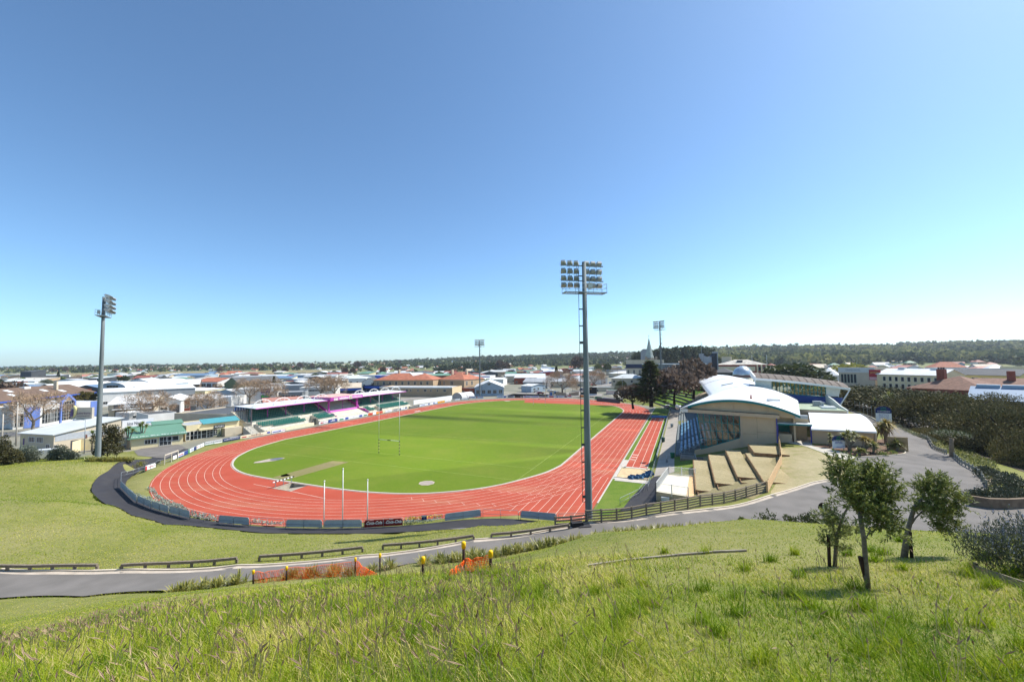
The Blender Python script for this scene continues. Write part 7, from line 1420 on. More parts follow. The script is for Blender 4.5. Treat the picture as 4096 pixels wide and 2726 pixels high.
a=g(549.5,395.9); t=thing('ticket_kiosk','small ticket kiosk with a blue door and curved white roof','kiosk',a); MB().obox(a,(2.6,0,0),(0,2.5,0),(0,0,2.9)).build('wall',WM['beige'],t); MB().obox(a+Vector((.35,-.06,.0)),(1.1,0,0),(0,.05,0),(0,0,2.3)).build('door',M('door_blue','#3d6aa6',.6,.05),t); MB().grid([[a+Vector((-.4+3.4*i/6,-.5,3.0+.35*math.sin(i/6*math.pi))) for i in range(7)][::-1],[a+Vector((-.4+3.4*i/6,2.9,3.0+.35*math.sin(i/6*math.pi))) for i in range(7)][::-1]],.1).build('roof',WHITE,t)
a=g(583.5,396); c=g(597,396.2); t=thing('scoreboard','black scoreboard on a white base panel at the far bend','scoreboard',a); e=c-a; MB().obox(a+Vector((0,0,1.4)),e,(0,.5,0),(0,0,3.6)).build('board',BLACK,t); MB().obox(a+Vector((0,-.02,.2)),e,(0,.4,0),(0,0,1.15)).build('base_panel',BLB,t)
for i in range(3): MB().obox(a+e*(.46+.06*i)+Vector((0,-.06,3.7)),e*.04,(0,.05,0),(0,0,.7)).build('digit',M('digit_amber','#8a6a3a',.6,.05),t)
for f_ in(.03,.97): MB().tube([a+e*f_+Vector((0,.3,0)),a+e*f_+Vector((0,.3,4.8))],.12).build('post',STEEL,t)
b=bld('pink hut with an arched dark door below the terraces','',0,0,0,5,3.1,'flat',.2,M('wall_pink','#d9bfb4',.8,.06,.5),'green',A=W(155,20.4),B=W(157.5,28.2)); slab(b,'F',b.w*.44,0,1.1,2.0,WM['dark'],'arched_door',.06); MB().tube([b.p(b.w*.44+.55,-.05,2.0),b.p(b.w*.44+.55,.05,2.0)],.55,16).build('door_arch',WM['dark'],b.t)
wl=[g(598,401.5,0),g(610,402.4,0),g(622,403.8,0)]; mb=MB()
for p_,q_ in zip(wl,wl[1:]): mb.obox(Vector((p_.x,p_.y+3,0)),q_-p_,(0,.3,0),(0,0,1.7))
mb.build('dark_fence',M('fence_charcoal','#55585a',.8,.1,.8),None,label='dark fence behind the far bend advert boards',cat='fence',org=wl[0])
# terraces
TCUT=[]; TK=[]; s_=.31891
TW_px=[([(420,1045),(640,1120),(800,1172),(950,1215)],.35),([(470,1030),(700,1090),(880,1150),(1010,1185)],1.05),([(530,1015),(780,1060),(930,1100),(1090,1150)],1.75),([(600,1005),(800,1035),(1000,1075),(1130,1125)],2.45),([(690,1000),(850,1012),(1010,1042),(1215,1088)],3.15),([(800,986),(960,998),(1110,1030),(1240,1056)],3.85),([(960,958),(1130,968),(1320,985)],4.55),([(1080,932),(1200,937),(1330,950)],5.2)]
WALLT=M('terrace_block','#6a6258',.9,.3,1.2,bump=.2); rows_=[]
for k,(pl,z) in enumerate(TW_px):
    P_=catmull([G(2400+x*s_,1250+y*s_,z) for x,y in pl],6)[::1]; P_=[Vector((p.x,p.y,z)) for p in P_]; rows_.append(P_); mb=MB()
    for a,c in zip(P_,P_[1:]): d=(c-a); n_=Vector((-d.y,d.x,0)).normalized()*.12; mb.prism([a-Vector((0,0,.6)),c-Vector((0,0,.6)),c+n_-Vector((0,0,.6)),a+n_-Vector((0,0,.6))],(0,0,1.15))
    nm=['lowest','second','third','fourth','fifth','sixth','seventh','topmost'][k]; mb.build('terrace_wall',WALLT,None,label='low block wall of the green terraces, the %s of eight'%nm,cat='wall',group='block walls of the green terraces',org=P_[0])
TG=grassmat('terrace_grass',(.085,.165,.012),(.12,.19,.02),(.2,.2,.05),1.0,.15,.2)
def resamp(P_,n): 
    f_=np.linspace(0,len(P_)-1,n); return [P_[int(a)].lerp(P_[min(int(a)+1,len(P_)-1)],a-int(a)) for a in f_]
for k in range(8):
    a=resamp(rows_[k],18); z=TW_px[k][1]+.5
    if k<7: c=resamp(rows_[k+1],18)
    else: c=[p+Vector((2,9,0)) for p in a]
    MB().grid([[Vector((p.x,p.y,z)) for p in a],[Vector((q.x,q.y,z+.05)) for q in c]]).build('terrace_lawn',TG,None,kind='structure')
a=[G(2400+x*s_,1250+y*s_,z) for x,y,z in [(420,1045,.4),(330,1030,.6),(400,1008,2.2),(560,996,3.6),(700,985,4.3),(960,955,4.6),(800,984,4.0),(690,998,3.3),(600,1003,2.6),(530,1013,1.9),(470,1028,1.2)]]; MB().poly([p+Vector((0,0,.3)) for p in a]).build('terrace_bank',TG,None,kind='structure')
# --- right background: towers, church, offices
b=bld('long dark blue glass fronted office behind the terrace trees',642,262,706,250,16,12.6,'flat',.4,'dark','pale',zb=4.5); slab(b,'F',.4,0.,b.w*.16,12.6,WM['navy'],'navy_panel',.2); slab(b,'F',-.2,12.2,b.w+.4,.7,WHITE,'roof_edge',.3)
for z in(.4,4.4,8.4): winrow(b,'F',z,4.4,3.2,7,b.w*.22,b.w-.6,4,2,glass=M('office_glass','#3f4f5a',.15,.25,.3,spec=.6))
b=bld('stained concrete block with a navy band left of the church tower',626,345,664,335,22,14.6,'flat',1.2,'beige','grey',zb=4); slab(b,'F',-.3,8.8,b.w+.6,3.4,WM['navy'],'navy_band',.5); 
for i in range(7): win(b,'F',1+i*(b.w-3)/6,2.2,1.6,5.2,2,1)
slab(b,'F',b.w*.5,12.4,3,1.6,INKR,'red_panel',.7)
b=bld('tall plain grey slab tower left of the spire',643.5,390,648.5,390,8,26,'mono',-2,'grey','grey',zb=4)
cx=dd(651.3,352); t=thing('church','stone church tower with a tall pale spire','church',Vector((cx.x,cx.y,4))); w=9.5; o=Vector((cx.x-w/2,cx.y,4))
STN=M('church_stone','#8a7d6a',.9,.25,.5); MB().obox(o,(w,0,0),(0,w,0),(0,0,16.2)).build('tower',STN,t)
for sx in(0,w-1.8): MB().obox(o+Vector((sx,-.6,0)),(1.8,0,0),(0,.6,0),(0,0,13)).build('buttress',M('church_brick','#93503a',.9,.15,1),t)
for sx in(1.6,5.0): MB().obox(o+Vector((sx+.9,-.15,8)),(2.0,0,0),(0,.15,0),(0,0,4.4)).build('belfry_window',M('belfry_dark','#4a463f',.9,.1),t)
mb=MB()
for k in range(6): mb.obox(o+Vector((k*1.75-.2,-.2,16.2)),(1.0,0,0),(0,.6,0),(0,0,1.3))
for sx in(-.4,w-1.2): mb.obox(o+Vector((sx,-.4,14)),(1.6,0,0),(0,1.6,0),(0,0,4.6))
mb.build('battlement',STN,t)
zt=20+(359.3-337.3)*352/404; MB().lathe(Vector((cx.x,cx.y+w/2,19.5)),[(4.6,0),(3.4,4.0),(.12,zt-19.5)],8).build('spire',M('spire_grey','#9aa39a',.8,.12,.4),t); MB().beam(Vector((cx.x,cx.y+w/2,zt)),Vector((cx.x,cx.y+w/2,zt+2.6)),.2,.2).beam(Vector((cx.x-.8,cx.y+w/2,zt+1.7)),Vector((cx.x+.8,cx.y+w/2,zt+1.7)),.2,.2).build('cross',STEEL,t)
a=dd(704,268);c=dd(717.3,262); e=(c-a); t=thing('concave_tower','grey and charcoal tower wall with a concave top','tower',Vector((a.x,a.y,5))); 
def ztop(f_): return 20+(358.9-(355.0 if f_<.0 else (355.3+3.0*math.sin(f_*math.pi)-2.2*f_)))*265/404
for f0,f1,m in((0,.58,M('tower_grey','#9b9da0',.8,.06,.4)),(.58,1,M('tower_charcoal','#33363c',.8,.06,.4))):
    pr=[a+e*f0+Vector((0,0,4)),a+e*f1+Vector((0,0,4))]+[a+e*(f1+(f0-f1)*i/8)+Vector((0,0,ztop(f1+(f0-f1)*i/8))) for i in range(9)]; MB().prism(pr,Vector((0,6,0))).build('wall',m,t)
for f_,zz in((-.03,2.6),(1.02,1.8)): q=a+e*f_; MB().obox(Vector((q.x-.2,q.y-.2,4)),(.5,0,0),(0,6.5,0),(0,0,ztop(max(0,min(1,f_)))+zz*.5-4)).build('edge_fin',WM['grey'],t)
MB().tube([a+Vector((0,3,ztop(0))),a+Vector((0,3,ztop(0)+9))],.12,5).build('aerial',STEEL,t)
b=bld('brick and cream office with a stained white hip roof',716,300,767,284,24,10.6,'hip',3.6,'brick','rust',zb=5); slab(b,'F',-.2,6.0,b.w*.78,3.2,WM['cream'],'cream_band',.06)
for z in(1.4,6.2): winrow(b,'F',z,2.6,2.8,8,.4,b.w*.76,2,1)
for f_ in(.80,.88,.97): slab(b,'F',b.w*f_,0,.9,10.6,WM['cream'],'pier',.35)
for z in(1.4,6.2): winrow(b,'F',z,2.2,2.8,2,b.w*.83,b.w*.99,1,1)
rbox(b,b.w*.1,12,11,b.w*.2,6,5.5,WM['beige'],'plant_room'); rbox(b,b.w*.42,5,12.2,3.6,3,1.6,WM['dark'],'roof_vent')
for f_ in(.72,1.0): MB().tube([b.p(b.w*f_,3,10),b.p(b.w*f_,3,17.5)],.1,5).build('flagpole',WHITE,b.t)
b=bld('pale hotel block with three rows of dark windows and white roof',876,204,941,180,16,11.4,'gable',2.6,'cream','white'); 
for z in(1.5,4.8,8.2): winrow(b,'F',z,1.3,2.2,9,2.5,b.w-1.5,1,1)
mb=MB(); mb.obox(b.p(2,-1.3,4.4),b.ex*(b.w-4),b.ey*1.2,b.Z*.15); [mb.beam(b.p(2+k*1.5,-1.3,4.5),b.p(2+k*1.5,-1.3,5.5),.05,.05) for k in range(int((b.w-4)/1.5))]; mb.beam(b.p(2,-1.3,5.5),b.p(b.w-2,-1.3,5.5),.06,.06); mb.build('balcony',M('iron_dark','#4b4b48',.7,.1),b.t)
for f_ in(.2,.7): rbox(b,b.w*f_,7,13.2,2.6,2,1.6,WM['white'],'dormer')
b=bld('grey green hotel corner with a white lettered parapet and red sign',838,220,874,206,16,12.2,'flat',2.2,'beige','white'); slab(b,'F',-.1,12.0,b.w+.2,2.6,M('parapet_pale','#c9cbc6',.7,.05),'parapet',.2); btext(b,'F','GRAND HOTEL',b.w*.42,13.3,1.5,M('ink_grey','#8b9096',.7,0),b.w*.42,.24); winrow(b,'F',6.5,1.1,4.6,5,1,b.w*.5,1,1,frame=WM['teal']); s=slab(b,'F',b.w*.86,8.4,b.w*.30,5.2,M('sign_red','#a5222c',.6,.05),'red_sign',.2,.25); btext(b,'F','JOSEPH',b.w*1.01,12.1,1.2,M('ink_gold','#d6b45c',.6,0),b.w*.24,.48,.1); slab(b,'F',b.w*.87,8.5,b.w*.28,1.4,M('sign_pink','#d6a5a8',.7,.05),'sign_foot',.06,.46)
b=bld('yellow two storey block with balconies and grey tiled roof',944,212,1018,186,14,10.6,'gable',2.8,'yellow','dark'); winrow(b,'F',6.6,2.4,2.8,6,3,b.w-3,3,1); winrow(b,'F',2.6,2.4,2.6,6,3,b.w-3,3,1)
for i in range(6): x=3+(b.w-6-2.4)*i/5; MB().obox(b.p(x-.9,-1.1,6.3),b.ex*4.2,b.ey*1.1,b.Z*.12).obox(b.p(x-.9,-1.1,6.3),b.ex*4.2,b.ey*.05,b.Z*1.0).build('balcony',M('iron_dark','#4b4b48'),b.t)
b=bld('brown tiled hip roof house with brick chimney behind the dark trees',905,158,985,138,22,8.0,'hip',4.6,'brick',M('brown_tile','#7b5c4c',.85,.25,1.2,bump=.3)); rbox(b,b.w*.26,8,9.5,2.2,2.0,5.6,WM['brick'],'chimney'); [rbox(b,b.w*.26+.2+.7*k,8.6,15.1,.45,.45,.7,WM['dark'],'chimney_pot') for k in range(3)]
b=bld('low brown tiled roof wing with a brick chimney at right',982,160,1060,150,14,8.6,'gable',2.2,'brick',M('brown_tile','#7b5c4c')); rbox(b,b.w*.42,4,9.5,1.8,1.6,4.4,WM['brick'],'chimney')
b=bld('blue grey sheet roof hall with ridge vents at the right edge',966,128,1075,112,26,6.4,'gable',3.4,'grey','blue'); [rbox(b,b.w*f_,11.4,9.6,5,3,1.0,WM['blue'],'ridge_vent') for f_ in(.05,.32,.6)]
for (lab,*a,k) in [('white multi gabled building left of the lettered hotel',812,260,838,250,20,9,'hip',4.4,'white','white',{}),('white hip roofed pavilion on the right before the wooded hill',986,330,1010,322,18,9,'hip',4,'white','white',{'zb':0}),('pale green long roof behind the yellow green trees',768,300,806,292,14,9,'gable',2,'blue','pale',{'zb':2}),('pink gabled hall before the wooded hill',900,420,926,415,20,7,'gable',4,'white','salmon',{'ridge':'y'}),('big orange roofed hall before the wooded hill',934,440,968,430,18,8,'hip',6,'white','orange',{}),('long salmon roof among bare trees at right',975,470,1015,460,16,5,'hip',3,'beige','salmon',{}),('pale flat shop block behind the hotel roofs',905,300,940,295,16,10.5,'flat',.4,'white','grey',{}),('grey service roofs behind the yellow block',975,270,1012,262,14,11,'flat',.5,'grey','blue',{}),('cream flat roofed block at the right edge',1008,280,1040,272,14,12,'flat',.4,'cream','white',{}),('small white cottage roof right of the dome',800,330,815,328,12,7,'gable',2.4,'white','blue',{}),('dark low roof left of the observatory dome',712,215,733,210,10,9.8,'hip',2.4,'dark','dark',{'zb':3}),('white roofed house with a yellow wall panel by the conifer',611,276,643,268,14,5.6,'hip',2.6,'beige','pale',{'zb':2})]:
    b=bld(lab,*a,**k); winrow(b,'F',b.h*.5,1.5,1.5,max(2,min(6,int(b.w/5))),1,b.w-1,1,1)
    if 'yellow wall panel' in lab: slab(b,'F',b.w*.24,.2,3,3.4,INKY,'yellow_panel',.1)
# ============================================================= TREES OF THE TOWN (kinds are built once, then copied)
def dims(o):
    P_=[]
    for c in o.children:
        a=np.empty(len(c.data.vertices)*3,np.float32); c.data.vertices.foreach_get('co',a); P_.append(a.reshape(-1,3))
    a=np.concatenate(P_); r=np.percentile(np.hypot(a[:,0],a[:,1]),97); return 2*r,np.percentile(a[:,2],99.5)
KD=[broad('k',4.5,8,16,1500,.75,LEAFD,1,True,.75,name='round_tree'),broad('k',4,9,18,1500,.75,LEAFD,2,True,.8,name='round_tree'),broad('k',5,7.5,16,1500,.8,LEAFD,3,True,.7,name='round_tree')]
def conif(seed,mat,n=1900):
    t=thing('conifer','k','tree',(0,0,0)); rng=np.random.default_rng(seed); P_=[];D_=[]
    for i in range(n): f_=rng.random()**.8; z=1.2+10.8*f_; tier=.75+.25*math.cos(z*5.2); R=(1-f_)**.85*3.3*tier; a=rng.uniform(0,6.3); r=R*rng.uniform(.35,1); P_.append((r*math.cos(a),r*math.sin(a),z-.12*r)); D_.append((math.cos(a),math.sin(a),.15))
    v,q,ti=leaves(np.array(P_),np.array(D_)+rng.normal(size=(n,3))*.3,.75,.3,rng); npmesh('crown',v,quads=q,mat=mat,parent=t,tint=ti); MB().tube([Vector((0,0,-.4)),Vector((0,0,6)),Vector((0,0,12))],[.3,.2,.03],6).build('trunk',BARKD,t); return t
KC_=[conif(1,LEAFD),conif(2,LEAFD)]; KB_=[baretree('k',9,s,.62 if s<3 else .75) for s in(1,2,3)]
kc=[0]*3; DIM={}
def setmat(o,mat):
    for c in o.children:
        if c.name.startswith(('crown','twigs')): c.material_slots[0].link='OBJECT'; c.material_slots[0].material=mat
def tr(kind,px,y,h,w,lab,mat=None,z=None,rz=None,group='trees of the town'):
    p=Vector((*dd(px,y)[:2],0)); p.z=(hz(p.x,p.y) if z is None else z)-.1
    kc[0]+=1; L_={'r':KD,'c':KC_,'b':KB_}[kind]; pr=L_[kc[0]%len(L_)]; w0,h0=DIM.setdefault(pr,dims(pr))
    o=inst(pr,p,rz if rz is not None else kc[0]*2.1,(w/w0,w/w0,h/h0),lab,group)
    if mat: setmat(o,mat)
    return o
TWIGR=M('red_twig','#6d4f42',.9,.2,3); LEAFO=leafmat('ochre_leaf',(.08,.075,.02),(.20,.17,.05),.2)
for a in [('b',37,124,12.5,17,'wide bare street tree in front of the blue showroom'),('b',149,143,11.5,15,'wide bare street tree in front of the engineering workshop'),('b',207,150,10.5,13.5,'bare street tree above the orange fascia building'),('b',251,200,13,17,'bare tree left of the violet square sign'),('b',270,204,12.5,16,'bare tree right of the violet square sign'),('b',321,222,13.5,17,'dense bare tree behind the purple bay, left one'),('b',335,226,13,16,'dense bare tree behind the purple bay, right one'),('b',561.5,236,14.5,21,'large bare plane tree between the gate and the car park'),('b',593,262,13,17,'bare plane tree behind the tall near pole')]: tr(*a,group='bare street trees')
BLEAF=leafmat('rusty_leaf',(.085,.06,.042),(.22,.16,.12),.25)
for a in [('r',632,152,8.5,13,'low spreading russet tree left of the conifer on the terraces',BLEAF,2.2),('r',673,146,12,19,'russet spreading tree right of the terrace floodlight',BLEAF,4.6),('r',692,162,15,19,'taller russet tree behind the arched roof tip',BLEAF,5.0)]: tr(*a,group='russet trees on the terraces')
tr('c',650,146,16,12.5,'tall dark conifer on the terraces before the glass office',None,3.6)
for a in [('r',5,205,12,26,'big dark tree at the far left edge over the brown roof',LEAFB),('r',28,236,8,18,'low dark cedar right of the far left big tree',LEAFO),('r',84,205,7,14,'scrubby tree before the blue guttered warehouse end',LEAFO),('r',167.5,140,3.9,4.0,'clipped round dark shrub in the car yard',LEAFM),('r',136,210,5,8,'small dark round tree on the white roofs',LEAFD),('r',194,184,5,7,'yellow green bush beside the brick shop',LEAFP),('r',621,254,5,7,'palm like dark tree by the street',LEAFD),('r',617,236,3.6,4.6,'small grey shrub beside the pink hut',LEAFG)]: tr(*a[:6],mat=a[6])
for a in [('r',793,205,13,30,'broad dark macrocarpa behind the wing roof',LEAFD,4),('r',775,200,8,22,'golden green tree left of the macrocarpa',LEAFY,4),('r',815,178,7.5,18,'dark tree right of the macrocarpa',LEAFD,3),('r',829,150,5.5,14,'golden shrub under the wing roof end',LEAFY,4),('r',838,140,6,12,'rusty golden shrub right of the wing roof',LEAFO,4),('r',770,230,9,16,'pale grey tree before the long pale green roof',LEAFG,4),('r',850,260,15,24,'bright willow before the wooded hill',LEAFY,1),('r',735,190,5,10,'golden bush beside the observatory dome',LEAFY,6)]: tr(*a[:6],mat=a[6],z=a[7])
MAC=leafmat('macro_leaf',(.035,.035,.014),(.125,.115,.045),.12)
for px,y,pyt,wpx,lab,m,sz,sd in [(111,84,415,27,'dense dark round tree right of the left floodlight tower',MAC,.34,31),(30,78,443.5,30,'grey green bush left of the van',LEAFG,.26,32),(68,79.5,444.5,28,'grey green bush standing before the van',LEAFG,.26,33),(3,72,431,26,'dark brown conifer cut by the left edge',MAC,.3,34),(17,74,442,20,'dark brown bush second from the left edge',MAC,.28,35)]:
    p=on(dd(px,y)); h=20-(pyt-hor(px))*y/404-p.z; R=wpx/2*y/404/1.28; bush(lab,p,R,h,m,4200,sz,sd,'trees behind the left bank','bushy_tree',.7,26)
for x,y,z,h,lab,sd in [(142,443,.8,5.6,'cabbage tree with two heads by the left floodlight, right one',1),(115,447,1.0,3.2,'cabbage tree with dry leaves by the round dark tree',2),(128,446.5,.8,5.2,'cabbage tree with two heads by the left floodlight, left one',3),(92,449,1.2,4.4,'cabbage tree behind the left floodlight pole',4)]:
    p=g(x,y,z); put(cabbage('cabbage_tree',lab,[(0,0,h-.9),(.8,.2,h-1.5),(-.7,.1,h-1.4)] if h>5 else [(0,0,h-.8)],1.25,80,sd,'tree',LEAFP,.17,.35,DEADL if sd==2 else None),p)
for i,x in enumerate(np.linspace(86,139,22)):
    p=on(dd(x,78.5+.0*i)); p=g(x,461.5-.6*abs(math.sin(i)),0); p=T(x,461.3); inst(ag[i%4],on(p+Vector((0,.6,.0))),i*1.3,1.5,'yellow green flax clump at the foot of the left floodlight','flax clumps at the left floodlight')
# ============================================================= GENERATED SUBURBS
AUTO=[]; rr=random.Random(21); occ=[]
def hcell(px,y): return (round(px/5),round(math.log(y)*9))
HS={}
def houseproto(v,wn,rn):
    k=(v,wn,rn)
    if k in HS: return HS[k]
    t=thing('house','x','house',(0,0,0)); wm,rm=WM[wn],RM[rn]; w,d,h,rh={0:(14,10,3.2,2.8),1:(11,9,3.0,2.4),2:(18,10,3.4,2.6)}[v]; mb=MB(); r=MB(); V=Vector
    if v==1: mb.obox(V((-w/2,-d/2,-1)),(w,0,0),(0,d,0),(0,0,h+1)); r.add([V((-w/2-.5,-d/2-.5,h)),V((w/2+.5,-d/2-.5,h)),V((w/2+.5,d/2+.5,h)),V((-w/2-.5,d/2+.5,h)),V((-1.2,0,h+rh)),V((1.2,0,h+rh))],[(0,1,5,4),(1,2,5),(2,3,4,5),(3,0,4)])
    else:
        mb.prism([V((-w/2,-d/2,-1)),V((-w/2,-d/2,h)),V((-w/2,0,h+rh)),V((-w/2,d/2,h)),V((-w/2,d/2,-1))],(w,0,0)); mb.prism([V((w*.1,-d/2-3,-1)),V((w*.1,-d/2-3,h)),V((w*.28,-d/2-3,h+rh*.7)),V((w*.46,-d/2-3,h)),V((w*.46,-d/2-3,-1))],(0,5,0))
        for s in(-1,1): r.prism([V((-w/2-.5,s*(d/2+.5),h-.25)),V((w/2+.5,s*(d/2+.5),h-.25)),V((w/2+.5,0,h+rh+.05)),V((-w/2-.5,0,h+rh+.05))],(0,0,.15)); r.prism([V((w*.28+s*w*.21,-d/2-3.4,h-.2)),V((w*.28+s*w*.21,-1,h-.2)),V((w*.28,-1,h+rh*.75)),V((w*.28,-d/2-3.4,h+rh*.75))],(0,0,.14))
    mb.build('wall',wm,t); r.build('roof',rm,t)
    for x in(-w*.35,-w*.1): MB().obox(V((x,-d/2-.04,1)),(1.8,0,0),(0,.05,0),(0,0,1.3)).build('window',DGL,t)
    HS[k]=t; return t
NMC={'white':'white','cream':'cream','beige':'beige','tan':'tan','blue':'blue','grey':'grey','brick':'brick','yellow':'yellow','olive':'olive'}
SECT=[(45,'at far left edge'),(92,'left of left floodlight'),(150,'right of left floodlight'),(205,'beyond brown walled shed'),(262,'beyond violet square sign'),(320,'behind green seated stand'),(372,'behind purple stand bay'),(425,'behind tan orange-roofed building'),(476,'left of shed floodlight'),(530,'right of shed floodlight'),(583,'left of tall floodlight'),(640,'right of tall floodlight'),(705,'near church spire'),(770,'above arched grandstand'),(838,'above dark wing roof'),(905,'above lettered hotel'),(965,'above yellow block'),(2000,'at far right')]
def sect(px): return next(s for a,s in SECT if px<a)
def band(y): return 'near town' if y<420 else 'mid town' if y<720 else 'outer suburb' if y<1300 else 'skyline suburb'
def auto(o,base,px,y,loc=None): AUTO.append((o,base,px,y))
FIXED=[]
for o in bpy.context.scene.objects:
    if o.parent is None and o.get('category')=='building' or (o.parent is None and o.get('category') in('church','tower')): FIXED.append(tuple(o.matrix_basis.translation)[:2])
def free(p,r): return all((p.x-a)**2+(p.y-b)**2>r*r for a,b in FIXED)
def sheds(n,ylo,yhi,pxlo,pxhi):
    k=0; tries=0
    while k<n and tries<n*30:
        tries+=1; y=math.exp(rr.uniform(math.log(ylo),math.log(yhi))); px=rr.uniform(pxlo,pxhi); p=dd(px,y); u,v=UV(p)
        if (-60<u<172 and -95<v<110): continue
        if 735<y<1110 and px<352: continue
        w=rr.uniform(14,34); d=rr.uniform(12,24)
        if not free(p,(w+18)*.72): continue
        FIXED.append((p.x,p.y)); h=rr.uniform(3.4,5.4) if y>260 else rr.uniform(3.2,4.4); an=rr.choice([0,.4,-.35,.2])+rr.uniform(-.1,.1); ex_=Vector((math.cos(an),math.sin(an),0))
        wn=rr.choice(['white','grey','beige','blue','cream','dark','brick','white','white','tan']); rn=rr.choice(['white','white','white','pale','grey','grey','rust','pale','dark','red','green','blue','white'])
        rt=rr.choice(['gable','gable','flat','mono','hip']); zb=max(0.,hz(p.x,p.y))
        b=bld('x',0,0,0,0,d,h,rt,.4 if rt=='flat' else rr.uniform(1.2,2.4),wn,rn,ridge=rr.choice('xy'),A=p-ex_*w/2,B=p+ex_*w/2,name='town_building',group='low buildings of the town',zb=zb)
        if y<460: winrow(b,'F',1.1,1.6,1.3,max(2,min(5,int(w/6))),1.5,w-1.5,1,1); 
        if rr.random()<.4 and y<420: slab(b,'F',w*.2,h-1.0,w*.5,.9,rr.choice([INKN,INKR,WM['navy'],INKG,BW,INKO]),'sign_band',.15)
        s='broad' if w>26 else 'medium' if w>19 else 'small'
        auto(b.t,'%s %s shed with %s %s roof'%(s,NMC.get(wn,wn),rn.replace('rust','stained'),rt.replace('mono','lean-to')),px,y); k+=1
sheds(120,235,720,-15,640); sheds(14,330,560,640,1030)
k=0; tr_=0
while k<215 and tr_<9000:
    tr_+=1; px=rr.uniform(-15,1035); right=px>640; y=math.exp(rr.uniform(math.log(560 if not right else 430),math.log(2300 if not right else 1700)))
    if y<1130 and px<356 and y>715: continue
    p=dd(px,y)
    if not free(p,17): continue
    FIXED.append((p.x,p.y)); p.z=hz(p.x,p.y)-.2; wn=rr.choice(['white','white','cream','beige','tan','blue','brick','white']); rn=rr.choice(['white','grey','red','orange','brown','green','pale','dark','salmon','grey','tan','blue','red','orange','pale']); v=rr.randrange(3); sc=rr.uniform(.9,1.35)
    o=inst(houseproto(v,wn,rn),p,rr.uniform(-.9,.9),(sc,sc,sc*rr.uniform(.95,1.2)),'x','suburban houses'); auto(o,'%s %s house with %s roof'%(['gabled','hip-roofed','long'][v],NMC[wn],rn),px,y); k+=1
SKY_T=[broad('k',4.6,8,9,420,1.5,LEAFD,11,True,.75,name='round_tree',lowp=True),broad('k',4.2,9,9,420,1.5,LEAFD,12,True,.85,name='round_tree',lowp=True)]
k=0; tr_=0
while k<262 and tr_<9000:
    tr_+=1; px=rr.uniform(-15,1035); y=math.exp(rr.uniform(math.log(250),math.log(2350 if px<640 else 1500))); p=dd(px,y); u,v=UV(p)
    if (-60<u<178 and -95<v<112) or (715<y<1130 and px<356) or y<430 and rr.random()<.45: continue
    if not free(p,13): continue
    p.z=hz(p.x,p.y)-.2; q=rr.random(); rbare=.30 if y<900 else .12
    if q<rbare and y<900:
        o=inst(KB_[k%3],p,rr.uniform(0,6),rr.uniform(.8,1.2),'x','bare trees of the town'); auto(o,'bare brown tree',px,y)
    elif q<rbare+.06:
        o=inst(KC_[k%2],p,rr.uniform(0,6),rr.uniform(.8,1.3),'x','trees of the town'); auto(o,'pointed dark conifer',px,y)
    else:
        m,nm=rr.choice([(LEAFD,'dark green'),(LEAFD,'dark green'),(LEAFM,'mid green'),(LEAFM,'mid green'),(LEAFO,'olive brown'),(LEAFP,'light green'),(LEAFB,'russet'),(LEAFG,'grey green')]); s=rr.uniform(.7,1.35)*(1.15 if y>900 else .85)
        o=inst(SKY_T[k%2] if y>420 else KD[k%3],p,rr.uniform(0,6),(s*rr.uniform(.9,1.5),s*1.2,s*rr.uniform(.75,1.15)),'x','trees of the town'); setmat(o,m); auto(o,'%s %s tree'%('tall' if s>1.15 else 'round' if s>.9 else 'small',nm),px,y)
    FIXED.append((p.x,p.y)); k+=1
for i,(px,y,h,kind) in enumerate([(136,1500,20,'c'),(148,1500,20,'c'),(270,1300,19,'r'),(357.5,1100,24,'r'),(400,1500,20,'r'),(205,1700,17,'r'),(53,1150,15,'r'),(66,1200,17,'r'),(103,1400,15,'r'),(300,1200,22,'r'),(312,1250,18,'r'),(220,900,13,'r'),(285,760,13,'r'),(275,800,10,'r'),(383,640,13,'r'),(345,620,13,'r'),(353,640,12,'r'),(500,800,22,'r'),(506,700,18,'r'),(840,1700,26,'c'),(578,640,26,'r'),(607,560,14,'r'),(598,600,13,'r')]):
    o=tr(kind,px,y,h,h*(.9 if kind=='r' else .5),'x',[LEAFD,LEAFD,LEAFM,LEAFP][i%4] if px in(598,607) else None); auto(o,'tall standout %s'%('conifer' if kind=='c' else 'dark tree'),px,y)
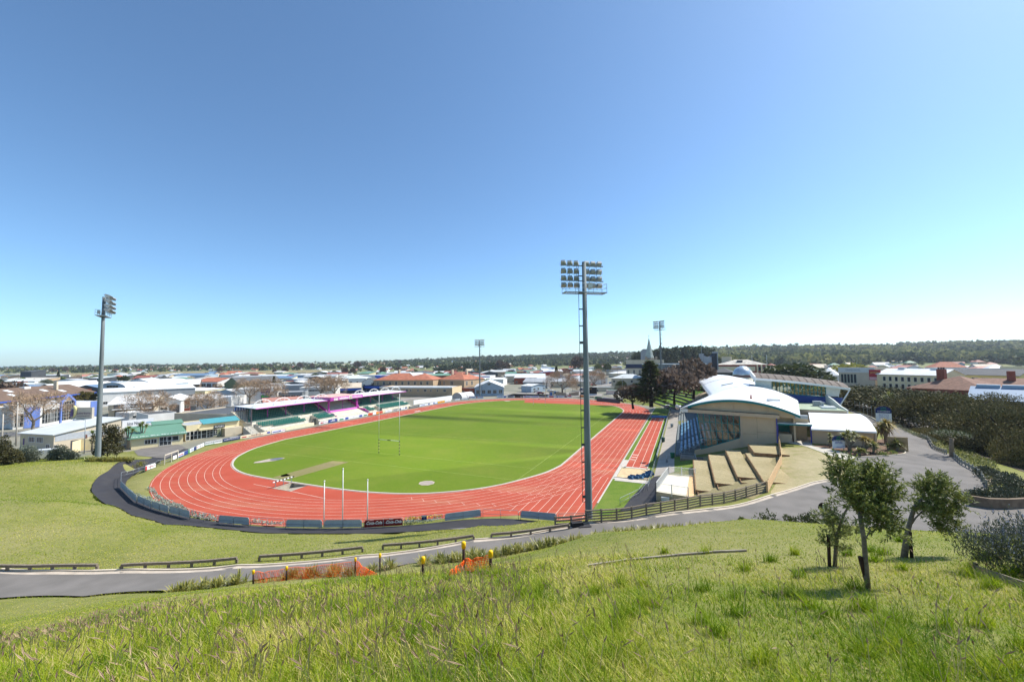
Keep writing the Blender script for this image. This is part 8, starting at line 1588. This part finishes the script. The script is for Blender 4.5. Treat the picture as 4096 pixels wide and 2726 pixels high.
# woods on the hills: uncountable, one object
def woods(name,n,pxr,yr,label,seed,mat,keep=1.0,sz=(6,11),zmin=True):
    rng=np.random.default_rng(seed); ny=n; PX=rng.uniform(*pxr,ny); Y=np.exp(rng.uniform(math.log(yr[0]),math.log(yr[1]),ny)); X=(PX-512)/404*Y; Z=H(X,Y); k=Z>np.where(PX>640,4,3.5) if zmin else np.ones(ny,bool); nz=np.sin(X*.011+Y*.004)+np.sin(Y*.013-X*.006); k&=nz>-1.5+1.6*(1-keep); X,Y,Z=X[k],Y[k],Z[k]; m=len(X); V=[];Qd=[];Tn=[]; per=26
    S_=rng.uniform(*sz,m); base=np.repeat(np.stack([X,Y,Z],-1),per,0); s=np.repeat(S_,per); d=rng.normal(size=(m*per,3)); d/=np.linalg.norm(d,axis=1,keepdims=True); d[:,2]=np.abs(d[:,2]); P_=base+d*s[:,None]*np.array([.62,.62,.85])+[0,0,0]; P_[:,2]+=s*.15; D_=d*.3+rng.normal(size=d.shape); v,q,t=leaves(P_,D_,1,1,rng); c=np.repeat(P_,4,0); sc=np.repeat(s,4)[:,None]; v=c+(v-c)*sc*.62; tt=np.repeat(np.clip(np.repeat(np.clip(.38+.2*np.sin(X*.013+2*np.sin(Y*.008))+.14*np.sin(X*.041+Y*.02)+.2*rng.normal(size=m),0,1),per)+rng.normal(size=m*per)*.1,0,1),4)
    o=npmesh(name,v,quads=q,mat=mat,tint=tt); tag(o,label,'woodland',kind='stuff'); return o
HW=leafmat('hill_wood_leaf',(.05,.075,.04),(.36,.35,.13),.3,.8,.1)
woods('hill_woodland',4200,(640,1100),(620,2100),'wooded hillside of mixed green trees on the right',3,HW,.72,(9,17)); woods('far_woodland',1700,(395,660),(1150,2650),'low wooded ridge on the centre skyline',4,leafmat('far_wood_leaf',(.05,.07,.042),(.16,.18,.08),.2,.8,.1),.9,(7,13))
woods('suburb_trees',1500,(-30,660),(1130,3000),'mass of small trees of the outer suburb reaching the skyline',6,leafmat('suburb_leaf',(.035,.055,.025),(.17,.18,.07),.2,.8,.1),.8,(6,11),False)
PINE=leafmat('pine_leaf',(.03,.045,.025),(.085,.10,.05),.15,.8,.1)
rng=np.random.default_rng(9); PX=np.concatenate([rng.uniform(655,712,120),rng.uniform(632,655,26)]); Y=rng.uniform(520,600,len(PX)); X=(PX-512)/404*Y; m=len(X); topz=20+np.interp(PX,[632,640,655,660,700,712],[4,7.5,8,11,11.5,8])*Y/404+rng.uniform(-3,1.5,m); per=90
P_=[];
for i in range(m):
    zc=rng.random(per)**.7*topz[i]; r=4.6*(1-.45*zc/topz[i])*rng.random(per)**.5; a=rng.uniform(0,6.3,per); P_.append(np.stack([X[i]+r*np.cos(a),Y[i]+r*np.sin(a),3+zc*.92],-1))
P_=np.concatenate(P_); v,q,t=leaves(P_,rng.normal(size=P_.shape),3.2,2.6,rng); tag(npmesh('pine_wood',v,quads=q,mat=PINE,tint=t),'dark pine wood on the rise behind the glass office','woodland',kind='stuff')
rng=np.random.default_rng(12); PX=rng.uniform(435,508,70); Y=rng.uniform(820,900,70); X=(PX-512)/404*Y; per=60; P_=[]
for i in range(70): hh=16*rng.uniform(.75,1.1)*(1 if 452<PX[i] else .7); zc=rng.random(per)*hh; r=6*rng.random(per)**.5; a=rng.uniform(0,6.3,per); P_.append(np.stack([X[i]+r*np.cos(a),Y[i]+r*np.sin(a),zc],-1))
P_=np.concatenate(P_); v,q,t=leaves(P_,rng.normal(size=P_.shape),3.6,3.0,rng); tag(npmesh('pine_belt',v,quads=q,mat=PINE,tint=t),'dark belt of pines behind the distant floodlight','woodland',kind='stuff')
# far roofs beyond the nearest 300 houses
rng=np.random.default_rng(31); n=520; PX=rng.uniform(-25,1040,n); Y=np.where(PX<640,np.exp(rng.uniform(math.log(1150),math.log(2600),n)),np.exp(rng.uniform(math.log(700),math.log(1900),n))); X=(PX-512)/404*Y; Z=H(X,Y); k=(PX<640)|(rng.random(n)<.3); X,Y,Z=X[k],Y[k],Z[k]; n=len(X); mb=MB(); mm=[WM['white'],RM['white'],RM['grey'],RM['red'],RM['orange'],RM['tan'],WM['cream']]
for i in range(n):
    a=rng.uniform(-.8,.8); ex_=Vector((math.cos(a),math.sin(a),0)); ey_=Vector((-ex_.y,ex_.x,0)); w=rng.uniform(10,18); d=9; h=3.4; o=Vector((X[i],Y[i],Z[i]-.5)); q=lambda x,y,z: o+ex_*x+ey_*y+Vector((0,0,z)); mb.cm=0 if rng.random()<.7 else 6; mb.obox(q(-w/2,-d/2,0),ex_*w,ey_*d,(0,0,h)); mb.cm=int(rng.integers(1,6)); mb.add([q(-w/2-.5,-d/2-.5,h),q(w/2+.5,-d/2-.5,h),q(w/2+.5,d/2+.5,h),q(-w/2-.5,d/2+.5,h),q(-w/2,0,h+2.6),q(w/2,0,h+2.6)],[(0,1,5,4),(2,3,4,5),(1,2,5),(3,0,4)])
tag(mb.build('distant_houses',mm,None),'far roofs of the outer suburb too small to tell apart','houses',kind='stuff')
# racecourse rail and hedges
mb=MB(); a=dd(-20,1140);c=dd(350,1160); n=60
for i in range(n): mb.beam(a.lerp(c,i/n)+Vector((0,0,2.2)),a.lerp(c,(i+1)/n)+Vector((0,0,2.2)),.4,.9)
for i in range(n+1): p=a.lerp(c,i/n); mb.beam(p,p+Vector((0,0,2.2)),.3,.3)
mb.build('running_rail',WHITE,None,label='long white running rail along the far racecourse',cat='rail',org=a)
# ============================================================= VEHICLES AND POLES
def carproto(van=False):
    t=thing('parked_van' if van else 'parked_car','x','van' if van else 'car',(0,0,0)); V=Vector; L,w=4.4,1.75
    pr=[(-2.2,.35),(-2.2,.85),(-1.95,1.0),(-1.35,1.42),(.35,1.45),(1.05,1.0),(2.0,.88),(2.2,.6),(2.2,.35)] if not van else [(-2.4,.35),(-2.4,1.9),(-2.2,2.0),(1.3,2.0),(1.9,1.15),(2.4,.95),(2.4,.35)]
    MB().prism([V((x,-w/2,z)) for x,z in pr],(0,w,0)).build('body',M('car_body','#c9ccce',.3,.02,spec=.6),t)
    wn=[(-1.75,1.02),(-1.28,1.36),(.3,1.38),(.85,1.02)] if not van else [(.35,1.15),(.35,1.75),(1.25,1.75),(1.7,1.15)]
    for s in(-1,1): MB().prism([V((x,s*(w/2),z)) for x,z in wn],(0,s*.015,0)).build('window',DGL,t)
    MB().prism([V((.42,-.78,1.43)),V((1.02,-.8,1.03)),V((1.02,.8,1.03)),V((.42,.78,1.43))] if not van else [V((1.36,-.78,1.96)),V((1.9,-.8,1.2)),V((1.9,.8,1.2)),V((1.36,.78,1.96))],V((.03,0,.03))).build('windscreen',DGL,t)
    for x in(-1.35,1.35):
        for s in(-1,1): MB().tube([V((x,s*(w/2-.18),.33)),V((x,s*(w/2+.02),.33))],.33,12).build('wheel',BLACK,t)
    for s in(-1,1): MB().box(V((2.2 if not van else 2.4,s*.6,.62)),(.04,.3,.16)).build('headlight',M('lamp_white','#e8e8e2',.2,0),t)
    return t
CPR=carproto(); VPR=carproto(True); CM={c:M('car_'+c,h,.3,.02,spec=.6) for c,h in(('white','#d9dad8'),('silver','#a7abae'),('red','#7c1f22'),('navy','#26344f'),('black','#1d1e20'),('blue','#3f5f86'))}
def car(px,y,c,rz,lab,van=False,z=.1,sc=1.0):
    p=dd(px,y); p.z=max(0,hz(p.x,p.y))+.08; o=inst(VPR if van else CPR,p,rz,sc,lab,'parked vehicles'); 
    for k_ in o.children:
        if k_.name.startswith('body'): k_.material_slots[0].link='OBJECT'; k_.material_slots[0].material=CM[c]
    return o
for a in [(540,243,'red',.3,'dark red car in the far car park left of the bare plane tree'),(553,252,'navy',.2,'navy car under the bare plane tree, left one'),(556.5,244,'blue',.25,'blue car under the bare plane tree, front one'),(550,262,'silver',.2,'silver car behind the navy one under the bare plane tree'),(581,262,'navy',1.2,'dark car beside the white shop wall near the tall pole'),(593,300,'red',.4,'dark red car behind the tall near pole'),(618,345,'black',.2,'black car on the street beyond the scoreboard'),(621,300,'white',.1,'white car on the street beside the palm like tree'),(611,310,'blue',.1,'blue car on the street behind the low clubroom'),(536,256,'white',.1,'white car behind the dark red car in the far car park'),(1012,84,'white',.9,'white car glimpsed on the street under the dark trees at right'),(988,98,'silver',.9,'silver car glimpsed between the dark trunks at right'),(280,208,'silver',.2,'silver car parked below the violet square sign')]: car(*a)
car(54.5,82,'white',.5,'white van with a painted side behind the grass bank',True)
o=car(72,118,'white',.1,'white van by the showroom yard',True)
CNM=['white','silver','red','navy','black','blue']
for i in range(16): c=CNM[(i*7)%6]; o=car(205+1.7*i+.3*math.sin(i),338+6*(i%2),c,rr.uniform(.2,.6),'x'); auto(o,'%s car in the yard before the orange roofed workshop'%c,205+1.7*i,338)
for i in range(14): c=CNM[(i*5+1)%6]; o=car(278+1.15*i,410+9*(i%3),c,rr.uniform(.2,.6),'x'); auto(o,'%s car in the dealer yard behind the bare trees'%c,278+1.15*i,410)
b=thing('bus','white and blue bus parked beyond the bare street trees','bus',dd(215,260)); p=dd(212,258); e=(dd(224,262)-p).normalized(); n_=Vector((-e.y,e.x,0)); MB().obox(p+Vector((0,0,.4)),e*9.5,n_*2.4,(0,0,2.7)).build('body',CM['white'],b); MB().obox(p+e*3-n_*.02+Vector((0,0,.5)),e*6.4,-n_*.02,(0,0,.9)).build('blue_stripe',M('bus_blue','#3f9ac9',.5,.05),b); MB().obox(p+e*.5-n_*.02+Vector((0,0,1.7)),e*8.5,-n_*.02,(0,0,.9)).build('window',DGL,b); [MB().tube([p+e*x+Vector((0,0,.45)),p+e*x-n_*.05+Vector((0,0,.45))],.45,12).build('wheel',BLACK,b) for x in(1.6,7.6)]
def pole(px,y,h,lab,arm=None,r=.09,m=None,z=None):
    p=dd(px,y); p.z=hz(p.x,p.y) if z is None else z; t=thing('street_lamp' if arm else 'utility_pole',lab,'lamp' if arm else 'pole',p); MB().tube([p-Vector((0,0,.3)),p+Vector((0,0,h))],[r,r*.7],7).build('pole',m or STEEL,t,True)
    if arm: MB().tube([p+Vector((0,0,h)),p+Vector((arm,0,h+.25))],.05,5).build('arm',STEEL,t); MB().box(p+Vector((arm,0,h+.15)),(.7,.25,.14)).build('lamp',M('lamp_white','#e8e8e2'),t)
    else: MB().beam(p+Vector((-1.1,0,h-.4)),p+Vector((1.1,0,h-.4)),.1,.12).build('cross_bar',BARK,t)
CP=M('pole_pale','#b4aca0',.8,.1,1)
for a in [(6,100,8.5,'pale concrete street lamp at the far left edge',-2.0,.16,CP),(20,104,11,'pale concrete power pole with cross bars at the left',None,.17,CP),(88,92,7.5,'thin street lamp beside the left floodlight',-2.6,.09,None),(161,142,7.8,'dark slim pole in the car yard',None,.09,BARKD),(228,178,7,'dark slim pole left of the plastic goods shop',None,.09,BARKD),(318,330,11,'tall lamp post behind the purple bay',1.5,.1,None),(300,240,11,'slim lamp post behind the stand arches',1.5,.1,None),(526,226,8.5,'grey lamp post left of the far goal',1.2,.08,None),(545,212,10,'thin pole beside the ticket kiosk',None,.08,None),(601,300,12,'utility pole up the street right of the tall near pole',None,.11,BARK),(617,330,13,'utility pole beside the street kerb',None,.11,BARK),(622,232,9,'slim pole in front of the white roofed house',None,.08,None),(640,480,15,'tall utility pole before the wooded rise',None,.12,BARK),(928,112,6,'slim grey lamp post among the dark trees',.8,.07,None)]: pole(*a)
t=thing('pylon_sign','tall narrow notice sign in the car yard','sign',dd(194.5,150)); p=dd(194.5,150); MB().obox(p+Vector((-1.1,0,1.4)),(2.2,0,0),(0,.15,0),(0,0,3.4)).build('board',M('board_grey','#8b8f90'),t); MB().obox(p+Vector((-1.2,-.02,4.8)),(2.4,0,0),(0,.2,0),(0,0,1.9)).build('panel',BLB,t); [MB().tube([p+Vector((s,0.07,-.2)),p+Vector((s,.07,4.8))],.08).build('leg',STEEL,t) for s in(-.9,.9)]
p=g(121.5,443.5,.5); MB().lathe(p,[(.55,0),(.6,.3),(.6,1.1),(.5,1.2)],12).build('drum',INKR,None,True,'red drum beside the left cabbage trees','drum',org=p)
# ============================================================= GROUND COVER AT THE TRACK
GGC=leafmat('grey_cover_leaf',(.24,.28,.23),(.40,.44,.36),.2,.8,.1)
for (pl,lab,h) in [([(515,1962),(560,1985),(620,2000),(680,2015),(735,2030),(760,2042),(700,2052),(640,2040),(590,2018),(545,1992),(520,1975)],'grey green mat of groundcover inside the left bend fence',.5),([(590,1953),(612,1950),(640,1985),(690,2010),(740,2034),(700,2030),(630,2000)],'grey green groundcover creeping onto the track edge',.35),([(765,2045),(830,2062),(868,2072),(866,2084),(800,2075),(765,2062)],'grey groundcover behind the first open rail',.4),([(1005,2082),(1070,2086),(1135,2090),(1133,2100),(1060,2096),(1005,2092)],'grey groundcover behind the second open rail',.4),([(1615,2087),(1690,2080),(1772,2066),(1772,2075),(1690,2090),(1620,2096)],'dark grey groundcover strip by the blue notice',.4)]:
    cover('groundcover',[G(x,y,0) for x,y in pl],GGC,60,.22,len(lab),h,lab)
cover('flower_strip',[G(x,y,0) for x,y in [(1620,2074),(1700,2066),(1772,2060),(1772,2066),(1700,2074),(1625,2082)]],leafmat('yellow_flower',(.30,.25,.02),(.62,.50,.03),.2),50,.2,7,.3,'yellow flower strip by the blue notice')
# ============================================================= GRASS ON THE NEAR SLOPE
def rampmat(name,stops,trans=.25):
    m=bpy.data.materials.new(name); m.use_nodes=True; nt=m.node_tree; b=nt.nodes['Principled BSDF']; b.inputs['Roughness'].default_value=.55; b.inputs['Specular IOR Level'].default_value=.15
    at=nt.nodes.new('ShaderNodeAttribute'); at.attribute_name='tint'; r=nt.nodes.new('ShaderNodeValToRGB'); el=r.color_ramp.elements
    el[0].position=stops[0][0]; el[0].color=(*stops[0][1],1); el[1].position=stops[-1][0]; el[1].color=(*stops[-1][1],1)
    for p,c in stops[1:-1]: e=el.new(p); e.color=(*c,1)
    nt.links.new(at.outputs['Fac'],r.inputs['Fac']); nt.links.new(r.outputs['Color'],b.inputs['Base Color']); t=nt.nodes.new('ShaderNodeBsdfTranslucent'); nt.links.new(r.outputs['Color'],t.inputs['Color']); ms=nt.nodes.new('ShaderNodeMixShader'); ms.inputs[0].default_value=trans
    nt.links.new(b.outputs[0],ms.inputs[1]); nt.links.new(t.outputs[0],ms.inputs[2]); nt.links.new(ms.outputs[0],nt.nodes['Material Output'].inputs['Surface']); return m
def fbm(x,y,s,seed=0):
    o=np.zeros_like(x); a=1.0; r=np.random.default_rng(seed)
    for k in range(5):
        for j in range(3): t=r.uniform(0,6.3); p=r.uniform(0,6.3); o+=a*np.sin((x*math.cos(t)+y*math.sin(t))*s*(1.9**k)*r.uniform(.8,1.25)+p)
        a*=.6
    return o/3.2
TALLP=[(-60,11.5),(0,12),(100,15.5),(174,18.2),(250,18.6),(330,19.2),(400,19.8),(512,20),(600,17),(700,13.5),(800,11.5),(1100,10)]
def scatter(n,y0,y1,seed,pw=1.0):
    r=np.random.default_rng(seed); y=y0*(y1/y0)**(r.random(n)**pw); px=r.uniform(-70,1095,n); x=(px-512)/404*y; return x,y,px,r
def blades(name,x,y,L,wd,lean,tint,mat,label,r,seg=3,nb=None):
    n=len(x); z=H(x,y)-.015; az=r.uniform(0,2*math.pi,n); wind=np.array([-.55,.15]); dx=np.cos(az)*lean+wind[0]*lean*.3; dy=np.sin(az)*lean+wind[1]*lean*.3; sx=-np.sin(az+r.normal(size=n)*.6); sy=np.cos(az+r.normal(size=n)*.6)
    V=[];Tt=[]
    for k in range(seg+1):
        f=k/seg; w=wd*.5*(1-f**1.6); cx=x+dx*L*f**1.8; cy=y+dy*L*f**1.8; cz=z+L*(f-.32*lean*f*f)
        if k<seg: V+= [np.stack([cx-sx*w,cy-sy*w,cz],-1),np.stack([cx+sx*w,cy+sy*w,cz],-1)]; Tt+=[tint+.16*f-.08]*2
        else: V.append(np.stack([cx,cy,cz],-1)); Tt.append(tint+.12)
    v=np.stack(V,1); m=v.shape[1]; b=(np.arange(n)*m)[:,None]; q=np.concatenate([b+np.array([[2*k,2*k+1,2*k+3,2*k+2]]) for k in range(seg-1)],0); t=b+np.array([[m-3,m-2,m-1]])
    return tag(npmesh(name,v.reshape(-1,3),quads=q,tris=t,mat=mat,tint=np.clip(np.stack(Tt,1).reshape(-1),0,1)),label,'grass',kind='stuff')
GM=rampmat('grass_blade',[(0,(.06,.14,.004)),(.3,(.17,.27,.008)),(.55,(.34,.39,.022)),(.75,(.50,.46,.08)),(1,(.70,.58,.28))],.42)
road2=[Vector((p.x,p.y)) for p in roadpl]+[Vector((p.x,p.y)) for p in roadin[::-1]]
def okg(x,y): return ~inpoly(x,y,drive_poly)
def tallmask(px,y): return np.interp(px,[a for a,_ in TALLP],[b for _,b in TALLP])
x,y,px,r=scatter(270000,2.9,23.5,1,.92); lim=tallmask(px,y); ty=np.clip((lim-y)/2.5+r.normal(size=len(x))*.25,0,1); p1=fbm(x,y,.45,3); p2=fbm(x,y,1.6,4); k=(ty>.05)&okg(x,y)&(r.random(len(x))<.55+.45*np.clip(.5+.5*p2,0,1)); 
x,y,px,ty,p1,p2=[a[k] for a in(x,y,px,ty,p1,p2)]; n=len(x); left=np.clip((700-px)/400,0,1); L=(.06+.13*r.random(n)**1.5+.14*np.clip(p2+.25,0,1)*r.random(n)+.08*left*r.random(n))*(.35+.65*ty)*(1+.25*p1); L*=np.where(px>640,.75,1)
dry=.44+.17*p1+.20*fbm(x,y,.9,7)+.17*r.normal(size=n)+.12*(px>430)*(px<900)*(y>7); dry-=.16*np.clip(p2,0,1); dry=np.where(r.random(n)<.15+.12*p1,r.uniform(.75,1,n),dry)
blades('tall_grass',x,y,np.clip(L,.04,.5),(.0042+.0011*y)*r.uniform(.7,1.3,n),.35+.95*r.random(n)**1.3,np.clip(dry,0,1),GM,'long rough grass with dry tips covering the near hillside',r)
# tussocks
cx,cy,cpx,r=scatter(210,3.2,15,5); k=np.ones(len(cx),bool); per=95; x=np.repeat(cx,per)+r.normal(size=len(cx)*per)*.09; y=np.repeat(cy,per)+r.normal(size=len(cx)*per)*.07; n=len(x)
blades('grass_tussock',x,y,r.uniform(.18,.42,n),np.full(n,.0065)+.0007*y,.4+.5*r.random(n),np.clip(np.repeat(r.uniform(.22,.5,len(cx)),per)+.08*r.normal(size=n),0,1),GM,'brighter tussocks standing out of the rough grass',r)
# mown slope
x,y,px,r=scatter(190000,8.5,37,9,.8); lim=tallmask(px,y); k=okg(x,y)&(y>lim-1.5); x,y,px=x[k],y[k],px[k]; n=len(x); p1=fbm(x,y,.35,13)
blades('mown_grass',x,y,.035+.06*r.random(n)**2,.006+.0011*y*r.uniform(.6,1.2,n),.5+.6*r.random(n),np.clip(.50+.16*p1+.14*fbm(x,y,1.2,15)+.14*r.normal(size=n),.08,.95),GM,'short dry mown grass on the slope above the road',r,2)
# left bank and verge beyond the road: short tufts
r=np.random.default_rng(17); x=r.uniform(-120,16,260000); y=34+(86-34)*r.random(260000)**1.25; px=512+404*x/y; k=(px>-30)&(px<620)&okg(x,y)&~inpoly(x,y,black_poly); u_=(x-FO.x)*FU.x+(y-FO.y)*FU.y; v_=(x-FO.x)*FV.x+(y-FO.y)*FV.y; rad=np.hypot(np.minimum(u_-9.5,0)*1.0,v_); k&=(rad>50.6)|(u_<-41.2); k&=~((u_>-9)&(v_>-80)&(np.abs(v_)<90)); k&=~inpoly(x,y,[tuple(p[:2]) for p in lower]); x,y=x[k],y[k]; n=len(x); hh=H(x,y)>.28; x,y=x[hh],y[hh]; n=len(x); p1=fbm(x,y,.16,21)
blades('bank_tufts',x,y,.05+.07*r.random(n),.035+.0009*y*r.uniform(.5,1,n),.5+.6*r.random(n),np.clip(.53+.2*p1+.1*fbm(x,y,.6,22)+.12*r.normal(size=n),.1,.9),GM,'short tufted grass over the left bank',r,2)
# seed heads
x,y,px,r=scatter(7000,3.6,22,25,.75); lim=tallmask(px,y); k=(y<lim-.3)&((px<520)|(r.random(len(x))<.28))&(fbm(x,y,.5,26)+r.normal(size=len(x))*.5>-.1); x,y=x[k],y[k]; n=len(x); z=H(x,y); h=r.uniform(.2,.42,n); lx=-.08+r.normal(size=n)*.22; ly=r.normal(size=n)*.15; w=.0022+.00045*y
def ribbon(p0,p1,w): 
    s=np.zeros_like(p0); s[:,0]=w; return np.stack([p0-s,p0+s,p1+s,p1-s],1)
b0=np.stack([x,y,z],-1); b1=b0+np.stack([lx*h,ly*h,h],-1); b2=b1+np.stack([lx*.30,ly*.25,np.full(n,.085)*r.uniform(.7,1.2,n)],-1); hw=.0085+.0006*y
S1=ribbon(b0,b1,w); s=np.zeros_like(b1); s[:,0]=hw; mid=(b1*.55+b2*.45); S2=np.stack([b1,mid-s,b2,mid+s],1); s3=np.zeros_like(b1); s3[:,1]=hw; S3=np.stack([b1,mid-s3,b2,mid+s3],1); v=np.concatenate([S1,S2,S3],0).reshape(-1,3); q=np.arange(len(v)).reshape(-1,4); tt=np.concatenate([np.full(n*4,.85),np.repeat(r.uniform(0,.6,n),4),np.repeat(r.uniform(0,.6,n),4)])
tag(npmesh('seed_heads',v,quads=q,mat=rampmat('seed_head_straw',[(0,(.20,.13,.09)),(.6,(.46,.34,.21)),(1,(.44,.42,.17))],.2),tint=tt),'brown grass seed heads nodding over the rough grass','grass',kind='stuff')
# ============================================================= LABELS OF GENERATED THINGS
from collections import defaultdict
gr_=defaultdict(list)
for o,base,px,y in AUTO:
    lab='%s %s'%(base,'' if 'yard' in base else band(y)+' '+sect(px)); gr_[lab.strip()].append((px,o))
for lab,l in gr_.items():
    l.sort(key=lambda a:a[0]); n=len(l)
    words=['first','second','third','fourth','fifth','sixth','seventh','eighth','ninth']
    for i,(px,o) in enumerate(l): o['label']=lab if n==1 else lab+', '+words[min(i,8)]+' from left'
# a prototype that was never placed is removed
def kill(o):
    for c in list(o.children): kill(c)
    bpy.data.objects.remove(o)
for o in list(SC.objects):
    if o.parent is None and o.get('label') in('x','k'): kill(o)
# ============================================================= AIR
if 1:
    hz_=MB().obox((-9500,-380,-8),(19000,0,0),(0,4150,0),(0,0,150)); m=bpy.data.materials.new('haze_air'); m.use_nodes=True; nt=m.node_tree; nt.nodes.remove(nt.nodes['Principled BSDF']); pvn=nt.nodes.new('ShaderNodeVolumePrincipled'); pvn.inputs['Color'].default_value=(.80,.88,1,1); pvn.inputs['Density'].default_value=.00008; pvn.inputs['Anisotropy'].default_value=.3
    nt.links.new(pvn.outputs[0],nt.nodes['Material Output'].inputs['Volume']); hz_.build('haze',m,None,kind='stuff',label='thin pale air fading the far hills',cat='haze')
